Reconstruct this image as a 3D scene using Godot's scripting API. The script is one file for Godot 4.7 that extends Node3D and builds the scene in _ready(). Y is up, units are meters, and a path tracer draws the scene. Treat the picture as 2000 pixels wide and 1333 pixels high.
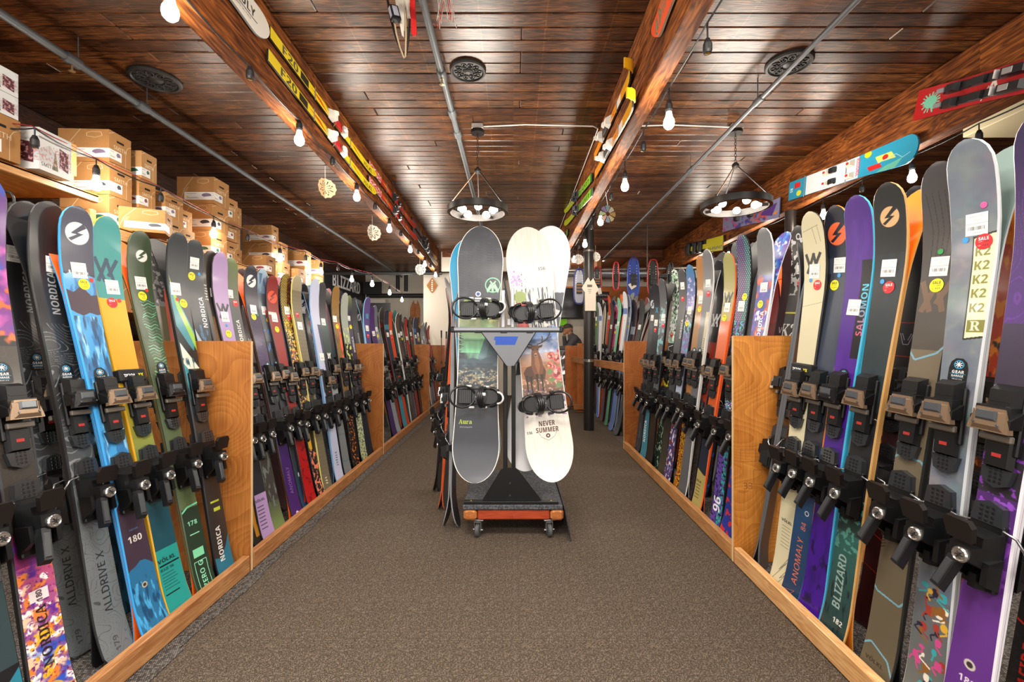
extends Node3D
# A ski shop: two long rows of skis behind lumber rails, a rolling board rack in the aisle, a stained plank ceiling.
const F := 889.0
const CX := 1003.0
const CY := 676.0
const EYE := 1.2
const CEIL := 3.15
const BEAM_LOW := 2.68
var mats := {}
var names := {}
var meshes := {}
var tex := {}
var rng := RandomNumberGenerator.new()

func _ready():
	rng.seed = 7
	camera_and_light()
	make_textures()
	setting()
	ceiling_boards()
	rails_and_dividers()
	ski_rows()
	shelves_and_boxes()
	beam_mounted()
	ceiling_things()
	string_lights()
	added_fill_panels()
	board_rack()
	back_of_shop()

func camera_and_light():
	var cam := Camera3D.new()
	cam.name = "camera"
	cam.position = Vector3(0, EYE, 0)
	var near := 0.05
	cam.set_frustum(1333.0 / F * near, Vector2((1000.0 - CX) / F, (CY - 666.5) / F) * near, near, 60.0)
	add_child(cam)
	cam.current = true
	var we := WorldEnvironment.new()
	we.name = "environment"
	var e := Environment.new()
	e.background_mode = Environment.BG_COLOR
	e.background_color = Color(0.55, 0.6, 0.68)
	e.tonemap_mode = Environment.TONE_MAPPER_LINEAR
	e.tonemap_exposure = 1.55
	e.sdfgi_enabled = true
	e.ssao_enabled = true
	e.ssil_enabled = true
	we.environment = e
	add_child(we)
	# added fill lights behind the camera, set at the added shop windows
	area_light("added_window_fill", Vector3(-1.6, 1.75, 3.55), Vector3(0, 0, -1), Vector2(2.6, 2.2), Color(1.0, 0.97, 0.94), 4.0)
	area_light("added_window_fill", Vector3(1.9, 1.75, 3.55), Vector3(0, 0, -1), Vector2(2.6, 2.2), Color(1.0, 0.97, 0.94), 4.0)

func area_light(called, pos, dir, size, col, energy):
	var l := AreaLight3D.new()
	l.name = called
	l.area_size = size
	l.light_color = col
	l.light_energy = energy
	l.area_normalize_energy = true
	l.area_range = 30.0
	l.shadow_enabled = true
	add_child(l, true)
	l.look_at_from_position(pos, pos + dir, Vector3.UP if abs(dir.y) < 0.9 else Vector3.FORWARD)

# ---------------------------------------------------------------- helpers
func at(u, v, z) -> Vector3:
	return Vector3((u - CX) * z / F, EYE + (CY - v) * z / F, -z)

func hexc(s) -> Color:
	return Color.html(s)

func numbered(called) -> String:
	var n: int = names.get(called, 0)
	names[called] = n + 1
	return called if n == 0 else "%s_%03d" % [called, n]

func tag(o, label, category, group = ""):
	o.set_meta("label", label)
	o.set_meta("category", category)
	if group != "":
		o.set_meta("group", group)
	return o

func thing(called, label, category, pos = Vector3.ZERO, group = "") -> Node3D:
	var o := Node3D.new()
	o.name = numbered(called)
	add_child(o)
	o.position = pos
	tag(o, label, category, group)
	return o

func part(parent, called, mesh, mat, xf = Transform3D.IDENTITY) -> MeshInstance3D:
	var o := MeshInstance3D.new()
	o.name = called
	o.mesh = mesh
	if mat is Array:
		for k in mat.size():
			o.set_surface_override_material(k, mat[k])
	else:
		o.material_override = null
		for k in mesh.get_surface_count():
			o.set_surface_override_material(k, mat)
	o.transform = xf
	parent.add_child(o, true)
	return o

func solo(called, mesh, mat, label, category, group = "", xf = Transform3D.IDENTITY) -> MeshInstance3D:
	var o = part(self, numbered(called), mesh, mat, xf)
	tag(o, label, category, group)
	return o

func struct(called, mesh, mat, label = "", parent = null) -> MeshInstance3D:
	var o = part(self if parent == null else parent, numbered(called) if parent == null else called, mesh, mat)
	if parent == null:
		o.set_meta("kind", "structure")
		if label != "":
			o.set_meta("label", label)
	return o

func mat(hex, rough = 0.5, metal = 0.0, opt = {}) -> StandardMaterial3D:
	var key := "%s|%s|%s|%s" % [hex, rough, metal, opt]
	if mats.has(key):
		return mats[key]
	var m := StandardMaterial3D.new()
	m.albedo_color = hexc(hex)
	m.roughness = rough
	m.metallic = metal
	if opt.has("spec"):
		m.metallic_specular = opt.spec
	if opt.has("coat"):
		m.clearcoat_enabled = true
		m.clearcoat = opt.coat
		m.clearcoat_roughness = opt.get("coat_rough", 0.15)
	if opt.has("emit"):
		m.emission_enabled = true
		m.emission = hexc(hex)
		m.emission_energy_multiplier = opt.emit
	if opt.has("alpha"):
		m.transparency = BaseMaterial3D.TRANSPARENCY_ALPHA
		m.albedo_color.a = opt.alpha
	if opt.has("back"):
		m.backlight_enabled = true
		m.backlight = Color(opt.back, opt.back, opt.back)
	if opt.has("rim"):
		m.rim_enabled = true
		m.rim = opt.rim
	mats[key] = m
	return m

func tmat(t, rough = 0.5, tint = "ffffff", opt = {}) -> StandardMaterial3D:
	var key := "%s|%s|%s|%s" % [t.get_instance_id(), rough, tint, opt]
	if mats.has(key):
		return mats[key]
	var m := StandardMaterial3D.new()
	m.albedo_texture = t
	m.albedo_color = hexc(tint)
	m.roughness = rough
	if opt.has("scale"):
		m.uv1_scale = Vector3(opt.scale.x, opt.scale.y, 1)
	if opt.has("tri"):
		m.uv1_triplanar = true
		m.uv1_world_triplanar = true
		m.uv1_scale = Vector3.ONE * opt.tri
	if opt.has("bump"):
		m.heightmap_enabled = true
		m.heightmap_texture = opt.bump_tex if opt.has("bump_tex") else t
		m.heightmap_scale = opt.bump
	if opt.has("coat"):
		m.clearcoat_enabled = true
		m.clearcoat = opt.coat
		m.clearcoat_roughness = opt.get("coat_rough", 0.12)
	if opt.has("spec"):
		m.metallic_specular = opt.spec
	mats[key] = m
	return m

# collects faces; polygons are given counter-clockwise seen from outside
class MB:
	var v := PackedVector3Array()
	var n := PackedVector3Array()
	var t := PackedVector2Array()
	var i := PackedInt32Array()

	func poly(p, uv = null, nn = null):
		var b := v.size()
		var nor = nn
		if nor == null:
			nor = Vector3.ZERO
			for k in range(1, p.size() - 1):
				nor += (p[k] - p[0]).cross(p[k + 1] - p[0])
			nor = nor.normalized()
		for k in p.size():
			v.append(p[k])
			n.append(nor)
			t.append(uv[k] if uv != null else Vector2.ZERO)
		for k in range(1, p.size() - 1):
			i.append_array([b, b + k + 1, b + k])

	func grid(rows, cols, pts, nors, uvs):
		var b := v.size()
		v.append_array(pts)
		n.append_array(nors)
		t.append_array(uvs)
		for r in rows - 1:
			for c in cols - 1:
				var a: int = b + r * cols + c
				i.append_array([a, a + cols, a + 1, a + 1, a + cols, a + cols + 1])

	# a box whose far face (+z) may be smaller: s size, ts size of the far face, o offset of the far face
	func frustum(c, s, ts = Vector2(-1, -1), o = Vector2.ZERO, bas = Basis.IDENTITY, uvs = 1.0):
		var h = s * 0.5
		var th = Vector2(h.x, h.y) if ts.x < 0 else ts * 0.5
		var q := []
		for k in 4:
			var sx: float = [-1, 1, 1, -1][k]
			var sy: float = [-1, -1, 1, 1][k]
			q.append(c + bas * Vector3(sx * h.x, sy * h.y, -h.z))
		for k in 4:
			var sx: float = [-1, 1, 1, -1][k]
			var sy: float = [-1, -1, 1, 1][k]
			q.append(c + bas * Vector3(sx * th.x + o.x, sy * th.y + o.y, h.z))
		for f in [[4, 5, 6, 7, 0], [1, 0, 3, 2, 0], [0, 1, 5, 4, 1], [2, 3, 7, 6, 1], [1, 2, 6, 5, 2], [3, 0, 4, 7, 2]]:
			var du: float = [s.x, s.x, s.y][f[4]] * uvs
			var dv: float = [s.y, s.z, s.z][f[4]] * uvs
			poly([q[f[0]], q[f[1]], q[f[2]], q[f[3]]], [Vector2(0, dv), Vector2(du, dv), Vector2(du, 0), Vector2(0, 0)])

	# box with chamfered edges
	func bbox(c, s, b = 0.004, bas = Basis.IDENTITY, uvs = 1.0, uo = Vector2.ZERO):
		var h = s * 0.5
		var ax := [Vector3.RIGHT, Vector3.UP, Vector3.BACK]
		for a in 3:
			var a1: int = (a + 1) % 3
			var a2: int = (a + 2) % 3
			for sg in [-1, 1]:
				var q := []
				var w := []
				for k in 4:
					var s1: float = [-1, 1, 1, -1][k]
					var s2: float = [-1, -1, 1, 1][k]
					if sg < 0:
						s1 = -s1
					var p = ax[a] * (sg * h[a]) + ax[a1] * (s1 * (h[a1] - b)) + ax[a2] * (s2 * (h[a2] - b))
					q.append(c + bas * p)
					# grain runs along the longest side
					var lx = 0 if (s.x >= s.y and s.x >= s.z) else (1 if s.y >= s.z else 2)
					var uu = p[lx] if lx != a else p[a1]
					var vv = p[3 - a - lx] if lx != a else p[a2]
					w.append(Vector2(uu, vv) * uvs + uo)
				poly(q, w)
		# edges
		for a in 3:
			var a1: int = (a + 1) % 3
			var a2: int = (a + 2) % 3
			for s1 in [-1, 1]:
				for s2 in [-1, 1]:
					var q := []
					for e in [[-1, 0], [1, 0], [1, 1], [-1, 1]]:
						var p = ax[a] * (e[0] * (h[a] - b))
						p += ax[a1] * (s1 * (h[a1] - (b if e[1] == 1 else 0.0))) + ax[a2] * (s2 * (h[a2] - (0.0 if e[1] == 1 else b)))
						q.append(c + bas * p)
					if s1 * s2 > 0:
						q.reverse()
					poly(q, [uo, uo + Vector2(s[a] * uvs, 0), uo + Vector2(s[a] * uvs, 0.002), uo])
		for sx in [-1, 1]:
			for sy in [-1, 1]:
				for sz in [-1, 1]:
					var q := [c + bas * Vector3(sx * h.x, sy * (h.y - b), sz * (h.z - b)), c + bas * Vector3(sx * (h.x - b), sy * h.y, sz * (h.z - b)), c + bas * Vector3(sx * (h.x - b), sy * (h.y - b), sz * h.z)]
					if sx * sy * sz < 0:
						q.reverse()
					poly(q)

	func tube(path, r, seg = 8, closed = false, caps = true):
		var m: int = path.size()
		var up = Vector3.UP
		var rows: int = m + (1 if closed else 0)
		var pts := PackedVector3Array()
		var nors := PackedVector3Array()
		var uvs := PackedVector2Array()
		var prev = Vector3.ZERO
		var length := 0.0
		var ends := []
		for k in rows:
			var p = path[k % m]
			var d
			if closed:
				d = path[(k + 1) % m] - path[(k - 1 + m) % m]
			else:
				d = path[min(k + 1, m - 1)] - path[max(k - 1, 0)]
			d = d.normalized()
			var x
			if k == 0:
				x = d.cross(Vector3.UP)
				if x.length() < 0.1:
					x = d.cross(Vector3.RIGHT)
			else:
				x = prev - d * prev.dot(d)
			x = x.normalized()
			prev = x
			var y = d.cross(x)
			var rr = r[k % m] if r is Array else r
			if k > 0:
				length += (path[k % m] - path[k - 1]).length()
			var ring := []
			for c in seg + 1:
				var a: float = TAU * c / seg
				var nn = x * cos(a) + y * sin(a)
				pts.append(p + nn * rr)
				nors.append(nn)
				uvs.append(Vector2(length, float(c) / seg))
				if c < seg:
					ring.append(p + nn * rr)
			if k == 0 or k == rows - 1:
				ends.append(ring)
		var b := v.size()
		v.append_array(pts)
		n.append_array(nors)
		t.append_array(uvs)
		var cols: int = seg + 1
		for q in rows - 1:
			for c in seg:
				var a: int = b + q * cols + c
				i.append_array([a, a + cols, a + 1, a + 1, a + cols, a + cols + 1])
		if caps and not closed:
			var e0: Array = ends[0]
			e0.reverse()
			poly(e0)
			poly(ends[1])

	# profile of [radius, height], turned about y at c
	func lathe(prof, seg = 24, c = Vector3.ZERO, bas = Basis.IDENTITY, smooth = true):
		for k in prof.size() - 1:
			var p = prof[k]
			var q = prof[k + 1]
			var d := Vector2(q[0] - p[0], q[1] - p[1])
			var nn2 := Vector2(d.y, -d.x).normalized()
			for s in seg:
				var a0: float = TAU * s / seg
				var a1: float = TAU * (s + 1) / seg
				var d0 := Vector3(cos(a0), 0, sin(a0))
				var d1 := Vector3(cos(a1), 0, sin(a1))
				var b := v.size()
				for e in [[d0, p], [d1, p], [d1, q], [d0, q]]:
					v.append(c + bas * (e[0] * e[1][0] + Vector3.UP * e[1][1]))
					n.append((bas * (e[0] * nn2.x + Vector3.UP * nn2.y)).normalized())
					t.append(Vector2(0.5 + e[0].x * e[1][0] * 2.0, 0.5 + e[0].z * e[1][0] * 2.0))
				i.append_array([b, b + 1, b + 2, b, b + 2, b + 3])

	# 2D outline (counter-clockwise in xy) pushed along z from z0 to z1
	func prism(pts, z0, z1, bas = Basis.IDENTITY, c = Vector3.ZERO, uvs = 1.0):
		var idx = Geometry2D.triangulate_polygon(PackedVector2Array(pts))
		var area := 0.0
		for k in pts.size():
			var p = pts[k]
			var q = pts[(k + 1) % pts.size()]
			area += p.x * q.y - q.x * p.y
		for side in 2:
			var z = z1 if side == 0 else z0
			var nn = (bas * Vector3(0, 0, 1 if side == 0 else -1)).normalized()
			var b := v.size()
			for p in pts:
				v.append(c + bas * Vector3(p.x, p.y, z))
				n.append(nn)
				t.append(Vector2(p.x, -p.y) * uvs)
			for k in range(0, idx.size(), 3):
				var p0 = pts[idx[k]]
				var p1 = pts[idx[k + 1]]
				var p2 = pts[idx[k + 2]]
				var ccw: bool = (p1 - p0).cross(p2 - p0) > 0
				if ccw == (side == 0):
					i.append_array([b + idx[k], b + idx[k + 2], b + idx[k + 1]])
				else:
					i.append_array([b + idx[k], b + idx[k + 1], b + idx[k + 2]])
		var run := 0.0
		for k in pts.size():
			var p = pts[k]
			var q = pts[(k + 1) % pts.size()]
			if area < 0:
				var s = p
				p = q
				q = s
			var l: float = p.distance_to(q)
			poly([c + bas * Vector3(p.x, p.y, z0), c + bas * Vector3(q.x, q.y, z0), c + bas * Vector3(q.x, q.y, z1), c + bas * Vector3(p.x, p.y, z1)], [Vector2(run, 0), Vector2(run + l, 0), Vector2(run + l, z1 - z0), Vector2(run, z1 - z0)])
			run += l

	func arrays() -> Array:
		var a := []
		a.resize(Mesh.ARRAY_MAX)
		a[Mesh.ARRAY_VERTEX] = v
		a[Mesh.ARRAY_NORMAL] = n
		a[Mesh.ARRAY_TEX_UV] = t
		a[Mesh.ARRAY_INDEX] = i
		return a

func join(list) -> ArrayMesh:
	var m := ArrayMesh.new()
	for b in list:
		m.add_surface_from_arrays(Mesh.PRIMITIVE_TRIANGLES, b.arrays())
	return m

func mesh_of(f) -> ArrayMesh:
	return join([f])

func boxm(c, s, b = 0.004, uvs = 1.0, uo = Vector2.ZERO) -> ArrayMesh:
	var m := MB.new()
	m.bbox(c, s, b, Basis.IDENTITY, uvs, uo)
	return join([m])

func tubem(path, r, seg = 8, closed = false) -> ArrayMesh:
	var m := MB.new()
	m.tube(path, r, seg, closed)
	return join([m])

func lathem(prof, seg = 24) -> ArrayMesh:
	var m := MB.new()
	m.lathe(prof, seg)
	return join([m])

# ---------------------------------------------------------------- textures
func noise_bytes(w, h, seed_, freq, sx = 1.0, sy = 1.0, oct = 4) -> PackedByteArray:
	var nz := FastNoiseLite.new()
	nz.seed = seed_
	nz.noise_type = FastNoiseLite.TYPE_SIMPLEX_SMOOTH
	nz.frequency = freq
	nz.fractal_octaves = oct
	var iw: int = max(4, int(w / sx))
	var ih: int = max(4, int(h / sy))
	var im: Image = nz.get_image(iw, ih)
	if iw != w or ih != h:
		im.resize(w, h, Image.INTERPOLATE_CUBIC)
	return im.get_data()

func from_bytes(b, w, h) -> ImageTexture:
	return ImageTexture.create_from_image(Image.create_from_data(w, h, false, Image.FORMAT_RGB8, b))

# wood with the grain along x
func wood(w, h, seed_, dark, light, knots = 2, ring = 5.0, contrast = 1.0, speck = "") -> ImageTexture:
	var a = noise_bytes(w, h, seed_, 0.035, 14.0, 1.0, 3)
	var b = noise_bytes(w, h, seed_ + 5, 0.16, 22.0, 1.0, 2)
	var c = noise_bytes(w, h, seed_ + 9, 0.01, 2.0, 1.0, 2)
	var cd = hexc(dark)
	var cl = hexc(light)
	var r := RandomNumberGenerator.new()
	r.seed = seed_
	var kn := []
	for k in knots:
		kn.append(Vector3(r.randf() * w, h * (0.15 + 0.7 * r.randf()), 2.5 + r.randf() * h * 0.05))
	var out := PackedByteArray()
	out.resize(w * h * 3)
	for y in h:
		for x in w:
			var q: int = y * w + x
			var kd := 0.0
			var bend := 0.0
			for kk in kn:
				var dx: float = (x - kk.x) / (kk.z * 2.6)
				var dy: float = (y - kk.y) / (kk.z * 1.3)
				var dd: float = dx * dx * 0.4 + dy * dy
				if dd < 16.0:
					bend += 1.4 / (0.5 + dd)
					if dd < 0.9:
						kd = max(kd, 1.0 - dd)
			var g: float = a[q] / 255.0 * ring + c[q] / 255.0 * 2.0 + bend
			g = abs(g - floor(g) - 0.5) * 2.0
			var f: float = clampf(0.5 + contrast * (0.55 * (g - 0.5) + 0.9 * (b[q] / 255.0 - 0.5) + 0.5 * (c[q] / 255.0 - 0.5)), 0.0, 1.0)
			f *= 1.0 - kd * 0.85
			out[q * 3] = int((cd.r + (cl.r - cd.r) * f) * 255)
			out[q * 3 + 1] = int((cd.g + (cl.g - cd.g) * f) * 255)
			out[q * 3 + 2] = int((cd.b + (cl.b - cd.b) * f) * 255)
	return from_bytes(out, w, h)

# rotary cut plywood: wide flowing contour figure
func plywood(w, h, seed_, dark, light) -> ImageTexture:
	var a = noise_bytes(w, h, seed_, 0.0045, 1.0, 2.6, 2)
	var b = noise_bytes(w, h, seed_ + 3, 0.2, 14.0, 1.0, 2)
	var c = noise_bytes(w, h, seed_ + 4, 0.012, 1.0, 1.0, 2)
	var cd = hexc(dark)
	var cl = hexc(light)
	var r := RandomNumberGenerator.new()
	r.seed = seed_
	var kn := []
	for k in 4:
		kn.append(Vector3(r.randf() * w, r.randf() * h, 4.0 + r.randf() * 4.0))
	var out := PackedByteArray()
	out.resize(w * h * 3)
	for y in h:
		for x in w:
			var q: int = y * w + x
			var kd := 0.0
			for kk in kn:
				var dd: float = Vector2((x - kk.x) * 0.8, y - kk.y).length() / kk.z
				if dd < 1.0:
					kd = max(kd, 1.0 - dd * dd)
			var g: float = a[q] / 255.0 * 17.0
			g = g - floor(g)
			var f: float = clampf(0.62 + 0.38 * (g - 0.5) + 0.5 * (b[q] / 255.0 - 0.5) + 0.45 * (c[q] / 255.0 - 0.5), 0.0, 1.0)
			f *= 1.0 - kd * 0.8
			out[q * 3] = int((cd.r + (cl.r - cd.r) * f) * 255)
			out[q * 3 + 1] = int((cd.g + (cl.g - cd.g) * f) * 255)
			out[q * 3 + 2] = int((cd.b + (cl.b - cd.b) * f) * 255)
	return from_bytes(out, w, h)

func carpet(w, cols, seed_, cell = 8) -> Array:
	var a = noise_bytes(w, w, seed_, 0.35, 1.0, 1.0, 2)
	var out := PackedByteArray()
	out.resize(w * w * 3)
	var hgt := PackedByteArray()
	hgt.resize(w * w)
	var r := RandomNumberGenerator.new()
	r.seed = seed_
	var n: int = w / cell
	var shade := []
	for k in n * n:
		shade.append(r.randf())
	var pal := []
	for c in cols:
		pal.append(hexc(c))
	for y in w:
		for x in w:
			# loops set in slanting ribs
			var xx: int = (x + (y / cell) * (cell / 2)) % w
			var cx: int = xx / cell
			var cy: int = y / cell
			var fx: float = (xx % cell) / float(cell) - 0.5
			var fy: float = (y % cell) / float(cell) - 0.5
			var d: float = 1.0 - 2.2 * (fx * fx + fy * fy * 1.3)
			var s: float = shade[cy * n + cx]
			var col: Color = pal[int(s * 0.999 * pal.size())]
			var q: int = y * w + x
			var l: float = clampf(0.45 + 0.6 * d + 0.6 * (a[q] / 255.0 - 0.5), 0.25, 1.25)
			out[q * 3] = int(clampf(col.r * l, 0, 1) * 255)
			out[q * 3 + 1] = int(clampf(col.g * l, 0, 1) * 255)
			out[q * 3 + 2] = int(clampf(col.b * l, 0, 1) * 255)
			hgt[q] = int(clampf(d, 0.0, 1.0) * 255)
	var hi := ImageTexture.create_from_image(Image.create_from_data(w, w, false, Image.FORMAT_L8, hgt))
	return [from_bytes(out, w, w), hi]

# ---- printing: letters are drawn by the text server into small masks
var glyphs := {}
func text_mask(txt, px, font = 0) -> Image:
	var key := "%s|%d|%d" % [txt, px, font]
	if glyphs.has(key):
		return glyphs[key]
	var ts = TextServerManager.get_primary_interface()
	var f: SystemFont = tex_font(font)
	var rid = f.get_rids()[0]
	var sz := Vector2i(px, 0)
	var w := 2.0
	for k in txt.length():
		var gi = ts.font_get_glyph_index(rid, px, txt.unicode_at(k), 0)
		w += ts.font_get_glyph_advance(rid, px, gi).x
	var im := Image.create(int(w) + 4, int(px * 1.3), false, Image.FORMAT_L8)
	var pen := 2.0
	for k in txt.length():
		var gi = ts.font_get_glyph_index(rid, px, txt.unicode_at(k), 0)
		ts.font_render_glyph(rid, sz, gi)
		var uv: Rect2 = ts.font_get_glyph_uv_rect(rid, sz, gi)
		var off: Vector2 = ts.font_get_glyph_offset(rid, sz, gi)
		if uv.size.x > 0:
			var src: Image = ts.font_get_texture_image(rid, sz, ts.font_get_glyph_texture_idx(rid, sz, gi))
			var ox: int = int(round(pen + off.x))
			var oy: int = int(round(px * 1.0 + off.y))
			for y in int(uv.size.y):
				for x in int(uv.size.x):
					var a: float = src.get_pixel(int(uv.position.x) + x, int(uv.position.y) + y).a
					if a > 0.0 and ox + x >= 0 and oy + y >= 0 and ox + x < im.get_width() and oy + y < im.get_height():
						im.set_pixel(ox + x, oy + y, Color(a, a, a))
		pen += ts.font_get_glyph_advance(rid, px, gi).x
	var used := im.get_used_rect()
	# trim rows that hold nothing
	var y0 := im.get_height()
	var y1 := 0
	for y in im.get_height():
		for x in im.get_width():
			if im.get_pixel(x, y).r > 0.1:
				y0 = min(y0, y)
				y1 = max(y1, y)
	if y1 >= y0:
		im = im.get_region(Rect2i(0, y0, im.get_width(), y1 - y0 + 1))
	glyphs[key] = im
	return im

func tex_font(k) -> SystemFont:
	if not tex.has("font%d" % k):
		var f := SystemFont.new()
		f.font_names = PackedStringArray([["Droid Sans", "Droid Sans", "Droid Serif", "Droid Sans Mono"][k]])
		f.font_weight = [700, 400, 700, 400][k]
		tex["font%d" % k] = f
	return tex["font%d" % k]

# a canvas of pixels with a few drawing tools; positions are shares of its width and height
class Canvas:
	var im: Image
	var w: int
	var h: int
	var host

	func _init(host_, w_, h_, c):
		host = host_
		w = w_
		h = h_
		im = Image.create(w, h, false, Image.FORMAT_RGB8)
		im.fill(Color.html(c))

	func put(x, y, c, a):
		if x >= 0 and y >= 0 and x < w and y < h:
			im.set_pixel(x, y, im.get_pixel(x, y).lerp(c, a) if a < 1.0 else c)

	func band(v0, v1, c, u0 = 0.0, u1 = 1.0):
		im.fill_rect(Rect2i(int(u0 * w), int(v0 * h), max(1, int(ceil((u1 - u0) * w))), max(1, int(round((v1 - v0) * h)))), Color.html(c))

	func grad(v0, v1, c0, c1):
		var a := int(v0 * h)
		var b := int(v1 * h)
		for y in range(a, b):
			im.fill_rect(Rect2i(0, y, w, 1), Color.html(c0).lerp(Color.html(c1), float(y - a) / max(1, b - a)))

	func poly(c, p):
		var col = Color.html(c)
		var pts := []
		for k in range(0, p.size(), 2):
			pts.append(Vector2(p[k] * w, p[k + 1] * h))
		var lo := 1e9
		var hi := -1e9
		for q in pts:
			lo = min(lo, q.y)
			hi = max(hi, q.y)
		for y in range(max(0, int(lo)), min(h, int(hi) + 1)):
			var xs := []
			for k in pts.size():
				var a: Vector2 = pts[k]
				var b: Vector2 = pts[(k + 1) % pts.size()]
				if (a.y <= y + 0.5) != (b.y <= y + 0.5):
					xs.append(a.x + (y + 0.5 - a.y) / (b.y - a.y) * (b.x - a.x))
			xs.sort()
			for k in range(0, xs.size() - 1, 2):
				var x0: int = max(0, int(round(xs[k])))
				var x1: int = min(w, int(round(xs[k + 1])))
				if x1 > x0:
					im.fill_rect(Rect2i(x0, y, x1 - x0, 1), col)

	func line(c, p, t):
		for k in range(0, p.size() - 2, 2):
			var a := Vector2(p[k] * w, p[k + 1] * h)
			var b := Vector2(p[k + 2] * w, p[k + 3] * h)
			var d = (b - a).normalized().orthogonal() * t * 0.5
			poly(c, [(a + d).x / w, (a + d).y / h, (b + d).x / w, (b + d).y / h, (b - d).x / w, (b - d).y / h, (a - d).x / w, (a - d).y / h])

	# r is a share of the width
	func disc(u, v, r, c, r_in = 0.0, squash = 1.0):
		var col = Color.html(c)
		var cx: float = u * w
		var cy: float = v * h
		var rr: float = r * w
		for y in range(int(cy - rr - 1), int(cy + rr + 2)):
			for x in range(int(cx - rr - 1), int(cx + rr + 2)):
				var d: float = Vector2(x + 0.5 - cx, (y + 0.5 - cy) / squash).length()
				var a: float = clampf(rr - d + 0.5, 0, 1)
				if r_in > 0:
					a *= clampf(d - r_in * w + 0.5, 0, 1)
				if a > 0:
					put(x, y, col, a)

	# blotches where noise passes thr
	func spot(c, seed_, freq, thr, v0 = 0.0, v1 = 1.0, sx = 1.0, sy = 1.0, soft = 30.0, alpha = 1.0):
		var a := int(v0 * h)
		var hh: int = int(v1 * h) - a
		if hh < 4:
			return
		soft *= 2.2 if soft >= 15.0 else 1.3
		var nb = host.noise_bytes(w, hh, seed_, freq, sx, sy, 3)
		var col = Color.html(c)
		for y in hh:
			for x in w:
				var f: float = (nb[y * w + x] - thr) / soft
				if f > 0.0:
					put(x, a + y, col, min(f, 1.0) * alpha)

	# contour lines of a noise field
	func contour(c, seed_, freq, n, v0, v1, t = 0.12, alpha = 1.0, sx = 1.0, sy = 1.0):
		var a := int(v0 * h)
		var hh: int = int(v1 * h) - a
		var nb = host.noise_bytes(w, hh, seed_, freq, sx, sy, 2)
		var col = Color.html(c)
		for y in hh:
			for x in w:
				var f: float = nb[y * w + x] / 255.0 * n
				if f - floor(f) < t:
					put(x, a + y, col, alpha)

	func hatch(c, v0, v1, sx, sy, fill = 0.5, slant = 0.0):
		var col = Color.html(c)
		for y in range(int(v0 * h), int(v1 * h)):
			for x in w:
				var f: float = (x + slant * y) / sx
				var g: float = y / float(sy)
				if (f - floor(f) < fill) != (g - floor(g) < 0.5 and sy > 0 and slant == 0.0):
					im.set_pixel(x, y, col)

	# size: letter height as a share of the width; turn: quarter turns counter-clockwise
	func text(s, u, v, size, c, turn = 0, font = 0, squeeze = 1.0, c2 = ""):
		var px: int = max(6, int(size * w * 1.38))
		var m: Image = host.text_mask(s, px, font).duplicate()
		if squeeze != 1.0:
			m.resize(max(1, int(m.get_width() * squeeze)), m.get_height(), Image.INTERPOLATE_BILINEAR)
		for k in turn:
			m.rotate_90(COUNTERCLOCKWISE)
		var col = Color.html(c)
		var x0: int = int(u * w - m.get_width() * 0.5)
		var y0: int = int(v * h - m.get_height() * 0.5)
		for y in m.get_height():
			for x in m.get_width():
				var a: float = m.get_pixel(x, y).r
				if a > 0.05:
					put(x0 + x, y0 + y, col if c2 == "" else col.lerp(Color.html(c2), clampf(1.4 * y / m.get_height() - 0.4, 0, 1)), a)

	# print too small to read: a run of short strokes of one height
	func marks(u, v, size, c, turn, n):
		var r := RandomNumberGenerator.new()
		r.seed = n
		for k in n:
			var a: float = (k - n * 0.5 + 0.5) * size * 0.8
			var hh: float = size * 0.5
			var b: float = size * r.randf_range(-0.15, 0.15)
			var p := [[a, -hh, a + b, hh], [a - size * 0.25, hh * r.randf_range(-1, 1), a + size * 0.25, hh * r.randf_range(-1, 1)]]
			for q in p:
				var k2: float = float(w) / h
				if turn % 2 == 0:
					line(c, [u + q[0], v + q[1] * k2, u + q[2], v + q[3] * k2], max(1.0, size * w * 0.18))
				else:
					line(c, [u + q[1], v - q[0] * k2, u + q[3], v - q[2] * k2], max(1.0, size * w * 0.18))

	func barcode(u, v, ww, hh, c):
		var k := 0
		var x: float = u - ww * 0.5
		while x < u + ww * 0.5:
			var b: float = ww * [0.03, 0.06, 0.02, 0.05, 0.04][k % 5]
			if k % 2 == 0:
				band(v - hh * 0.5, v + hh * 0.5, c, x, x + b * 0.7)
			x += b
			k += 1

	# round badge with a slanting bolt cut through it
	func bolt(u, v, r, c, cut):
		disc(u, v, r, c)
		var k: float = r * w / h
		poly(cut, [u + r * 0.45, v - k * 0.95, u - r * 0.55, v + k * 0.05, u - r * 0.05, v + k * 0.08, u - r * 0.75, v + k * 0.55, u - r * 0.5, v + k * 0.72, u + r * 0.5, v - k * 0.02, u + r * 0.02, v - k * 0.08, u + r * 0.75, v - k * 0.62])

	# two crossed chevrons
	func chevrons(u, v, s, c, t = 0.16):
		var k: float = float(w) / h * s
		line(c, [u - s * 0.9, v - k, u - s * 0.2, v + k], t * s * w * 2.2)
		line(c, [u - s * 0.75, v + k, u + s * 0.1, v - k], t * s * w * 2.2)
		line(c, [u + s * 0.0, v - k, u + s * 0.55, v + k], t * s * w * 2.2)
		line(c, [u + s * 0.1, v + k * 0.5, u + s * 0.9, v - k], t * s * w * 2.2)

	# fills below a jagged ridge down to v1
	func ridge(c, v0, amp, v1, seed_, steps = 9):
		var r := RandomNumberGenerator.new()
		r.seed = seed_
		var p := []
		for k in steps + 1:
			p.append(float(k) / steps)
			p.append(v0 + amp * (r.randf() - 0.5))
		p.append_array([1.0, v1, 0.0, v1])
		poly(c, p)

	func texture() -> ImageTexture:
		return ImageTexture.create_from_image(im)

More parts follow.
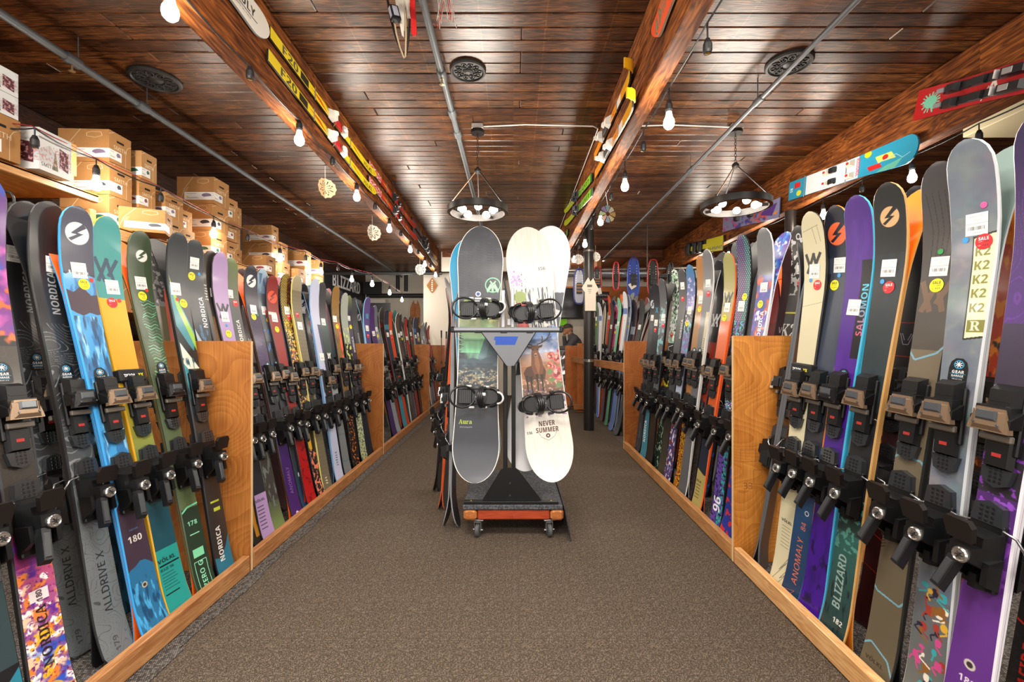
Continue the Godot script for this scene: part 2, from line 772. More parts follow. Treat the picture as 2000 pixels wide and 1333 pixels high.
func make_textures():
	for k in 3:
		tex["plank%d" % k] = streaked(wood(1024, 80, 11 + k * 7, "25140a", "8f5c30", 3, 3.0, 0.9), k)
	tex.beam = wood(1024, 160, 71, "3f200d", "ab6a32", 4, 5.0, 0.9)
	tex.lumber = wood(1024, 96, 81, "a87142", "dfb37e", 3, 4.0, 0.8)
	tex.pine = wood(1024, 96, 91, "bd8d58", "ecc894", 3, 4.0, 0.8)
	tex.ply = plywood(400, 640, 5, "9a5a20", "d69448")
	tex.ply2 = plywood(400, 640, 15, "a8651f", "e2a04c")
	var c = carpet(512, ["7e6e60", "8a7a6a", "968574", "b2a08e", "716254", "857566"], 3, 8)
	tex.carpet = c[0]
	tex.carpet_h = c[1]
	c = carpet(256, ["6a6460", "75706b", "8a847e", "5e5854", "938c86"], 8, 8)
	tex.pile = c[0]
	tex.pile_h = c[1]
	c = carpet(256, ["4b4d52", "5a5c61", "6b6d72", "3f4145"], 9, 8)
	tex.felt = c[0]
	price_prints()
	box_prints()

func price_prints():
	var t := Canvas.new(self, 120, 130, "e9e9e6")
	t.marks(0.5, 0.14, 0.09, "a8a8a8", 0, 9)
	t.marks(0.5, 0.3, 0.08, "b0b0b0", 0, 6)
	t.band(0.46, 0.49, "b8b8b5")
	t.barcode(0.5, 0.68, 0.72, 0.16, "3a3a3a")
	t.marks(0.5, 0.88, 0.08, "9a9a9a", 0, 6)
	tex.price = t.texture()
	for k in [["sale_y", "f2e51e", "222222"], ["sale_r", "d8252c", "ffffff"]]:
		var s := Canvas.new(self, 128, 128, k[1])
		s.text("SALE", 0.5, 0.3, 0.2, k[2])
		s.line(k[2], [0.2, 0.5, 0.42, 0.47], 2.0)
		s.marks(0.66, 0.5, 0.12, "222222", 0, 3)
		s.marks(0.6, 0.72, 0.15, "222222", 0, 3)
		s.marks(0.24, 0.72, 0.07, k[2], 0, 3)
		tex[k[0]] = s.texture()
	var g := Canvas.new(self, 128, 192, "121417")
	g.disc(0.5, 0.27, 0.27, "2f9fd0")
	g.disc(0.5, 0.27, 0.22, "121417")
	for a in 4:
		var d := Vector2.from_angle(a * PI / 4 + 0.2) * 0.2
		g.line("e8eef0", [0.5 - d.x, 0.27 - d.y * 0.667, 0.5 + d.x, 0.27 + d.y * 0.667], 6.0)
	g.text("GEAR", 0.5, 0.58, 0.19, "f2f2f2")
	g.band(0.66, 0.675, "2f9fd0", 0.08, 0.92)
	g.text("GARAGE", 0.5, 0.745, 0.12, "f2f2f2")
	g.band(0.815, 0.825, "2f9fd0", 0.15, 0.85)
	g.text("208.661.2116", 0.5, 0.89, 0.07, "d8d8d8", 0, 0, 0.95)
	tex.shop = g.texture()

# wear along the joists: the boards are rubbed lighter where they are nailed
func streaked(t, k) -> ImageTexture:
	var im: Image = t.get_image()
	var r := RandomNumberGenerator.new()
	r.seed = 60 + k
	for j in 5:
		var x: int = 100 + int(204.8 * j)
		for y in im.get_height():
			var a: float = r.randf_range(0.1, 0.5)
			for dx in range(-2, 3):
				im.set_pixel(x + dx, y, im.get_pixel(x + dx, y).lerp(Color("c98a4e"), a * (1.0 - abs(dx) * 0.3)))
	return ImageTexture.create_from_image(im)

# ---------------------------------------------------------------- the room
func lx(z) -> float:      # aisle face of the rail under the boxes, z metres ahead of the lens
	return -1.355 - 0.0145 * z

func rx(z) -> float:
	return 1.155 + 0.0225 * z

func setting():
	var cm = tmat(tex.carpet, 0.95, "ffffff", {"tri": 3.9, "bump": 0.5, "bump_tex": tex.carpet_h, "spec": 0.2})
	var fl = struct("floor", boxm(Vector3(0.7, -0.06, -4.7), Vector3(9.7, 0.12, 17.0), 0.001), cm, "brown ribbed carpet floor")
	# pebbled carpet strips under the skis, lying on the floor
	var pm = tmat(tex.pile, 0.97, "ffffff", {"tri": 4.0, "bump": 0.5, "bump_tex": tex.pile_h, "spec": 0.2})
	for s in [["L", -1.28, -3.2], ["R", 1.19, 3.0]]:
		var m := MB.new()
		var a: float = s[1]
		var b: float = s[2]
		var k: float = -0.0145 if s[0] == "L" else 0.0225
		var q := [Vector3(a + k * 0.2, 0.004, -0.2), Vector3(a + k * 9.8, 0.004, -9.8), Vector3(b, 0.004, -9.8), Vector3(b, 0.004, -0.2)]
		if s[0] == "L":
			q.reverse()
		# torn edge of the glued backing
		if s[0] == "L":
			var r := RandomNumberGenerator.new()
			r.seed = 4
			for j in 48:
				var z0: float = 0.2 + j * 0.2
				var e0: float = -1.285 - 0.0145 * z0 + r.randf_range(-0.012, 0.014)
				var e1: float = -1.285 - 0.0145 * (z0 + 0.2) + r.randf_range(-0.012, 0.014)
				m.poly([Vector3(b, 0.004, -z0), Vector3(e0, 0.004, -z0), Vector3(e1, 0.004, -z0 - 0.2), Vector3(b, 0.004, -z0 - 0.2)])
		else:
			m.poly([Vector3(a, 0.004, -0.2), Vector3(b, 0.004, -0.2), Vector3(b, 0.004, -6.0), Vector3(a + k * 6.0, 0.004, -6.0)])
		struct("carpet_edge", join([m]), pm, "", fl)
	var dark_wall = tmat(tex.beam, 0.6, "8a7766", {"scale": Vector2(1, 3)})
	var cream = mat("d8d0c2", 0.85)
	var beige = mat("cfc6b8", 0.88)
	struct("wall_left", boxm(Vector3(-4.05, 1.6, -4.7), Vector3(0.1, 3.3, 17.0), 0.001, 0.5), dark_wall)
	struct("wall_right", boxm(Vector3(5.5, 1.6, -4.7), Vector3(0.1, 3.3, 17.0), 0.001, 0.5), tmat(tex.beam, 0.6, "9a8878", {"scale": Vector2(1, 3)}))
	struct("wall_back", boxm(Vector3(-2.7, 1.6, -12.35), Vector3(2.8, 3.3, 0.1), 0.001), cream)
	struct("wall_back", boxm(Vector3(2.05, 1.6, -11.1), Vector3(6.9, 3.3, 0.1), 0.001), beige)
	struct("wall_left_back", boxm(Vector3(-3.97, 1.35, -10.6), Vector3(0.06, 2.7, 3.3), 0.001), cream)
	# unseen shop front behind the camera, with windows added around the fill lights
	var front = struct("wall_front", boxm(Vector3(-3.5, 1.6, 3.75), Vector3(1.1, 3.3, 0.14), 0.001), cream)
	struct("pier", boxm(Vector3(0.15, 1.6, 3.75), Vector3(0.9, 3.3, 0.14), 0.001), cream, "", front)
	struct("pier", boxm(Vector3(4.35, 1.6, 3.75), Vector3(2.3, 3.3, 0.14), 0.001), cream, "", front)
	for x in [-1.62, 1.9]:
		struct("sill_wall", boxm(Vector3(x, 0.32, 3.75), Vector3(2.66, 0.66, 0.14), 0.001), cream, "", front)
		struct("lintel", boxm(Vector3(x, 3.05, 3.75), Vector3(2.66, 0.4, 0.14), 0.001), cream, "", front)
		var wn = struct("added_window_1" if x < 0 else "added_window_2", boxm(Vector3(x, 1.75, 3.78), Vector3(2.6, 2.2, 0.008), 0.001), mat("ffffff", 0.02, 0.0, {"alpha": 0.06}))
		for dx in [-1.3, 0.0, 1.3]:
			struct("frame", boxm(Vector3(x + dx, 1.75, 3.75), Vector3(0.06, 2.2, 0.08), 0.004), mat("2a2a2a", 0.5), "", wn)
		for dy in [0.68, 2.82]:
			struct("frame", boxm(Vector3(x, dy, 3.75), Vector3(2.6, 0.06, 0.08), 0.004), mat("2a2a2a", 0.5), "", wn)
	# soffit at the end of the middle ceiling
	struct("trim_1", boxm(Vector3(-0.32, 2.92, -9.3), Vector3(2.3, 0.4, 0.08), 0.003), cream, "cream soffit panel where the plank ceiling ends")
	struct("trim_2", boxm(Vector3(2.0, 3.08, -9.32), Vector3(6.9, 0.15, 0.14), 0.004, 0.5), tmat(tex.beam, 0.5, "d0b8a0", {"scale": Vector2(1, 6)}), "wooden header board at the end of the plank ceiling")
	# cream column with its wooden base
	var col = struct("pillar", boxm(Vector3(-1.69, 1.4, -10.25), Vector3(0.58, 2.8, 0.5), 0.004), mat("e3dbcd", 0.8), "cream boxed column at the end of the ski row")
	# beams
	for b in [[-1.375, -0.0155, -1, "beam over the row below the boxes"], [0.757, 0.0035, 1, "beam over the edge of the aisle, carrying yellow skis"], [2.945, 0.0095, 1, "beam beyond the opposite ski row, carrying old snowboards"]]:
		var g := MB.new()
		var x0: float = b[0] - b[1] * 3.5 + b[2] * 0.05
		var x1: float = b[0] + b[1] * 9.3 + b[2] * 0.05
		var mid := Vector3((x0 + x1) / 2, (CEIL + BEAM_LOW) / 2, (3.5 - 9.3) / 2)
		var bas := Basis(Vector3.UP, -atan2(x1 - x0, 12.8))
		g.bbox(mid, Vector3(0.1, CEIL - BEAM_LOW, 12.8), 0.006, bas, 0.42)
		struct("beam", join([g]), tmat(tex.beam, 0.68, "f4e4d2", {"scale": Vector2(1, 3.4), "spec": 0.3}), "tall stained timber " + b[3])

func ceiling_boards():
	var tints := ["ffffff", "e0d2c6", "f4e6d8", "c9b6a6", "b39f90", "ffefe0"]
	var r := RandomNumberGenerator.new()
	r.seed = 21
	var pm := []
	for k in 3:
		for tt in tints:
			pm.append(tmat(tex["plank%d" % k], 0.36, tt, {"scale": Vector2(1, 14), "coat": 0.12, "coat_rough": 0.3, "bump": 0.1}))
	for bay in [[-3.98, -1.44, 11.9], [-1.5, 0.84, 9.25], [0.84, 3.06, 9.25], [3.06, 5.42, 9.25]]:
		var row := 0
		var z := 2.2
		var holder = struct("ceiling", boxm(Vector3((bay[0] + bay[1]) / 2, 3.25, -4.7), Vector3(bay[1] - bay[0], 0.14, 17.0), 0.001), mat("1c110a", 0.7), "stained plank ceiling, glossy dark brown boards laid across the shop")
		while z < bay[2]:
			var joint: float = bay[0] + 0.35 + r.randi_range(0, 4) * 0.4
			var cut: bool = r.randf() < 0.75 and joint < bay[1] - 0.3 and bay[0] < 3.0
			var spans := [[bay[0], joint], [joint, bay[1]]] if cut else [[bay[0], bay[1]]]
			for s in spans:
				var l: float = s[1] - s[0] - 0.003
				var cx: float = (s[0] + s[1]) / 2
				var w := 0.114
				var va := r.randi_range(0, 2)
				var key := "plank|%.2f|%.2f|%d" % [l, cx, va]
				if not meshes.has(key):
					meshes[key] = boxm(Vector3.ZERO, Vector3(l, 0.02, w), 0.006, 0.5, Vector2(cx * 0.5, va * 0.02))
				var p = part(holder, "plank", meshes[key], pm[r.randi_range(0, pm.size() - 1)], Transform3D(Basis.IDENTITY, Vector3(cx, CEIL + 0.014 + r.randf_range(-0.002, 0.002), -z - w / 2)))
			z += 0.1185
			row += 1

func rails_and_dividers():
	# lumber rails on the carpet in front of the skis
	var tints := ["e6d8cc", "dcc6b4", "d2b8a6", "dccab8"]
	var k := 0
	for s in [["L", 0.35, 2.40, "pine rail on the carpet in front of the nearest skis under the boxes"], ["L", 2.44, 4.98, "pine rail between the first and second plywood dividers under the boxes"], ["L", 5.02, 7.92, "pine rail between the second and third plywood dividers under the boxes"], ["L", 7.96, 10.0, "pine rail before the last short bay beside the cream column"],
			["R", 0.35, 2.5, "pale pine rail with a chipped end beside the big plywood sheet opposite the boxes"], ["R", 2.54, 5.3, "long worn pine rail between the two plywood dividers opposite the boxes"]]:
		var x0: float = (lx(s[1]) - 0.019) if s[0] == "L" else (rx(s[1]) + 0.019)
		var x1: float = (lx(s[2]) - 0.019) if s[0] == "L" else (rx(s[2]) + 0.019)
		var l: float = s[2] - s[1]
		var g := MB.new()
		g.bbox(Vector3.ZERO, Vector3(0.038, 0.089, l), 0.004, Basis.IDENTITY, 0.5, Vector2(k * 0.17, 0.1 * k))
		solo("rail_board", join([g]), tmat(tex.lumber if k < 4 else tex.pine, 0.55, tints[k % 4] if k < 4 else ["fff4ea", "d4bca4"][k - 4], {"scale": Vector2(1, 9)}), s[3], "rail", "", Transform3D(Basis(Vector3.UP, -atan2(x1 - x0, l)), Vector3((x0 + x1) / 2, 0.0505, -(s[1] + s[2]) / 2)))
		k += 1
	# plywood dividers
	k = 0
	for s in [["L", 2.42, 1.13, 1.22, "orange plywood divider with flowing grain beside the green and teal skis"], ["L", 5.0, 0.9, 1.22, "plywood divider behind the skis with pale blue edges"], ["L", 7.94, 0.9, 1.22, "third plywood divider from the boxes end, near the cream column"], ["L", 9.95, 1.0, 1.21, "last plywood divider of the row, against the cream column"],
			["R", 2.52, 1.0, 1.25, "big stamped plywood divider beside the cream ski opposite the boxes"], ["R", 5.26, 1.0, 1.25, "narrow plywood divider near the dark steel post opposite the boxes"]]:
		var z: float = s[1]
		var x: float = lx(z) - 0.002 if s[0] == "L" else rx(z) + 0.002
		var sg := -1.0 if s[0] == "L" else 1.0
		var d = thing("plywood_divider", s[4], "divider", Vector3(x + sg * s[2] / 2, 0.006, -z))
		var g := MB.new()
		g.bbox(Vector3(0, s[3] / 2, 0), Vector3(s[2], s[3], 0.017), 0.001, Basis.IDENTITY, 1.0, Vector2(k * 0.37, k * 0.21))
		part(d, "sheet", join([g]), tmat(tex.ply if s[0] == "L" else tex.ply2, 0.5, ["e4d8d0", "d0c0b4", "c8b4a4", "bca898", "e8dccc", "b89c88"][k], {"scale": Vector2(0.8, 0.8)}))
		var e := MB.new()
		e.bbox(Vector3(-sg * (s[2] / 2 + 0.0012), s[3] / 2, 0), Vector3(0.002, s[3] - 0.004, 0.0172), 0.0004)
		part(d, "raw_edge", join([e]), mat("d9b98c", 0.8))
		if k == 4:
			for st in [["33", 0.08, 0.42, 0.05]]:
				var tm := TextMesh.new()
				tm.text = st[0]
				tm.font = tex_font(1)
				tm.font_size = 40
				tm.pixel_size = st[3] / 40.0
				tm.depth = 0.0006
				part(d, "stamp", tm, mat("8a5a28", 0.8), Transform3D(Basis.IDENTITY, Vector3(-s[2] / 2 + st[1], st[2], 0.0088)))
			for q in [[0.05, 0.39, 0.08, 0.07], [0.13, 0.27, 0.1, 0.08]]:
				var f := MB.new()
				for ed in [[0, 1], [0, -1], [1, 0], [-1, 0]]:
					f.bbox(Vector3(-s[2] / 2 + q[0] + 0.03 + ed[0] * q[2] / 2, q[1] + 0.2 + ed[1] * q[3] / 2, 0.0088), Vector3(0.002 if ed[0] != 0 else q[2], 0.002 if ed[1] != 0 else q[3], 0.0006), 0.0001)
				part(d, "stamp_frame", join([f]), mat("8a5a28", 0.8))
		k += 1

# ---------------------------------------------------------------- skis
# one ski: y runs from tail to tip, z is the way the top sheet looks, x is across
func ski_width(s, k) -> float:     # half width at s (0 tail .. 1 tip)
	var tipw: float = k.tip
	var waist: float = k.waist
	var tailw: float = k.tail
	var w: float
	if s > 0.44:
		w = lerpf(waist, tipw, pow(clampf((s - 0.44) / 0.44, 0, 1), 1.7))
	else:
		w = lerpf(waist, tailw, pow(clampf((0.44 - s) / 0.4, 0, 1), 1.6))
	var ts: float = k.tipr
	if s > 1.0 - ts:
		var q: float = (s - 1.0 + ts) / ts
		w *= pow(max(0.0, 1.0 - pow(q, 2.6)), 0.5)
	var tt: float = k.tailr
	if s < tt:
		var q: float = 1.0 - s / tt
		w *= lerpf(1.0, k.square, pow(q, 2.2)) if k.square > 0 else pow(max(0.0, 1.0 - pow(q, 2.6)), 0.5)
	return w * 0.5

func ski_rise(s, k) -> float:
	var z := 0.0
	if s > k.tip0:
		z += k.rise * pow((s - k.tip0) / (1.0 - k.tip0), 2.0)
	if s < k.tail0:
		z += k.trise * pow((k.tail0 - s) / k.tail0, 2.0)
	return z

func ski_thick(s) -> float:
	return 0.006 + 0.008 * sin(PI * clampf((s - 0.02) / 0.96, 0, 1))

const KINDS := {
	"wide": {"tip": 0.134, "waist": 0.104, "tail": 0.124, "tipr": 0.055, "tailr": 0.02, "square": 0.62, "rise": 0.075, "tip0": 0.78, "trise": 0.03, "tail0": 0.12},
	"mid": {"tip": 0.126, "waist": 0.094, "tail": 0.114, "tipr": 0.05, "tailr": 0.018, "square": 0.6, "rise": 0.07, "tip0": 0.8, "trise": 0.022, "tail0": 0.1},
	"twin": {"tip": 0.126, "waist": 0.094, "tail": 0.118, "tipr": 0.06, "tailr": 0.045, "square": 0.0, "rise": 0.075, "tip0": 0.8, "trise": 0.05, "tail0": 0.16},
	"slim": {"tip": 0.108, "waist": 0.072, "tail": 0.098, "tipr": 0.045, "tailr": 0.012, "square": 0.75, "rise": 0.06, "tip0": 0.86, "trise": 0.01, "tail0": 0.05},
	"old": {"tip": 0.086, "waist": 0.066, "tail": 0.078, "tipr": 0.05, "tailr": 0.01, "square": 0.9, "rise": 0.05, "tip0": 0.9, "trise": 0.0, "tail0": 0.05},
}

func ski_mesh(kind, l, steps = 30) -> ArrayMesh:
	l = snappedf(l, 0.04)
	var key := "ski|%s|%.2f|%d" % [kind, l, steps]
	if meshes.has(key):
		return meshes[key]
	var k: Dictionary = KINDS[kind]
	var st := []
	for j in steps + 1:
		var q: float = float(j) / steps
		# closer stations at the ends
		st.append(0.5 - 0.5 * cos(PI * q) if j > 0 and j < steps else q)
	var top := MB.new()
	var side := MB.new()
	var base := MB.new()
	var tp := PackedVector3Array()
	var tn := PackedVector3Array()
	var tu := PackedVector2Array()
	var bp := PackedVector3Array()
	var bn := PackedVector3Array()
	var bu := PackedVector2Array()
	var rings := []
	for s in st:
		var w: float = max(ski_width(s, k), 0.002)
		var z: float = ski_rise(s, k)
		var th: float = ski_thick(s)
		var dz: float = (ski_rise(min(s + 0.01, 1.0), k) - ski_rise(max(s - 0.01, 0.0), k)) / (0.02 * l)
		var nn := Vector3(0, -dz, 1).normalized()
		var ci: float = min(0.004, w * 0.4)
		var zt: float = z + th
		for xx in [-w + ci, 0.0, w - ci]:
			tp.append(Vector3(xx, s * l, zt))
			tn.append(nn)
			tu.append(Vector2(0.5 + xx / 0.136, 1.0 - s))
		for xx in [-w, 0.0, w]:
			bp.append(Vector3(xx, s * l, z))
			bn.append(-nn)
			bu.append(Vector2(0.5 - xx / 0.136, 1.0 - s))
		rings.append([Vector3(-w, s * l, z), Vector3(-w, s * l, z + th * 0.6), Vector3(-w + ci, s * l, zt), Vector3(w - ci, s * l, zt), Vector3(w, s * l, z + th * 0.6), Vector3(w, s * l, z)])
	top.grid(st.size(), 3, tp, tn, tu)
	base.grid(st.size(), 3, bp, bn, bu)
	for j in range(0, base.i.size(), 3):      # the base looks the other way
		var sw := base.i[j + 1]
		base.i[j + 1] = base.i[j + 2]
		base.i[j + 2] = sw
	for j in rings.size() - 1:
		var a: Array = rings[j]
		var b: Array = rings[j + 1]
		for c in [0, 1, 3, 4]:
			side.poly([a[c], a[c + 1], b[c + 1], b[c]])
	side.poly([rings[0][0], rings[0][5], rings[0][4], rings[0][3], rings[0][2], rings[0][1]])
	var e: Array = rings[-1]
	side.poly([e[0], e[1], e[2], e[3], e[4], e[5]])
	meshes[key] = join([top, side, base])
	return meshes[key]

# ---- bindings, modelled once: y up the ski, z out of it
func toe_meshes():
	var body := MB.new()
	body.bbox(Vector3(0, -0.005, 0.006), Vector3(0.07, 0.15, 0.012), 0.003)
	body.frustum(Vector3(0, 0.05, 0.02), Vector3(0.062, 0.075, 0.024), Vector2(0.048, 0.05))
	body.frustum(Vector3(0, 0.012, 0.028), Vector3(0.06, 0.05, 0.036), Vector2(0.074, 0.046), Vector2(0, 0.0))
	body.frustum(Vector3(-0.033, 0.006, 0.035), Vector3(0.02, 0.04, 0.03), Vector2(0.012, 0.02), Vector2(-0.004, -0.01))
	body.frustum(Vector3(0.033, 0.006, 0.035), Vector3(0.02, 0.04, 0.03), Vector2(0.012, 0.02), Vector2(0.004, -0.01))
	for k in 3:
		body.frustum(Vector3(0, 0.035 + k * 0.014, 0.034 - k * 0.006), Vector3(0.05, 0.008, 0.01), Vector2(0.04, 0.005))
	body.frustum(Vector3(0, -0.08, 0.012), Vector3(0.058, 0.07, 0.014), Vector2(0.046, 0.06))
	var cap := MB.new()
	cap.prism([Vector2(-0.044, -0.026), Vector2(0.044, -0.026), Vector2(0.042, -0.012), Vector2(0.028, 0.03), Vector2(-0.028, 0.03), Vector2(-0.042, -0.012)], 0.04, 0.054)
	cap.frustum(Vector3(0, 0.0, 0.057), Vector3(0.07, 0.046, 0.006), Vector2(0.05, 0.032), Vector2(0, 0.004))
	var glass := MB.new()
	glass.frustum(Vector3(0, 0.012, 0.062), Vector3(0.046, 0.024, 0.003), Vector2(0.036, 0.018), Vector2(0, 0.002))
	glass.lathe([[0.0035, 0], [0.003, 0.0015], [0, 0.0015]], 8, Vector3(-0.026, -0.008, 0.061), Basis(Vector3.RIGHT, PI / 2))
	glass.lathe([[0.0035, 0], [0.003, 0.0015], [0, 0.0015]], 8, Vector3(0.026, -0.008, 0.061), Basis(Vector3.RIGHT, PI / 2))
	var plate := MB.new()
	plate.bbox(Vector3(0, -0.04, 0.026), Vector3(0.07, 0.018, 0.012), 0.003)
	var label := MB.new()
	label.bbox(Vector3(0, -0.083, 0.0192), Vector3(0.02, 0.009, 0.001), 0.0003)
	var foot := MB.new()
	foot.prism([Vector2(-0.034, -0.115), Vector2(-0.026, -0.152), Vector2(0, -0.163), Vector2(0.026, -0.152), Vector2(0.034, -0.115)], 0.0, 0.012)
	var teeth := MB.new()
	for k in 4:
		for j in 3:
			teeth.frustum(Vector3((j - 1) * 0.011, -0.118 - k * 0.01, 0.0128), Vector3(0.007, 0.006, 0.0016), Vector2(0.005, 0.004))
	return {"body": body, "cap": cap, "glass": glass, "plate": plate, "label": label, "foot": foot, "teeth": teeth}

func heel_meshes():
	var body := MB.new()
	body.bbox(Vector3(0, -0.02, 0.007), Vector3(0.064, 0.15, 0.014), 0.003)
	body.frustum(Vector3(0, 0.006, 0.03), Vector3(0.068, 0.06, 0.034), Vector2(0.05, 0.046), Vector2(0, -0.004))
	body.frustum(Vector3(0, -0.02, 0.05), Vector3(0.056, 0.05, 0.03), Vector2(0.044, 0.03), Vector2(0, 0.006))
	body.frustum(Vector3(-0.028, -0.05, 0.03), Vector3(0.018, 0.07, 0.04), Vector2(0.01, 0.04), Vector2(-0.006, 0.01))
	body.frustum(Vector3(0.028, -0.05, 0.026), Vector3(0.02, 0.07, 0.032), Vector2(0.012, 0.05), Vector2(0.004, 0.0))
	body.frustum(Vector3(0.008, -0.075, 0.024), Vector3(0.024, 0.04, 0.026), Vector2(0.014, 0.03))
	var lever := MB.new()
	var q := Basis(Vector3.RIGHT, 0.28)
	lever.prism([Vector2(-0.024, 0.0), Vector2(0.024, 0.0), Vector2(0.029, 0.035), Vector2(0.022, 0.048), Vector2(-0.022, 0.048), Vector2(-0.029, 0.035)], -0.006, 0.006, q, Vector3(0, 0.012, 0.066))
	var arm := MB.new()
	var q2 := Basis(Vector3.RIGHT, -0.2) * Basis(Vector3.BACK, -0.2)
	arm.frustum(Vector3(-0.02, -0.07, 0.062), Vector3(0.028, 0.1, 0.016), Vector2(0.02, 0.085), Vector2.ZERO, q2)
	var strip := MB.new()
	strip.frustum(Vector3(-0.022, -0.073, 0.0715), Vector3(0.016, 0.066, 0.004), Vector2(0.012, 0.06), Vector2.ZERO, q2)
	var disc := MB.new()
	var qd := Basis(Vector3.RIGHT, PI / 2)
	disc.lathe([[0.0165, 0], [0.0165, 0.005], [0.0135, 0.008], [0.011, 0.0065], [0, 0.0065]], 14, Vector3(0.004, -0.022, 0.064), qd)
	var star := MB.new()
	for k in 3:
		star.bbox(Vector3(0.004, -0.022, 0.0712), Vector3(0.016, 0.0026, 0.002), 0.0005, Basis(Vector3.BACK, k * PI / 3))
	var foot := MB.new()
	foot.prism([Vector2(-0.03, 0.05), Vector2(0.03, 0.05), Vector2(0.026, 0.09), Vector2(0, 0.1), Vector2(-0.026, 0.09)], 0.0, 0.016)
	var teeth := MB.new()
	for k in 4:
		for j in 3:
			teeth.frustum(Vector3((j - 1) * 0.011, 0.056 + k * 0.01, 0.0168), Vector3(0.007, 0.006, 0.0016), Vector2(0.005, 0.004))
	var wire := MB.new()
	wire.tube([Vector3(0.03, 0.045, 0.012), Vector3(0.055, 0.04, 0.014), Vector3(0.066, 0.02, 0.008), Vector3(0.068, -0.01, -0.012)], 0.0028, 6)
	var tips := MB.new()
	var wire2 := MB.new()
	wire2.tube([Vector3(-0.03, 0.045, 0.012), Vector3(-0.055, 0.04, 0.014), Vector3(-0.066, 0.02, 0.008), Vector3(-0.068, -0.01, -0.012)], 0.0028, 6)
	var tips2 := MB.new()
	tips.frustum(Vector3(0.069, -0.026, -0.016), Vector3(0.012, 0.036, 0.014), Vector2(0.008, 0.026))
	tips2.frustum(Vector3(-0.069, -0.026, -0.016), Vector3(0.012, 0.036, 0.014), Vector2(0.008, 0.026))
	return {"body": body, "lever": lever, "arm": arm, "strip": strip, "disc": disc, "star": star, "foot": foot, "teeth": teeth, "wire": wire, "tips": tips, "wire2": wire2, "tips2": tips2}

var toe := {}
var heel := {}

func binding_setup():
	var t = toe_meshes()
	var h = heel_meshes()
	var blk = mat("0d0e10", 0.4)
	var grey = mat("34363a", 0.4)
	for c in [["bronze", "927a63", 0.3, 0.5], ["silver", "b9b6b0", 0.25, 0.7], ["black", "1b1c1f", 0.25, 0.1]]:
		toe["m_" + c[0]] = [blk, mat(c[1], c[2], c[3]), mat("565b60", 0.2, 0.3), mat("6e675e", 0.45, 0.3), mat("b02c28", 0.6), mat("2c2f32", 0.15, 0.0, {"coat": 0.6}), blk]
	toe.all = join([t.body, t.cap, t.glass, t.plate, t.label, t.foot, t.teeth])
	heel.all = join([h.body, h.lever, h.arm, h.strip, h.disc, h.star, h.foot, h.teeth, h.wire, h.tips, h.wire2, h.tips2])
	heel.m = [blk, mat("1a1513", 0.4), mat("15161a", 0.35), mat("44474a", 0.35, 0.4), mat("c7c6c2", 0.22, 0.9), mat("3a3a3a", 0.4, 0.6), mat("2c2f32", 0.15, 0.0, {"coat": 0.6}), blk, mat("9a9c9f", 0.25, 0.9), blk, mat("9a9c9f", 0.25, 0.9), blk]
	for k in ["body", "cap", "glass", "plate", "label", "foot", "teeth"]:
		toe[k] = mesh_of(t[k])
	for k in ["body", "lever", "arm", "strip", "disc", "star", "foot", "teeth", "wire", "tips", "wire2", "tips2"]:
		heel[k] = mesh_of(h[k])
	# stickers
	var m := MB.new()
	m.poly([Vector3(-0.03, -0.032, 0.0008), Vector3(0.03, -0.032, 0.0008), Vector3(0.03, 0.032, 0.0008), Vector3(-0.03, 0.032, 0.0008)], [Vector2(0, 1), Vector2(1, 1), Vector2(1, 0), Vector2(0, 0)])
	meshes.price = join([m])
	m = MB.new()
	var p := []
	var u := []
	for k in 20:
		var d := Vector2.from_angle(TAU * k / 20)
		p.append(Vector3(d.x * 0.023, d.y * 0.023, 0.001))
		u.append(Vector2(0.5 + d.x * 0.5, 0.5 - d.y * 0.5))
	m.poly(p, u)
	meshes.disc = join([m])
	m = MB.new()
	m.poly([Vector3(-0.024, -0.036, 0.0006), Vector3(0.024, -0.036, 0.0006), Vector3(0.027, -0.03, 0.0006), Vector3(0.027, 0.006, 0.0006), Vector3(0.022, 0.024, 0.0006), Vector3(0.01, 0.035, 0.0006), Vector3(-0.01, 0.035, 0.0006), Vector3(-0.022, 0.024, 0.0006), Vector3(-0.027, 0.006, 0.0006), Vector3(-0.027, -0.03, 0.0006)],
		[Vector2(0.05, 1), Vector2(0.95, 1), Vector2(1, 0.92), Vector2(1, 0.42), Vector2(0.9, 0.16), Vector2(0.7, 0.01), Vector2(0.3, 0.01), Vector2(0.1, 0.16), Vector2(0, 0.42), Vector2(0, 0.92)])
	meshes.shop = join([m])

# place on the top sheet of a ski, at share s of its length
func on_ski(s, k, l, x = 0.0, roll = 0.0, lift = 0.0) -> Transform3D:
	var dz: float = (ski_rise(min(s + 0.01, 1.0), k) - ski_rise(max(s - 0.01, 0.0), k)) / (0.02 * l)
	var y := Vector3(0, 1, dz).normalized()
	var z := Vector3(0, -dz, 1).normalized()
	var b := Basis(Vector3.RIGHT, y, z) * Basis(Vector3.BACK, roll)
	return Transform3D(b, Vector3(x, s * l, ski_rise(s, k) + ski_thick(s)) + z * (0.0008 + lift))

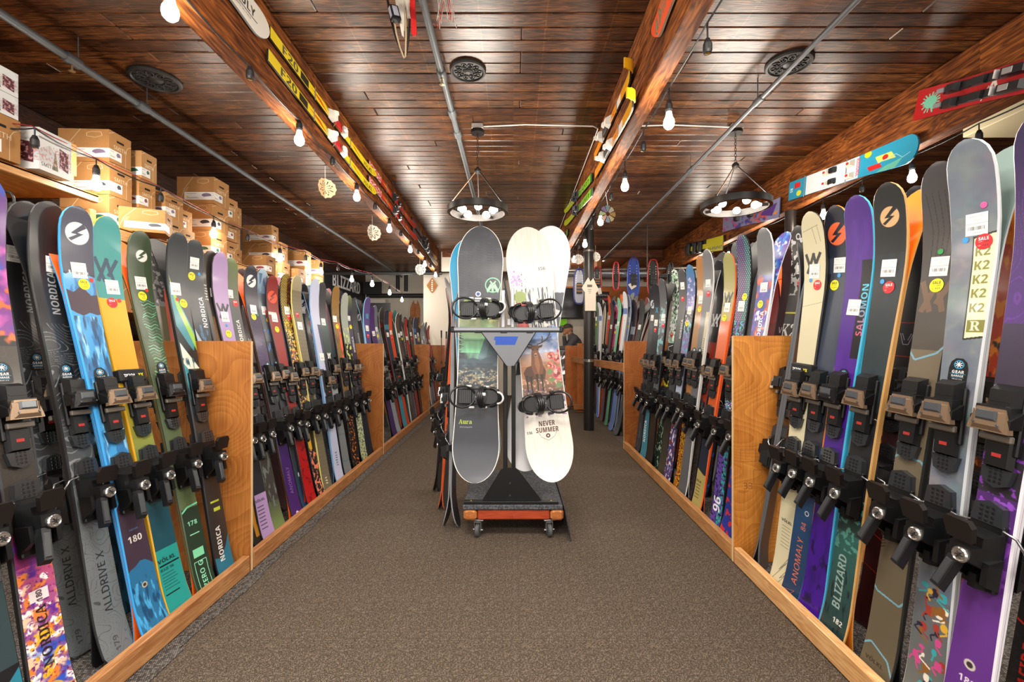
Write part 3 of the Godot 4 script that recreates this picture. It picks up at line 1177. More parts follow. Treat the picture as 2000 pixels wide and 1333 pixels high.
func fit_bindings(o, k, l, fine, cap, ts = 0.553, hs = 0.362):
	var tx = on_ski(ts, k, l)
	var hx = on_ski(hs, k, l)
	tx.basis = tx.basis * Basis.from_scale(Vector3(1.12, 1.12, 1.2))
	hx.basis = hx.basis * Basis.from_scale(Vector3(1.3, 1.25, 1.3))
	if fine:
		var mm = toe["m_" + cap]
		var b = part(o, "toe_piece", toe.body, mm[0], tx)
		part(b, "toe_cap", toe.cap, mm[1])
		part(b, "gauge_window", toe.glass, mm[2])
		part(b, "sole_plate", toe.plate, mm[3])
		part(b, "red_label", toe.label, mm[4])
		part(b, "clear_end", toe.foot, mm[5])
		part(b, "vent_ribs", toe.teeth, mm[6]).set_meta("kind", "stuff")
		var h = part(o, "heel_piece", heel.body, heel.m[0], hx)
		part(h, "lever", heel.lever, heel.m[1])
		part(h, "release_arm", heel.arm, heel.m[2])
		part(h, "gauge_strip", heel.strip, heel.m[3])
		part(h, "screw_head", heel.disc, heel.m[4])
		part(h, "screw_star", heel.star, heel.m[5])
		part(h, "clear_end", heel.foot, heel.m[6])
		part(h, "vent_ribs", heel.teeth, heel.m[7]).set_meta("kind", "stuff")
		part(h, "brake_arm", heel.wire, heel.m[8])
		part(h, "brake_tip", heel.tips, heel.m[9])
		part(h, "brake_arm", heel.wire2, heel.m[8])
		part(h, "brake_tip", heel.tips2, heel.m[9])
	else:
		part(o, "toe_piece", toe.all, toe["m_" + cap], tx)
		part(o, "heel_piece", heel.all, heel.m, hx)

# where a ski stands: tail on the carpet in row dx behind the rail at pixel column tu, tip on the ray through (pu, pv)
func lean(row, tu, pu, pv, dx, l) -> Array:
	var sg := -1.0 if row == "L" else 1.0
	var a: float = (-1.418 if row == "L" else 1.222) + sg * dx
	var b: float = -0.0145 if row == "L" else 0.0225
	var z: float = a / ((tu - CX) / F - b)
	var tail := Vector3(a + b * z, 0.006, -z)
	var ray: Vector3 = at(pu, pv, 1.0) - Vector3(0, EYE, 0)
	# |eye + ray t - tail| = l
	var oc := Vector3(0, EYE, 0) - tail
	var qa := ray.dot(ray)
	var qb := 2.0 * oc.dot(ray)
	var qc = oc.dot(oc) - l * l
	var d = qb * qb - 4 * qa * qc
	var t: float
	if d <= 0:
		t = -qb / (2 * qa)
	else:
		var t0: float = (-qb - sqrt(d)) / (2 * qa)
		var t1: float = (-qb + sqrt(d)) / (2 * qa)
		t = t0 if abs(t0 - z) < abs(t1 - z) else t1
	# stay close to the upright plane of the tail
	t = clampf(t, z - 0.12, z + 0.12)
	var tip := Vector3(0, EYE, 0) + ray * t
	return [tail, tip]

func stand(tail, tip, sg, yaw = 0.0, gap = 0.0) -> Transform3D:
	var y: Vector3 = (tip - tail).normalized()
	var n := Vector3(-sg, 0, 0).rotated(Vector3.UP, yaw * sg)
	n = (n - y * n.dot(y)).normalized()
	var x := y.cross(n)
	return Transform3D(Basis(x, y, n), tail + n * gap)

# a pair stands base to base: the outer ski faces the aisle, the inner one faces away
func pair(row, tu, pu, pv, dx, kind, top, opt = {}):
	var l0: float = opt.get("l", 1.8)
	var sg := -1.0 if row == "L" else 1.0
	var w = lean(row, tu, pu, pv, dx, l0) if not opt.has("pts") else opt.pts
	var l: float = snappedf((w[1] - w[0]).length(), 0.04)
	var k: Dictionary = KINDS[kind]
	var yaw: float = opt.get("yaw", clampf(0.02 + 0.05 * -w[0].z, 0.0, 0.26))
	var fine: bool = opt.get("fine", false)
	var xf = stand(w[0], w[1], sg, yaw, 0.0004)
	var m = ski_mesh(kind, l, 34 if fine else 22)
	var group: String = opt.get("group", "skis in the row under the boxes" if row == "L" else "skis in the row opposite the boxes")
	var o = thing("ski", opt.label, "ski", Vector3.ZERO, group)
	o.transform = xf
	var side = mat(opt.get("side", "1b1c1f"), 0.35)
	var base = mat(opt.get("base", "17181b"), 0.4) if not opt.has("base_mat") else opt.base_mat
	part(o, "ski_body", m, [top, side, base])
	fit_bindings(o, k, l, fine, opt.get("cap", "bronze"), opt.get("ts", 0.553), opt.get("hs", 0.362))
	if opt.has("p"):
		for q in opt.p:
			# kind, s, x, roll
			var ms = {"p": [meshes.price, tmat(tex.price, 0.5)], "y": [meshes.disc, tmat(tex.sale_y, 0.5)], "r": [meshes.disc, tmat(tex.sale_r, 0.5)], "g": [meshes.shop, tmat(tex.shop, 0.35)], "b": [meshes.disc, mat("3f97d6", 0.5)], "d": [meshes.disc, mat("d6382f", 0.5)], "k": [meshes.disc, mat("e85a9c", 0.5)], "n": [meshes.disc, mat("2f9a4e", 0.5)]}[q[0]]
			var xs = on_ski(q[1], k, l, q[2], q[3] if q.size() > 3 else 0.0)
			if q[0] in ["b", "d", "k", "n"]:
				xs.basis = xs.basis * Basis.from_scale(Vector3(0.4, 0.4, 1))
			part(o, {"p": "price_tag", "y": "sale_sticker", "r": "sale_sticker", "g": "shop_sticker"}.get(q[0], "dot_sticker"), ms[0], ms[1], xs)
	if opt.get("strap", false):
		var g := MB.new()
		g.bbox(Vector3(0, 0, -0.004), Vector3(0.122, 0.055, 0.05), 0.006)
		var so = part(o, "strap", join([g]), mat("131417", 0.7), on_ski(0.605, k, l))
		for tt in [["VÖLKL", "f2f2f2", -0.02, 0.018], ["XX", "e8dc20", 0.032, 0.02]]:
			var tm := TextMesh.new()
			tm.text = tt[0]
			tm.font = tex_font(0)
			tm.font_size = 40
			tm.pixel_size = tt[3] / 42.0
			tm.depth = 0.0006
			part(so, "lettering", tm, mat(tt[1], 0.6), Transform3D(Basis(Vector3.BACK, PI), Vector3(tt[2], 0, 0.0214)))
	if opt.get("single", false):
		return o
	var back = thing("ski", opt.get("label2", inner(opt.label)), "ski", Vector3.ZERO, group)
	var bx = stand(w[0], w[1], sg, yaw, -0.0004)
	back.transform = Transform3D(bx.basis * Basis(Vector3.UP, PI), bx.origin)
	part(back, "ski_body", m, [opt.get("top2", top), side, base])
	fit_bindings(back, k, l, false, opt.get("cap", "bronze"), opt.get("ts", 0.553), opt.get("hs", 0.362))
	return o

func inner(label) -> String:
	for lead in ["inner ski of the pair behind the ", "inner ski behind the ", "inner partner of the "]:
		if (lead + label).split(" ").size() <= 16:
			return lead + label
	return "inner " + label

# ---------------------------------------------------------------- top sheets
func sheet(called) -> StandardMaterial3D:
	if tex.has("s_" + called):
		return tex["s_" + called]
	var c := Canvas.new(self, 80, 1100, "1d1e22")
	match called:
		"galaxy":
			c.grad(0, 0.3, "5a2d7a", "7a3a8a")
			c.spot("2f4fb8", 1, 0.012, 120, 0.0, 0.3, 1, 1, 40)
			c.spot("d060b0", 2, 0.015, 135, 0.05, 0.3, 1, 1, 40)
			c.spot("e06a35", 3, 0.02, 140, 0.2, 0.34, 1, 1, 25)
			c.grad(0.32, 0.66, "3a342e", "2b2622")
			c.contour("4a443c", 5, 0.015, 9, 0.32, 0.64, 0.1, 0.6)
			c.grad(0.66, 0.72, "5a2440", "8a2a68")
			c.grad(0.72, 1.0, "c05078", "5060c0")
			c.spot("5a2a98", 6, 0.022, 128, 0.68, 0.84, 1, 1, 30)
			c.spot("f0c8a8", 7, 0.02, 138, 0.73, 0.97, 1, 1, 20)
			c.spot("e0803a", 8, 0.024, 142, 0.72, 0.96, 1, 1, 18)
			c.spot("f2ece6", 17, 0.03, 152, 0.74, 0.97, 1, 1, 12)
			c.spot("e0b030", 9, 0.03, 158, 0.82, 0.95, 1, 1, 15)
			c.spot("2f55c0", 10, 0.02, 140, 0.86, 1.0, 1, 1, 30)
			c.spot("6a2468", 13, 0.1, 165, 0.7, 0.95, 1, 1, 15)
			c.text("NORDICA", 0.5, 0.845, 0.22, "241f1c", 1, 2)
			c.disc(0.45, 0.945, 0.26, "c8a040", 0.22)
			c.disc(0.45, 0.945, 0.2, "e8e8f0")
			c.band(0.765, 0.785, "e8dfe0", 0.3, 0.7)
			c.text("180", 0.5, 0.775, 0.13, "3a2a30", 1)
		"alldrive":
			c.grad(0, 0.42, "222326", "2a2c2f")
			c.grad(0.42, 0.72, "2c2e30", "6c7275")
			c.band(0.72, 1.0, "72787b")
			c.contour("8d9194", 21, 0.006, 15, 0.27, 0.66, 0.07, 0.8, 1, 1.0)
			c.contour("43484b", 23, 0.008, 11, 0.66, 1.0, 0.07, 0.8)
			c.text("NORDICA", 0.55, 0.2, 0.22, "9ea1a3", 1, 0)
			c.text("ΛLLDRIVE X", 0.52, 0.835, 0.22, "1b1c1e", 1, 1, 1.15)
			c.text("179", 0.5, 0.965, 0.14, "2a2c2e", 1, 1, 1.4)
		"rustler":
			c.band(0, 0.15, "33354a")
			c.spot("43455c", 4, 0.2, 140, 0, 0.16, 1, 8, 60, 0.5)
			c.bolt(0.5, 0.06, 0.34, "ecebdf", "33354a")
			c.ridge("4a9bd0", 0.152, 0.012, 0.2, 3)
			c.spot("2f6fae", 31, 0.03, 120, 0.15, 0.2, 1, 2, 20)
			c.ridge("40303f", 0.185, 0.03, 0.26, 5, 4)
			c.ridge("3f97d2", 0.235, 0.035, 0.72, 7, 5)
			c.spot("2c6ea8", 33, 0.02, 118, 0.25, 0.7, 0.6, 2.5, 25)
			c.spot("8cc4e4", 34, 0.03, 158, 0.25, 0.7, 0.6, 3, 20)
			c.spot("1f4a70", 35, 0.03, 150, 0.25, 0.4, 0.5, 3, 15)
			c.ridge("40303f", 0.69, 0.03, 0.86, 9, 4)
			c.ridge("2a6d98", 0.83, 0.03, 1.0, 11, 6)
			c.spot("4aa6dc", 36, 0.03, 140, 0.86, 1.0, 0.5, 2, 20)
			c.spot("1c4a72", 37, 0.03, 150, 0.85, 1.0, 0.5, 2, 20)
			c.text("180", 0.5, 0.765, 0.2, "f0ede4")
			c.marks(0.5, 0.744, 0.05, "5a90c8", 0, 7)
			c.disc(0.5, 0.87, 0.09, "b8b09a")
			c.disc(0.5, 0.87, 0.05, "3a2f30")
			c.text("R U S T L E R", 0.5, 0.148, 0.08, "dedccf", 0, 0)
		"teal_yellow":
			c.band(0, 0.2, "2f8f8e")
			c.chevrons(0.45, 0.13, 0.4, "1f3f58", 0.13)
			c.grad(0.2, 0.36, "dba70f", "d09c14")
			c.grad(0.36, 0.55, "cf9b15", "84883c")
			c.grad(0.55, 0.72, "8a8f40", "24505a")
			c.band(0.72, 0.82, "1d4a57")
			c.band(0.82, 1.0, "26948d")
			c.text("VÖLKL", 0.45, 0.845, 0.13, "101a1c", 0, 0, 1.2)
			c.band(0.857, 0.861, "101a1c", 0.15, 0.85)
			c.text("BLAZE 104", 0.4, 0.868, 0.08, "14312f", 0, 0)
			for j in 6:
				c.band(0.878 + j * 0.007, 0.88 + j * 0.007, "1c5a55", 0.18, 0.6 + 0.05 * (j % 3))
			c.band(0.925, 0.928, "101a1c", 0.15, 0.65)
			c.ridge("1a5f5c", 0.972, 0.02, 0.985, 3, 12)
			c.disc(0.5, 0.48, 0.12, "e4b04a")
		"zero_g":
			c.grad(0, 0.3, "3d4b36", "465540")
			c.grad(0.3, 0.76, "4b5a42", "5d6d48")
			c.band(0.76, 1.0, "2a3a2c")
			c.bolt(0.55, 0.065, 0.22, "e6e7df", "3d4b36")
			for j in 34:
				var y: float = 0.19 + j * 0.0085
				var p := []
				for e in 9:
					var u: float = 0.3 + 0.12 * sin(j * 0.7) * 0.5 + e * 0.07
					p.append_array([u, y + 0.0035 * sin(e * 1.1 + j * 0.5) + 0.006 * (0.5 - e / 8.0) * sin(j * 0.35)])
				c.line("77cfa4", p, 1.3 + 0.8 * sin(j * 1.7))
			c.line("7fe0b0", [0.0, 0.775, 0.4, 0.757, 1.0, 0.752], 5.0)
			c.band(0.595, 0.615, "d0d8c8", 0.4, 0.62)
			c.text("178", 0.5, 0.8, 0.16, "8fe0b8", 0, 0, 1.2)
			c.band(0.828, 0.831, "8fe0b8", 0.3, 0.7)
			c.band(0.868, 0.89, "7fd8a8", 0.28, 0.72)
			c.line("8fe0b8", [0.25, 0.9, 0.75, 0.9, 0.75, 0.968, 0.25, 0.968, 0.25, 0.9], 2.0)
			c.text("ZERO G", 0.5, 0.934, 0.2, "8fe0b8", 1)
			c.band(0.98, 0.992, "8fe0b8", 0.6, 0.85)
		"teal_peak":
			c.band(0, 1, "2b3034")
			c.poly("3a8896", [0.0, 0.14, 0.3, 0.17, 0.95, 0.3, 0.7, 0.34, 0.0, 0.26])
			c.poly("8fbc3c", [0.1, 0.12, 0.5, 0.22, 0.95, 0.31, 0.9, 0.35, 0.3, 0.22])
			c.poly("1f2a30", [0.0, 0.25, 0.6, 0.33, 0.9, 0.38, 0.4, 0.36])
			c.poly("dfe6d8", [0.0, 0.3, 1.0, 0.41, 1.0, 0.47, 0.2, 0.42])
			c.poly("4f9fae", [0.0, 0.36, 0.9, 0.45, 1.0, 0.52, 0.3, 0.5])
			c.spot("2c5f70", 51, 0.03, 140, 0.36, 0.53, 0.6, 2, 20)
			c.band(0.53, 1.0, "352f2c")
			c.text("NORDICA", 0.45, 0.89, 0.22, "e0ded8", 1, 0)
			c.poly("2f6f86", [1.0, 0.85, 0.7, 0.9, 0.4, 0.93, 0.0, 0.92, 0.0, 1.0, 1.0, 1.0])
			c.text("NORDICA", 0.45, 0.89, 0.22, "e0ded8", 1, 0)
			c.band(0.77, 0.775, "b8c83c", 0.3, 0.7)
			c.band(0.79, 0.8, "b8c83c", 0.4, 0.7)
		"blue_shard":
			c.band(0, 1, "33383d")
			c.text("NORDICA", 0.7, 0.22, 0.22, "dfe3e6", 1, 0)
			c.poly("a9bccb", [0.0, 0.25, 1.0, 0.42, 1.0, 0.7, 0.0, 0.5])
			c.poly("5f8fb8", [0.1, 0.33, 0.9, 0.4, 0.7, 0.52, 0.2, 0.44])
			c.poly("e6ebee", [0.5, 0.42, 1.0, 0.46, 1.0, 0.6, 0.3, 0.54])
			c.spot("4a6f92", 55, 0.03, 150, 0.26, 0.6, 0.6, 2, 15)
		"brown_cork":
			c.band(0, 1, "3a3430")
			c.band(0.22, 0.5, "8a6238", 0.35, 1.0)
			c.spot("5f4226", 61, 0.25, 140, 0.22, 0.5, 1, 1, 20)
			c.band(0.5, 1.0, "26241f")
			c.band(0.84, 0.96, "b07a24", 0.3, 0.9)
			c.marks(0.2, 0.14, 0.16, "d8d4cc", 1, 6)
		"lilac_mint":
			c.band(0, 0.32, "a78bb8")
			c.chevrons(0.5, 0.2, 0.36, "1f1d28", 0.14)
			c.grad(0.32, 0.62, "9adcc0", "8ed0b6")
			c.band(0.62, 0.83, "2a2c32")
			c.band(0.83, 1.0, "a98cba")
			c.text("VÖLKL", 0.45, 0.85, 0.12, "33303c", 0, 0, 1.2)
			for j in 7:
				c.band(0.87 + j * 0.012, 0.874 + j * 0.012, "5a4f66", 0.2, 0.6)
		"olive_nordica":
			c.grad(0, 0.16, "6d7c4c", "4a4f44")
			c.grad(0.16, 0.5, "44484a", "3a3d42")
			c.text("NORDICA", 0.6, 0.27, 0.22, "e0e0dc", 1)
			c.poly("55585e", [0, 0.34, 1, 0.42, 1, 0.6, 0, 0.5])
			c.band(0.55, 0.88, "3c3a36")
			c.poly("2b2a28", [0, 0.6, 1, 0.7, 1, 0.75, 0, 0.66])
			c.grad(0.88, 1.0, "4a5040", "7f9450")
			c.spot("6a6f6a", 65, 0.03, 150, 0.6, 0.9, 0.6, 2, 20)
		"navy_bolt":
			c.grad(0, 0.1, "1e1b2a", "2a2738")
			c.bolt(0.5, 0.06, 0.33, "dcdcdc", "1e1b2a")
			c.grad(0.1, 0.42, "2d2a3a", "3f2d58")
			c.contour("6a3a8a", 71, 0.008, 14, 0.18, 0.4, 0.12, 0.6, 3, 1)
			c.grad(0.42, 0.46, "b8b2c0", "2a2a30")
			c.ridge("26262c", 0.43, 0.012, 0.66, 3, 14)
			c.grad(0.66, 1.0, "3a2060", "4a2668")
			c.text("ANOMALY", 0.5, 0.84, 0.22, "8a6aa8", 1, 1)
			c.disc(0.5, 0.965, 0.1, "d0c8e0")
		"blue_fog":
			c.grad(0, 0.1, "9ab0bf", "6f8ea8")
			c.spot("4a6a8a", 75, 0.03, 128, 0.02, 0.12, 0.7, 3, 20)
			c.grad(0.1, 0.3, "55626e", "41464d")
			c.text("NORDICA", 0.7, 0.25, 0.22, "d8dce0", 1)
			c.spot("3a68a8", 77, 0.02, 140, 0.25, 0.45, 0.8, 2, 20)
			c.grad(0.45, 0.75, "3b3f45", "2c2f34")
			c.grad(0.75, 1.0, "303438", "26466e")
			c.disc(0.45, 0.85, 0.1, "e8e8e8", 0.0, 2.2)
			c.disc(0.5, 0.94, 0.1, "e8e8e8", 0.0, 2.2)
		"red_bolt":
			c.grad(0, 0.3, "7a1a16", "8c1c18")
			c.bolt(0.5, 0.09, 0.36, "f04a22", "7a1a16")
			c.band(0.155, 0.168, "e8c8c0", 0.0, 0.7)
			c.grad(0.3, 0.66, "8f1d1a", "7c1816")
			c.grad(0.66, 1.0, "9a1416", "a81414")
			c.spot("6a1012", 81, 0.03, 150, 0.7, 1.0, 1, 1, 20)
		"yellow_check":
			c.band(0, 1, "2b2722")
			c.band(0.0, 0.26, "d9b822")
			c.band(0.0, 0.26, "8a2430", 0.55, 1.0)
			c.spot("d9b822", 83, 0.04, 120, 0.0, 0.26, 1, 1, 40)
			c.hatch("2b2722", 0.0, 0.26, 10, 0, 0.5, 0.8)
			c.hatch("2b2722", 0.0, 0.26, 10, 0, 0.3, -0.8)
			c.spot("d8c49a", 84, 0.06, 150, 0.25, 0.6, 1, 1, 12)
			c.spot("e0b81e", 85, 0.05, 160, 0.2, 0.62, 1, 1, 10)
			c.spot("c04038", 86, 0.04, 170, 0.3, 0.6, 1, 1, 10)
			c.band(0.66, 0.78, "d8a422", 0.0, 0.4)
			c.spot("e07a60", 87, 0.03, 130, 0.78, 1.0, 1, 1, 15)
			c.spot("201c1c", 88, 0.04, 150, 0.76, 1.0, 1, 1, 10)
		"tan_weave":
			c.band(0, 1, "8f8468")
			c.hatch("2f2a22", 0.06, 0.97, 6, 0, 0.42, 0.35)
			c.grad(0.0, 0.07, "a89c80", "8f8468")
			c.band(0.55, 0.68, "3a3733", 0.0, 0.6)
			c.marks(0.5, 0.93, 0.2, "e6dfcc", 1, 3)
		"charcoal":
			c.grad(0, 0.2, "202533", "2a2e36")
			c.bolt(0.5, 0.1, 0.34, "c8ccd4", "202533")
			c.grad(0.2, 1.0, "2c2f35", "37393e")
			c.spot("4a4d54", 91, 0.03, 150, 0.2, 1.0, 0.6, 3, 30)
			c.marks(0.5, 0.86, 0.2, "6a6d74", 1, 8)
		"tribal":
			c.grad(0, 0.12, "7a62a8", "3f9cc8")
			c.spot("3aa8d0", 93, 0.03, 130, 0.0, 0.2, 1, 1, 20)
			c.band(0.2, 1, "1d2024")
			for j in 9:
				c.poly(["2f8f74", "d8502e", "2f8f74"][j % 3], [0.1, 0.2 + j * 0.04, 0.5, 0.23 + j * 0.04, 0.9, 0.2 + j * 0.04, 0.9, 0.215 + j * 0.04, 0.5, 0.245 + j * 0.04, 0.1, 0.215 + j * 0.04])
			c.poly("c83a30", [0.2, 0.19, 0.8, 0.19, 0.5, 0.25])
		"lavender":
			c.band(0, 1, "b7bcd4")
			c.poly("3e4456", [0.55, 0.22, 1.0, 0.22, 1.0, 0.52, 0.7, 0.44])
			c.poly("7e8ab4", [0.0, 0.56, 1.0, 0.6, 1.0, 0.7, 0.0, 0.66])
			c.marks(0.4, 0.67, 0.1, "4a5068", 0, 5)
			c.marks(0.5, 0.87, 0.2, "4a5068", 1, 6)
		"grey_chev":
			c.band(0, 0.2, "3c3b3e")
			c.grad(0.2, 0.45, "2d4a46", "35383a")
			c.band(0.45, 0.6, "8d9298")
			c.band(0.36, 0.39, "101010")
			c.chevrons(0.5, 0.375, 0.2, "f0f0f0")
			c.grad(0.6, 1.0, "7c8284", "6e7476")
			c.line("3f6f74", [0.0, 0.78, 0.5, 0.77, 1.0, 0.785], 3)
			c.line("3f6f74", [0.1, 0.9, 0.5, 0.91, 1.0, 0.9], 3)
		"pink_fade":
			c.grad(0, 0.35, "c98a94", "5c6470")
			c.grad(0.35, 0.6, "40606e", "2b2f36")
			c.grad(0.6, 1.0, "2b2f36", "4a2a30")
		"ochre":
			c.grad(0, 0.6, "8d6a34", "7c5a2e")
			c.band(0.2, 0.5, "e0582c", 0.62, 0.85)
			c.spot("5f4a2c", 95, 0.03, 150, 0.1, 0.6, 1, 2, 30)
			c.spot("d87a28", 96, 0.05, 150, 0.6, 1.0, 1, 1, 12)
			c.spot("221c18", 97, 0.05, 128, 0.62, 1.0, 1, 1, 12)
		"pale_graph":
			c.grad(0, 0.3, "a8aca4", "8a9488")
			c.spot("c8d070", 98, 0.04, 160, 0.2, 0.6, 1, 2, 10)
			c.grad(0.6, 1.0, "cfd0b8", "a8b080")
			c.spot("5a6a50", 99, 0.05, 140, 0.6, 1.0, 1, 1, 10)
		"olive_navy":
			c.grad(0, 0.1, "7c8a54", "3a3548")
			c.grad(0.1, 0.5, "352f48", "2a3448")
			c.text("NORDICA", 0.65, 0.3, 0.22, "dfdfe6", 1)
			c.grad(0.5, 1.0, "26303f", "1c1f28")
		"violet":
			c.grad(0, 0.3, "5d4a82", "4c4478")
			c.disc(0.6, 0.12, 0.2, "4a8fb0", 0.0, 2.0)
			c.grad(0.3, 0.6, "4a4a84", "3f3a5c")
			c.grad(0.6, 1.0, "35283c", "4a3f50")
		"camo":
			c.band(0, 1, "6f6a48")
			c.band(0.0, 0.2, "2a2828")
			c.spot("8c8c8c", 101, 0.03, 140, 0.0, 0.2, 1, 1, 10)
			c.band(0.44, 1.0, "1c1a1a")
			c.spot("d2391f", 102, 0.025, 125, 0.44, 0.9, 1, 1, 6)
			c.spot("9a9a9a", 103, 0.025, 150, 0.44, 0.9, 1, 1, 6)
		"blue_range":
			c.grad(0, 0.3, "22303f", "2b5a86")
			c.ridge("c0402c", 0.33, 0.05, 0.4, 3, 4)
			c.ridge("3f84b4", 0.36, 0.05, 0.62, 5, 5)
			c.spot("a8cfe0", 105, 0.03, 158, 0.36, 0.6, 0.5, 2, 15)
			c.grad(0.6, 0.72, "1c2a3c", "1c3448")
			c.grad(0.72, 1.0, "1b3f58", "20566e")
			c.spot("123040", 106, 0.03, 140, 0.7, 1.0, 0.6, 2, 20)
		"slate_teal":
			c.grad(0, 0.86, "2c3a3e", "34464a")
			c.poly("2a7f94", [0.0, 0.93, 1.0, 0.86, 1.0, 1.0, 0.0, 1.0])
		"cream_volkl":
			c.band(0, 1, "cfc7a6")
			c.line("8a8468", [0.1, 0.045, 0.75, 0.035], 1.5)
			c.line("8a8468", [0.5, 0.04, 0.62, 0.08], 1.5)
			c.line("8a8468", [0.7, 0.035, 0.8, 0.075], 1.5)
			c.chevrons(0.45, 0.125, 0.34, "3a3a38", 0.15)
			c.line("9a947a", [0, 0.235, 1, 0.222], 1.5)
			c.disc(0.3, 0.47, 0.5, "33332f", 0.0, 2.2)
			for j in 4:
				c.line("cfc7a6", [0.05 + j * 0.18, 0.53, 0.1 + j * 0.2, 0.48, 0.25 + j * 0.16, 0.42], 4.0)
			c.grad(0.58, 0.75, "cfc7a6", "c3bc9c")
			c.text("VÖLKL", 0.5, 0.795, 0.1, "2a2a26", 0, 0, 1.2)
			for j in 7:
				c.band(0.81 + j * 0.009, 0.812 + j * 0.009, "8a8468", 0.3, 0.7)
			c.line("4a4a40", [0.2, 0.96, 0.7, 0.9, 0.4, 0.93, 0.8, 0.88], 1.2)
			c.line("4a4a40", [0.3, 0.985, 0.75, 0.93, 0.5, 0.95, 0.9, 0.9], 1.2)
		"anomaly_navy":
			c.grad(0, 0.12, "181c2a", "232838")
			c.bolt(0.5, 0.065, 0.36, "f06a3a", "1c2030")
			c.grad(0.12, 0.42, "39404e", "3a4152")
			c.spot("4c5468", 111, 0.2, 140, 0.1, 0.4, 1, 8, 60, 0.5)
			c.grad(0.42, 0.46, "3a3f4e", "5a464c")
			c.ridge("2b2a33", 0.455, 0.012, 0.6, 5, 14)
			c.line("b0604a", [0, 0.457, 0.2, 0.452, 0.4, 0.46, 0.6, 0.453, 0.8, 0.459, 1, 0.452], 2.0)
			c.grad(0.58, 0.72, "243a5c", "243f66")
			c.grad(0.72, 1.0, "27486f", "1f3654")
			c.text("ANOMALY", 0.5, 0.875, 0.24, "e8704a", 1, 1, 1.1)
			c.text("84", 0.55, 0.785, 0.2, "e8704a", 1, 1)
			c.disc(0.62, 0.75, 0.09, "d8d8d8", 0.06)
			c.line("b05a48", [0.2, 0.96, 0.6, 0.95, 0.35, 0.975, 0.75, 0.965], 1.5)
		"purple_salomon":
			c.grad(0, 0.5, "46207c", "4a1f86")
			c.spot("5a2c98", 113, 0.02, 130, 0.05, 0.5, 1, 4, 50, 0.6)
			c.band(0.14, 0.36, "17161c", 0.62, 1.0)
			c.text("SALOMON", 0.8, 0.25, 0.22, "58c8e0", 1, 0, 1.1, "e0507a")
			c.grad(0.5, 1.0, "3e1a78", "3c1488")
			c.spot("2a0f5e", 114, 0.02, 140, 0.72, 1.0, 1, 3, 40, 0.7)
			c.spot("1d1040", 115, 0.03, 165, 0.8, 0.95, 1, 2, 20)
		"black_teal":
			c.grad(0, 0.14, "16191c", "1d2124")
			c.bolt(0.5, 0.067, 0.28, "cfa878", "16191c")
			c.grad(0.14, 0.4, "20262a", "2a383c")
			c.grad(0.4, 0.47, "2a383c", "2b2d2e")
			c.ridge("1f2021", 0.475, 0.014, 0.64, 5, 14)
			c.line("c8b088", [0, 0.485, 0.15, 0.475, 0.3, 0.488, 0.45, 0.48, 0.6, 0.49, 0.8, 0.484, 1, 0.492], 2.0)
			c.spot("23303a", 121, 0.02, 140, 0.14, 0.46, 1, 8, 40, 0.6)
			c.grad(0.64, 0.74, "1c1e20", "234440")
			c.grad(0.74, 1.0, "31615a", "1f3234")
			c.spot("4f8f84", 122, 0.04, 155, 0.66, 0.78, 1, 1, 10)
			c.text("182", 0.62, 0.935, 0.15, "d8d8d0")
			c.spot("16282a", 123, 0.03, 150, 0.82, 1.0, 0.4, 2, 20)
			c.text("BLIZZARD", 0.45, 0.85, 0.27, "8fa5a0", 1, 0)
			c.text("182", 0.62, 0.935, 0.15, "d8d8d0")
		"antler":
			c.grad(0, 0.5, "181a20", "1e2128")
			c.line("b0b0b8", [0.3, 0.32, 0.42, 0.345, 0.58, 0.345, 0.7, 0.32], 2)
			c.line("b0b0b8", [0.36, 0.32, 0.45, 0.335], 2)
			c.line("b0b0b8", [0.64, 0.32, 0.55, 0.335], 2)
			c.band(0.295, 0.298, "9a2420")
			c.band(0.37, 0.373, "9a2420")
			c.grad(0.5, 0.7, "26282c", "8a1a1a")
			c.band(0.62, 1.0, "40141a")
			c.line("c0241c", [0, 0.78, 1, 0.8], 3)
			c.line("c0241c", [0, 0.86, 1, 0.88], 2)
		"brown_chev":
			c.grad(0, 0.34, "39383b", "4a453f")
			for j in 5:
				c.line("232326", [0.15 + j * 0.15, 0.05, 0.3 + j * 0.13, 0.12, 0.25 + j * 0.1, 0.2], 1.5)
			c.chevrons(0.5, 0.24, 0.4, "6a5444")
			c.grad(0.34, 1.0, "6d6250", "5d5442")
			c.line("6fa0b4", [0.0, 0.335, 0.25, 0.36, 0.75, 0.345, 1.0, 0.325], 4)
			c.line("6fa0b4", [0.0, 0.56, 0.2, 0.545, 0.8, 0.545, 1.0, 0.56], 4)
			c.line("6fa0b4", [0.0, 0.8, 0.2, 0.815, 0.8, 0.82, 1.0, 0.8], 4)
			c.line("6fa0b4", [0.0, 0.93, 0.25, 0.915, 0.75, 0.93, 1.0, 0.96], 4)
			c.text("VÖLKL", 0.45, 0.945, 0.1, "2a2620", 0, 0, 1.2)
			c.disc(0.5, 0.515, 0.05, "a0b050")
			for j in 6:
				c.line("2a2824", [0.12, 0.7 + j * 0.006, 0.24, 0.694 + j * 0.006], 1.5)
				c.line("2a2824", [0.76, 0.7 + j * 0.006, 0.88, 0.706 + j * 0.006], 1.5)
			for j in 5:
				c.band(0.965 + j * 0.005, 0.967 + j * 0.005, "4a4436", 0.3, 0.6)
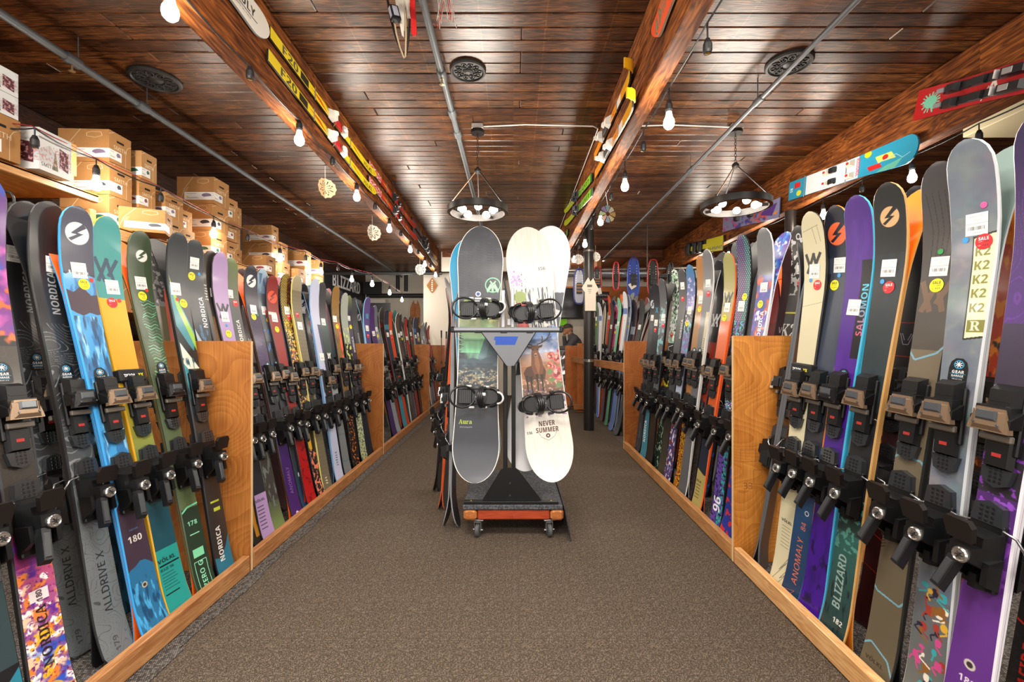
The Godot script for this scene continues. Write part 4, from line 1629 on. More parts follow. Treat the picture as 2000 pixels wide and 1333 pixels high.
		"tie_dye":
			c.band(0, 1, "6a7480")
			c.spot("7f8a86", 131, 0.01, 115, 0, 1, 1, 1, 60, 0.7)
			c.spot("86737e", 132, 0.012, 125, 0, 0.6, 1, 1, 60, 0.6)
			c.spot("5a6478", 133, 0.012, 118, 0, 1, 1, 1, 60, 0.7)
			c.spot("9a9a8a", 134, 0.02, 140, 0.12, 0.7, 1, 1, 60, 0.6)
			c.spot("6f9088", 135, 0.014, 130, 0.05, 0.7, 1, 1, 60, 0.6)
			c.poly("20241c", [0.5, 0.155, 0.98, 0.15, 0.98, 0.32, 0.5, 0.325])
			c.poly("dcdcb8", [0.52, 0.158, 0.96, 0.153, 0.96, 0.317, 0.52, 0.322])
			for j in 5:
				c.text("K2", 0.72, 0.18 + j * 0.023, 0.2, "7a7a34", 0, 0)
			c.band(0.292, 0.312, "7a7a34", 0.55, 0.93)
			c.text("R", 0.73, 0.302, 0.22, "e8e8cc", 0, 2)
			c.grad(0.76, 1.0, "5d636a", "6f6f66")
			var r := RandomNumberGenerator.new()
			r.seed = 5
			for j in 46:
				var q := ["d8a83a", "38a0a8", "a03a30", "c84a88", "2a2438", "e8e0d0", "8a5a2a"][r.randi() % 7] as String
				var u := r.randf_range(0.2, 0.85)
				var v := r.randf_range(0.74, 0.97)
				c.disc(u, v, r.randf_range(0.03, 0.09), q, 0, r.randf_range(0.6, 2.0))
				c.line(q, [u, v, u + r.randf_range(-0.15, 0.15), v + 0.008, u + r.randf_range(-0.2, 0.2), v + 0.016], 3)
		"purple_anomaly":
			c.grad(0, 0.3, "2f2547", "4a2a72")
			c.contour("6a3a98", 141, 0.01, 10, 0.1, 0.36, 0.1, 0.5, 1, 3)
			c.grad(0.3, 0.46, "38304a", "332f38")
			c.line("b8b0c0", [0, 0.4, 0.2, 0.396, 0.4, 0.404, 0.6, 0.398, 0.8, 0.405, 1, 0.398], 4)
			c.band(0.41, 0.56, "2c2a30")
			c.spot("7a3aa8", 142, 0.05, 155, 0.42, 0.62, 1, 1, 12)
			c.grad(0.56, 0.7, "4a2a66", "6a3590")
			c.spot("8a48b8", 143, 0.04, 150, 0.56, 0.72, 1, 1, 12)
			c.grad(0.7, 1.0, "683690", "5a2e80")
			c.disc(0.5, 0.83, 0.11, "c8c4b8")
			c.disc(0.5, 0.83, 0.06, "3a2f30")
			c.text("182", 0.5, 0.857, 0.15, "e8e4ea")
			c.text("ANOMALY", 0.5, 0.93, 0.24, "e8e4ea", 1, 1, 1.1)
		"bonafide":
			c.band(0, 1, "1b1c1f")
			c.spot("26272b", 151, 0.1, 140, 0, 1, 1, 1, 30)
			c.line("c8281e", [0, 0.78, 1, 0.81], 4)
			c.text("BONAFIDE", 0.45, 0.88, 0.26, "c8281e", 1)
		"fire":
			c.grad(0, 1, "d0481c", "a8281a")
			c.spot("e88a1e", 153, 0.03, 140, 0, 1, 1, 2, 20)
			c.spot("2a1a18", 154, 0.04, 155, 0.3, 1, 1, 2, 20)
		"dusk_edge":
			c.grad(0, 0.6, "33363a", "4a4038")
			c.line("d85a2a", [0, 0.5, 1, 0.47], 5)
			c.grad(0.6, 1.0, "4a4440", "5a4a42")
		"nebula":
			c.grad(0, 0.14, "6f7276", "5c5f64")
			c.spot("50545a", 161, 0.3, 130, 0, 0.14, 1, 10, 40, 0.6)
			c.band(0.14, 1, "38489a")
			c.spot("c8503a", 162, 0.02, 135, 0.14, 0.6, 1, 1, 30)
			c.spot("6a4ab0", 163, 0.02, 135, 0.14, 0.6, 1, 1, 30)
			c.spot("d8e0ec", 164, 0.03, 158, 0.25, 0.42, 1, 2, 15)
			c.text("NORDICA", 0.6, 0.3, 0.22, "f0f0f4", 1)
			c.spot("d8503a", 165, 0.02, 130, 0.4, 0.7, 1, 1, 15)
			c.band(0.7, 1, "28358f")
			c.spot("c02f38", 166, 0.02, 140, 0.75, 1.0, 1, 1, 8)
		"blue_nebula":
			c.band(0, 1, "3a5ab8")
			c.spot("5fa0e0", 168, 0.02, 135, 0, 1, 1, 1, 30)
			c.spot("e8ecf4", 169, 0.03, 155, 0, 1, 1, 1, 20)
			c.spot("6a3a9a", 170, 0.03, 155, 0, 1, 1, 1, 20)
		"violet_check":
			c.band(0, 0.28, "9a7ac0")
			c.grad(0.0, 0.28, "7a5cae", "b890c8")
			c.band(0.0, 0.28, "58b8b8", 0.6, 1.0)
			c.hatch("1c1a2a", 0.0, 0.28, 10, 0, 0.45, 0.7)
			c.hatch("1c1a2a", 0.0, 0.28, 10, 0, 0.35, -0.7)
			c.band(0.28, 0.66, "15131c")
			c.spot("6a4ab0", 171, 0.05, 145, 0.28, 0.6, 1, 1, 8)
			c.spot("40b0b8", 172, 0.06, 162, 0.28, 0.6, 1, 1, 8)
			c.spot("e0e0e8", 173, 0.12, 160, 0.5, 0.66, 1, 1, 8)
			c.band(0.66, 1, "5a3f98")
			c.band(0.66, 1, "2a9c9c", 0.55, 1.0)
			c.spot("5a3f98", 174, 0.06, 140, 0.66, 1.0, 1, 1, 6)
			c.spot("14202a", 175, 0.06, 165, 0.66, 1.0, 1, 1, 6)
			c.text("96", 0.45, 0.9, 0.5, "e8e8f0", 1)
		"slate_rossi":
			c.grad(0, 0.3, "4d5157", "2c3442")
			c.grad(0.3, 1.0, "262e3d", "1c2230")
			c.text("ROSSIGNOL", 0.7, 0.4, 0.2, "8a909a", 1)
			c.spot("2050a0", 177, 0.02, 140, 0.82, 1.0, 1, 1, 8)
		"olive_orange":
			c.grad(0, 0.25, "9a9a5c", "b0a068")
			c.chevrons(0.5, 0.17, 0.36, "1f3a40", 0.14)
			c.grad(0.25, 0.62, "d0602a", "b8501f")
			c.band(0.62, 0.84, "1c2836")
			c.band(0.84, 1.0, "a8985a")
			c.poly("a8985a", [0.0, 0.82, 1.0, 0.85, 1.0, 1.0, 0.0, 1.0])
			c.text("VÖLKL", 0.4, 0.87, 0.11, "2a2818")
			for j in 5:
				c.band(0.885 + j * 0.012, 0.889 + j * 0.012, "6a6038", 0.2, 0.55)
		"dark_volkl":
			c.grad(0, 0.3, "35353a", "28282c")
			c.chevrons(0.5, 0.24, 0.36, "d8d8dc", 0.14)
			c.grad(0.33, 0.6, "8a2a1e", "a83a22")
			c.grad(0.6, 1.0, "3a3230", "4a3c38")
			c.spot("2a2220", 181, 0.06, 140, 0.66, 1.0, 1, 1, 10)
		"grey_line":
			c.grad(0, 1.0, "6a6c70", "55575b")
			c.band(0.24, 0.5, "b8b090", 0.6, 0.85)
			c.marks(0.72, 0.37, 0.14, "4a4a48", 1, 7)
		"tan_autumn":
			c.grad(0, 0.3, "a8703a", "8f7048")
			c.band(0.2, 0.4, "e0683a", 0.6, 0.85)
			c.grad(0.3, 0.64, "9a744a", "9a6a34")
			c.band(0.64, 1.0, "a8741c")
			c.spot("2a2018", 183, 0.06, 145, 0.64, 1.0, 1, 1, 8)
			c.spot("e0b020", 184, 0.07, 158, 0.75, 1.0, 1, 1, 8)
			c.spot("c84a1c", 185, 0.07, 166, 0.8, 1.0, 1, 1, 8)
		"aurora":
			c.grad(0, 0.2, "3a78a8", "7a6aa8")
			c.spot("c0b8d8", 187, 0.03, 145, 0.05, 0.6, 1, 1, 20)
			c.grad(0.3, 0.6, "6a5890", "a8b8c8")
			c.spot("58a8c0", 188, 0.03, 140, 0.25, 0.5, 1, 1, 20)
			c.band(0.62, 1.0, "3f3f7a")
			c.spot("d8d0e0", 189, 0.05, 148, 0.62, 1.0, 1, 2, 10)
			c.spot("7a3a30", 190, 0.05, 160, 0.62, 1.0, 1, 2, 10)
		"dark_nordica":
			c.grad(0, 1.0, "4a4c4f", "33353a")
			c.text("NORDICA", 0.7, 0.28, 0.2, "c8cacc", 1)
			c.grad(0.7, 1.0, "2a2b26", "4a4436")
		"graffiti":
			c.band(0, 0.5, "8fb89a")
			c.spot("24282a", 191, 0.035, 140, 0.0, 0.3, 1, 1, 6)
			c.spot("e8ece4", 192, 0.04, 150, 0.0, 0.45, 1, 1, 6)
			c.band(0.36, 0.44, "2f3234")
			c.line("d8dcd8", [0.8, 0.37, 0.3, 0.38, 0.3, 0.395, 0.7, 0.4, 0.35, 0.42, 0.6, 0.43], 4)
			c.spot("e0d020", 193, 0.035, 140, 0.42, 0.62, 1, 1, 6)
			c.band(0.62, 1.0, "2b3a32")
			c.spot("a8c0a8", 194, 0.04, 150, 0.62, 1.0, 1, 1.5, 10)
		"line_stripe":
			c.grad(0, 0.25, "55585c", "606468")
			c.text("LINE", 0.5, 0.22, 0.26, "d8dadc")
			c.band(0.25, 1.0, "6a6e72")
			c.hatch("33363a", 0.28, 0.66, 9, 0, 0.45, 0.4)
			c.spot("7ab0b8", 195, 0.02, 150, 0.12, 0.4, 1, 1, 10)
			c.grad(0.66, 1.0, "3a2c22", "2a2420")
		"teal_nordica":
			c.grad(0, 0.62, "22262c", "1e2228")
			c.text("X", 0.5, 0.15, 0.4, "3a98c8")
			c.poly("1e2226", [0, 0.62, 1, 0.62, 1, 1, 0, 1])
			c.poly("3f7f92", [0.45, 0.66, 1, 0.64, 1, 1, 0, 1, 0, 0.92])
			c.text("NORDICA", 0.4, 0.83, 0.28, "e8e8e8", 1)
			c.band(0.66, 0.67, "b8e02c", 0.2, 0.5)
		"k2_black":
			c.band(0, 1, "17171a")
			c.spot("c8c8c8", 201, 0.03, 145, 0.04, 0.22, 1, 1, 10)
			c.disc(0.5, 0.035, 0.14, "c8c8c8", 0.08)
			c.band(0.275, 0.28, "d8d02a")
			c.text("K2", 0.5, 0.335, 0.6, "e0e0e0", 0, 2)
			c.band(0.385, 0.39, "d8d02a")
			c.spot("c8b83a", 202, 0.06, 160, 0.42, 0.6, 1, 1, 8)
		"maroon":
			c.grad(0, 1, "4a3034", "3a2428")
			c.text("V", 0.5, 0.3, 0.3, "c8c0c0")
	var m = tmat(c.texture(), 0.32, "ffffff", {"coat": 0.25, "coat_rough": 0.1})
	tex["s_" + called] = m
	return m

# plain sheets for the far bays: columns of one small picture, each with two colours and a figure
const FAR := [["2a2b30", "4a4d55", 1], ["4a2a6a", "3a2458", 1], ["6a7078", "8a9098", 3], ["3a3835", "c84a24", 0], ["1f3040", "2f7f90", 0], ["d8502a", "b8401e", 1], ["2f7f7c", "256a68", 3], ["5a4a3c", "3f342c", 1], ["b8b4b0", "b02a2a", 2], ["a8242c", "8a1c22", 3], ["d06a58", "3a3a40", 0], ["26335a", "4a6aa8", 0], ["9a9ea4", "6a6e74", 1], ["3a7a48", "2a2d30", 0], ["d8dce4", "5a78b8", 0], ["d8cdb8", "b8a890", 1], ["20242e", "7f8a98", 3], ["a8b4d0", "8090b0", 1], ["7a2a2c", "40181c", 1], ["c8a030", "2c2a26", 2], ["e06a2a", "30343a", 0], ["c04a80", "3a2a3a", 0], ["7fc8a0", "4a8a6a", 1], ["15161a", "2a2c30", 1]]

func far_sheet(k) -> StandardMaterial3D:
	var key := "far%d" % k
	if tex.has(key):
		return tex[key]
	if not tex.has("far"):
		var all := Image.create(20 * FAR.size(), 240, false, Image.FORMAT_RGB8)
		for j in FAR.size():
			var f: Array = FAR[j]
			var c := Canvas.new(self, 20, 240, f[0])
			match f[2]:
				0:
					c.band(0.45, 1.0, f[1])
					c.band(0.12, 0.16, f[1])
				1:
					c.grad(0, 1, f[0], f[1])
				2:
					c.hatch(f[1], 0.25, 1.0, 6, 8, 0.5)
				3:
					c.band(0.2, 0.26, f[1])
					c.band(0.68, 1.0, f[1])
					c.marks(0.5, 0.4, 0.4, f[1], 1, 7)
			all.blit_rect(c.im, Rect2i(0, 0, 20, 240), Vector2i(20 * j, 0))
		tex.far = ImageTexture.create_from_image(all)
	var m := StandardMaterial3D.new()
	m.albedo_texture = tex.far
	m.roughness = 0.3
	m.clearcoat_enabled = true
	m.clearcoat = 0.4
	m.uv1_scale = Vector3(0.9 / FAR.size(), 1, 1)
	m.uv1_offset = Vector3((k + 0.05) / FAR.size(), 0, 0)
	tex[key] = m
	return m

const P1 := [["p", 0.855, 0.0, 0.06], ["y", 0.82, 0.012]]
func tags(kind, s = 0.85, x = 0.0, shop = true) -> Array:
	var a := [["p", s, x, 0.05]]
	if kind == "y" or kind == "r":
		a.append([kind, s - 0.03, x + 0.012, 0.1])
		a.append(["d" if kind == "y" else "b", s - 0.022, x + 0.04])
	if shop:
		a.append(["g", 0.64, 0.0, 0.0])
	return a

func ski_rows():
	binding_setup()
	var o := "ff7a26"
	# ---- nearest bay under the boxes
	pair("L", 20, -200, 330, 0.0, "wide", sheet("slate_teal"), {"label": "dark slate ski with a teal wedge tail", "fine": true})
	pair("L", 112, -66, 352, 0.0, "wide", sheet("galaxy"), {"label": "ski with a swirling pink and blue galaxy tail", "fine": true, "p": [["g", 0.63, 0.0]]})
	pair("L", 150, 22, 402, 0.25, "wide", sheet("alldrive"), {"label": "charcoal contour line ski in the second row", "fine": true, "p": [["p", 0.88, -0.03], ["g", 0.64, 0.0]]})
	pair("L", 225, 65, 404, 0.07, "wide", sheet("alldrive"), {"label": "charcoal contour line ski with a grey tail", "fine": true, "cap": "black", "p": [["p", 0.865, 0.02], ["g", 0.62, 0.0]]})
	pair("L", 243, 100, 420, 0.3, "mid", sheet("blue_range"), {"label": "dark ski with blue ranges behind the navy ski", "p": [["g", 0.62, 0.0]], "cap": "black"})
	pair("L", 303, 121, 413, 0.0, "wide", sheet("rustler"), {"label": "navy ski with bright blue peaks, 180 in white", "fine": true, "side": "2f9be0", "base": o, "p": [["p", 0.857, 0.0, 0.07], ["y", 0.826, 0.012], ["d", 0.838, 0.044], ["g", 0.61, 0.0, 0.05]]})
	pair("L", 352, 181, 432, 0.0, "wide", sheet("teal_yellow"), {"label": "teal, yellow and green ski with black strap", "fine": true, "side": "e0a81c", "strap": true, "p": [["p", 0.83, 0.01, 0.05], ["r", 0.79, -0.004], ["d", 0.797, 0.03]]})
	pair("L", 384, 283, 476, 0.3, "mid", sheet("camo"), {"label": "camouflage ski with red and grey blots, second row", "base": "d0453a", "p": []})
	pair("L", 404, 251, 460, 0.0, "mid", sheet("zero_g"), {"label": "green ski with mint lines and notched tip", "fine": true, "cap": "black", "side": "46563c", "base": o, "p": [["p", 0.86, -0.005, 0.07], ["y", 0.824, -0.008], ["d", 0.842, 0.02], ["g", 0.62, 0.01, 0.05]]})
	pair("L", 442, 327, 461, 0.0, "mid", sheet("teal_peak"), {"label": "slate ski with teal and lime shards", "fine": true, "p": [["p", 0.84, -0.02, 0.03], ["y", 0.8, 0.015], ["d", 0.81, -0.02], ["g", 0.58, 0.0]]})
	# ---- second bay under the boxes
	pair("L", 477, 360, 474, 0.03, "mid", sheet("blue_shard"), {"label": "grey ski with icy blue shards above plywood", "p": [["p", 0.93, 0.0], ["y", 0.89, -0.02], ["b", 0.9, 0.03]]})
	pair("L", 508, 393, 496, 0.04, "mid", sheet("brown_cork"), {"label": "dark ski with a cork coloured panel", "p": [["p", 0.86, 0.02], ["r", 0.83, 0.03]]})
	pair("L", 524, 412, 498, 0.02, "mid", sheet("lilac_mint"), {"label": "lilac and mint ski above the plywood", "p": [["p", 0.78, 0.0], ["y", 0.72, 0.0], ["b", 0.75, 0.0]]})
	pair("L", 545, 434, 510, 0.02, "mid", sheet("olive_nordica"), {"label": "olive tipped ski with white lettering up its edge", "side": "5d6b50", "p": [["p", 0.87, -0.02], ["r", 0.84, 0.02]]})
	pair("L", 556, 457, 530, 0.2, "mid", sheet("maroon"), {"label": "maroon ski in the second row beside the orange tip", "base": o, "p": []})
	pair("L", 581, 475, 526, 0.0, "mid", sheet("navy_bolt"), {"label": "navy ski with a white round bolt badge", "base": o, "p": [["p", 0.83, 0.0], ["y", 0.8, -0.012], ["n", 0.81, 0.03], ["g", 0.6, 0.02]]})
	pair("L", 599, 497, 530, 0.03, "mid", sheet("blue_fog"), {"label": "foggy blue ski with white lettering", "p": [["p", 0.83, 0.0], ["y", 0.79, 0.02], ["g", 0.6, 0.0]]})
	pair("L", 610, 517, 541, 0.0, "mid", sheet("red_bolt"), {"label": "deep red ski with orange badge under the boxes", "base": "d83a22", "p": [["p", 0.82, 0.0], ["y", 0.77, 0.0], ["g", 0.58, 0.0]]})
	pair("L", 620, 531, 545, 0.22, "mid", sheet("pink_fade"), {"label": "grey and pink ski in the second row by the red one"})
	pair("L", 629, 544, 540, 0.02, "wide", sheet("yellow_check"), {"label": "ski with yellow and maroon checked tip", "p": [["p", 0.84, 0.0], ["r", 0.81, 0.01]]})
	pair("L", 641, 567, 543, 0.0, "mid", sheet("tan_weave"), {"label": "tan ski with a fine black weave", "side": "d8c870", "p": [["r", 0.82, -0.01], ["p", 0.77, 0.0], ["g", 0.58, 0.0]]})
	pair("L", 653, 580, 556, 0.04, "mid", sheet("charcoal"), {"label": "charcoal ski with pale round badge", "p": [["p", 0.87, -0.01]]})
	pair("L", 658, 592, 560, 0.24, "mid", sheet("tribal"), {"label": "purple tipped ski with green and orange chevrons"})
	pair("L", 664, 604, 552, 0.0, "mid", sheet("lavender"), {"label": "pale lavender ski under the boxes", "side": "7fa8d8", "p": [["p", 0.62, 0.0]], "ts": 0.5})
	pair("L", 680, 618, 559, 0.0, "mid", sheet("grey_chev"), {"label": "grey ski with dark tip and thin teal chevrons", "p": [["p", 0.8, 0.0]]})
	pair("L", 688, 630, 566, 0.2, "mid", sheet("pink_fade"), {"label": "pink tipped ski in the second row near the ochre one"})
	pair("L", 696, 646, 565, 0.02, "mid", sheet("ochre"), {"label": "ochre ski with an orange stripe under the boxes", "p": [["p", 0.82, -0.02], ["y", 0.78, 0.0]]})
	pair("L", 704, 654, 571, 0.12, "mid", sheet("charcoal"), {"label": "charcoal ski tight against the ochre ski", "p": [["p", 0.84, 0.0], ["r", 0.8, 0.0]]})
	pair("L", 712, 663, 573, 0.02, "mid", sheet("pale_graph"), {"label": "pale grey ski with green graphics under the boxes"})
	pair("L", 724, 671, 581, 0.02, "mid", sheet("olive_navy"), {"label": "navy ski with an olive tip", "p": [["p", 0.86, 0.0], ["y", 0.81, 0.02]]})
	pair("L", 733, 684, 586, 0.14, "mid", sheet("dark_nordica"), {"label": "dark ski with an orange inner base", "base": "f0641e"})
	pair("L", 737, 694, 598, 0.22, "mid", sheet("charcoal"), {"label": "charcoal ski behind the violet ski"})
	pair("L", 742, 709, 584, 0.0, "mid", sheet("violet"), {"label": "violet ski with pale blue edges at second divider", "side": "86c4ec", "p": [["p", 0.8, 0.0], ["r", 0.75, 0.0]]})
	# ---- opposite row, nearest bay
	pair("R", 1990, 2200, 235, 0.22, "mid", sheet("bonafide"), {"label": "black ski with red lettering at the row's near end", "fine": true})
	pair("R", 1866, 2086, 212, 0.0, "wide", sheet("purple_anomaly"), {"label": "violet ski with a white edge, 182 on its tail", "fine": true, "side": "d8d4dc", "base": "1a1b1e", "p": []})
	pair("R", 1880, 2000, 300, 0.3, "mid", sheet("fire"), {"label": "fiery red and orange ski in the second row"})
	pair("R", 1798, 1932, 279, 0.0, "wide", sheet("tie_dye"), {"label": "grey tie dye ski with a cream side label", "fine": true, "side": "c8ccd0", "base": "748884", "top2": sheet("tie_dye"), "p": [["p", 0.865, 0.01, -0.03], ["r", 0.835, 0.03], ["b", 0.842, -0.02], ["k", 0.893, 0.03], ["g", 0.625, 0.0, -0.04]]})
	pair("R", 1711, 1873, 323, 0.0, "wide", sheet("brown_chev"), {"label": "brown ski with thin pale blue chevrons", "fine": true, "side": "20211f", "p": [["p", 0.815, 0.0, -0.05], ["y", 0.78, 0.0], ["n", 0.842, 0.0]]})
	pair("R", 1694, 1818, 372, 0.25, "mid", sheet("antler"), {"label": "black and maroon ski with antler mark, second row", "fine": true, "cap": "black", "base": "2a2a2e", "p": [["g", 0.58, 0.0]]})
	pair("R", 1627, 1769, 357, 0.0, "wide", sheet("black_teal"), {"label": "black and teal ski with tan bolt badge", "fine": true, "side": "c79a5c", "base": "f08a1e", "p": [["p", 0.83, 0.0, -0.05], ["r", 0.79, 0.01], ["b", 0.803, -0.02]]})
	pair("R", 1582, 1705, 383, 0.0, "wide", sheet("purple_salomon"), {"label": "purple ski with a black side label", "fine": true, "cap": "black", "side": "3fb0d8", "base": "17181b", "p": [["p", 0.755, 0.0, -0.05], ["g", 0.595, 0.0, -0.04]]})
	pair("R", 1548, 1661, 406, 0.0, "wide", sheet("anomaly_navy"), {"label": "navy ski with orange bolt badge and lettering", "fine": true, "side": "e8862a", "base": "20222a", "p": [["p", 0.862, 0.01, -0.05], ["y", 0.815, -0.01], ["b", 0.838, 0.01]]})
	pair("R", 1524, 1612, 413, 0.0, "wide", sheet("cream_volkl"), {"label": "cream ski with black fern mark and strap", "fine": true, "side": "1f2022", "strap": true, "p": [["p", 0.855, 0.0, -0.05], ["r", 0.82, 0.02], ["b", 0.833, -0.02]]})
	pair("R", 1482, 1590, 470, 0.04, "mid", sheet("dusk_edge"), {"label": "dark ski turned edge on against the big plywood", "fine": true, "yaw": -0.9, "side": "55585c", "p": []})
	# ---- opposite row, second bay
	pair("R", 1478, 1577, 446, 0.3, "mid", sheet("k2_black"), {"label": "black and white blotched ski above the big plywood", "p": [["p", 0.86, 0.02], ["r", 0.82, 0.03]]})
	pair("R", 1462, 1556, 486, 0.36, "mid", sheet("maroon"), {"label": "plain maroon ski above the big plywood"})
	pair("R", 1420, 1514, 445, 0.0, "wide", sheet("nebula"), {"label": "blue and red nebula ski with grey tip", "side": "d8d8dc", "base_mat": sheet("blue_nebula"), "p": [["p", 0.82, 0.0], ["y", 0.77, -0.01]]})
	pair("R", 1408, 1489, 476, 0.2, "mid", sheet("slate_rossi"), {"label": "slate blue ski in the second row by the nebula"})
	pair("R", 1397, 1468, 464, 0.0, "mid", sheet("violet_check"), {"label": "violet checked ski with 96 on its tail", "p": [["y", 0.8, 0.02], ["p", 0.77, 0.0]]})
	pair("R", 1376, 1452, 478, 0.22, "mid", sheet("slate_rossi"), {"label": "slate blue ski behind the olive and orange one"})
	pair("R", 1360, 1440, 493, 0.0, "mid", sheet("olive_orange"), {"label": "olive and orange ski with dark chevrons", "side": "f0642e", "p": [["p", 0.8, 0.0], ["y", 0.76, -0.01]]})
	pair("R", 1344, 1420, 508, 0.04, "mid", sheet("dark_volkl"), {"label": "dark ski with pale chevrons and red middle", "p": [], "base": "b8bcc0"})
	pair("R", 1332, 1396, 490, 0.0, "mid", sheet("grey_line"), {"label": "plain grey ski with a cream side label", "side": "d8d8d4", "p": [["p", 0.87, 0.0], ["r", 0.83, 0.01], ["g", 0.6, 0.0]]})
	pair("R", 1325, 1382, 500, 0.05, "mid", sheet("tan_autumn"), {"label": "tan ski with autumn leaves on its tail", "p": [["p", 0.82, 0.0], ["y", 0.78, 0.0], ["g", 0.6, 0.0]]})
	pair("R", 1314, 1371, 540, 0.24, "mid", sheet("red_bolt"), {"label": "red ski in the second row behind the tan one"})
	pair("R", 1304, 1361, 519, 0.02, "mid", sheet("aurora"), {"label": "blue and lilac aurora ski", "p": [["p", 0.8, 0.0], ["y", 0.74, -0.01]]})
	pair("R", 1292, 1344, 526, 0.02, "mid", sheet("dark_nordica"), {"label": "dark grey ski with lettering along its edge", "p": [["p", 0.92, 0.0], ["r", 0.86, 0.0]]})
	pair("R", 1282, 1330, 529, 0.06, "mid", sheet("graffiti"), {"label": "green and black graffiti ski", "p": [["p", 0.72, 0.0], ["r", 0.68, 0.0]]})
	pair("R", 1268, 1304, 542, 0.0, "mid", sheet("line_stripe"), {"label": "grey ski with slanting black stripes", "p": [["p", 0.8, 0.01], ["r", 0.76, 0.02]]})
	pair("R", 1257, 1291, 553, 0.02, "mid", sheet("teal_nordica"), {"label": "dark ski with teal tail and white lettering", "p": [["p", 0.78, 0.0], ["r", 0.74, 0.0]]})
	pair("R", 1246, 1283, 560, 0.05, "mid", sheet("charcoal"), {"label": "charcoal ski nearest the narrow plywood divider", "p": [["p", 0.82, 0.0]]})
	far_bays()

func far_bays():
	# tail column, tip column, tip row, sheet, words
	var far := [
		["L", 772, 717, 599, 1, "violet", "mid"], ["L", 778, 724, 601, 2, "grey", "mid"], ["L", 785, 737, 602, 3, "dark orange-footed", "wide"], ["L", 792, 747, 608, 4, "navy and teal", "mid"], ["L", 796, 754, 607, 5, "bright orange", "mid"], ["L", 802, 764, 610, 6, "teal", "mid"], ["L", 807, 771, 613, 7, "brown", "slim"], ["L", 811, 776, 615, 0, "graphite", "slim"], ["L", 815, 782, 620, 8, "white and red checked", "slim"],
		["L", 819, 787, 621, 9, "crimson", "slim"], ["L", 824, 796, 616, 7, "tall brown", "slim"], ["L", 827, 801, 625, 10, "coral", "slim"], ["L", 830, 806, 622, 11, "blue", "slim"], ["L", 833, 811, 620, 16, "navy and silver", "slim"], ["L", 836, 815, 632, 19, "yellow banded", "slim"], ["L", 838, 820, 634, 12, "silver grey", "slim"],
		["L", 845, 822, 632, 12, "silver", "slim"], ["L", 850, 828, 632, 16, "slate and silver", "slim"], ["L", 855, 833, 637, 9, "scarlet", "slim"], ["L", 859, 838, 637, 23, "black", "slim"], ["L", 863, 842, 636, 13, "green and black", "slim"], ["L", 867, 846, 637, 18, "dark red", "slim"], ["L", 872, 850, 637, 0, "graphite grey", "slim"],
		["R", 1208, 1247, 585, 16, "navy and silver", "mid"], ["R", 1204, 1262, 588, 0, "graphite", "mid"], ["R", 1200, 1236, 577, 17, "pale blue", "mid"], ["R", 1197, 1272, 584, 18, "dark red", "mid"], ["R", 1194, 1228, 573, 14, "white and blue", "mid"], ["R", 1191, 1280, 583, 7, "brown", "mid"], ["R", 1188, 1222, 575, 20, "orange and graphite", "mid"], ["R", 1184, 1215, 584, 22, "mint green", "slim"], ["R", 1181, 1209, 598, 21, "pink", "slim"], ["R", 1178, 1205, 588, 11, "blue", "slim"], ["R", 1175, 1200, 594, 0, "dark grey", "slim"], ["R", 1172, 1195, 578, 5, "bright orange", "slim"], ["R", 1169, 1184, 587, 15, "cream", "slim"], ["R", 1167, 1175, 591, 14, "white and blue", "slim"], ["R", 1164, 1166, 583, 13, "green and black", "slim"],
		["R", 1159, 1161, 612, 16, "silver banded", "slim"], ["R", 1155, 1160, 640, 11, "blue", "slim"]]
	var sides := ["1b1c1f", "d8d8d8", "8a8c90", "5a1a1a", "2a3a2a"]
	var count := {}
	var k := 0
	var prev := {"L": "the violet ski with pale blue edges", "R": "the narrow plywood divider"}
	for f in far:
		var bay: String = ("third bay under the boxes" if f[1] < 840 else "last bay by the column") if f[0] == "L" else "bay beside the steel post"
		var lab := "%s ski in the %s" % [f[5], bay]
		count[lab] = count.get(lab, 0) + 1
		if count[lab] > 1:
			lab = "second " + lab
		pair(f[0], f[1], f[2], f[3], 0.02 + 0.04 * (k % 3), f[6], far_sheet(f[4]), {"label": lab, "l": 1.72, "side": sides[k % 5], "cap": ["silver", "black"][k % 2], "p": [["p", 0.8, 0.0]] if k % 3 == 0 else [["p", 0.82, 0.0], ["y" if k % 2 else "r", 0.77, 0.0]] if k % 3 == 1 else [], "ts": 0.53 + 0.02 * (k % 3)})
		k += 1
	# a few more in back rows that show as tails and tips between the others
	var r := RandomNumberGenerator.new()
	r.seed = 12
	for q in [["L", 12, 5, 0.3], ["R", 12, 9, 0.3]]:
		for j in q[1]:
			var z: float = 2.7 + j * 0.36 if q[0] == "L" else 2.75 + j * 0.2
			var row: String = q[0]
			var a: float = (-1.418 - 0.0145 * z - 0.36) if row == "L" else (1.222 + 0.0225 * z + 0.4)
			var u: float = CX + F * a / z
			var tipx: float = a + (-0.3 if row == "L" else 0.26)
			var kk: int = r.randi_range(0, FAR.size() - 1)
			var words: String = ["graphite", "violet", "grey", "dark orange-footed", "navy and teal", "bright orange", "teal", "brown", "white and red checked", "crimson", "coral", "blue", "silver", "green and black", "white and blue", "cream", "navy and silver", "pale blue", "dark red", "yellow banded", "orange and graphite", "pink", "mint green", "black"][kk]
			var lab := "%s ski in the back row %s" % [words, "under the boxes" if row == "L" else "opposite the boxes"]
			count[lab] = count.get(lab, 0) + 1
			if count[lab] > 1:
				lab = ["second ", "third ", "fourth "][count[lab] - 2] + lab
			pair(row, u, CX + F * tipx / z, CY + (EYE - 1.6 - r.randf() * 0.12) * F / z, 0.36 if row == "L" else 0.4, "mid", far_sheet(kk), {"label": lab, "l": 1.72, "single": true, "p": []})

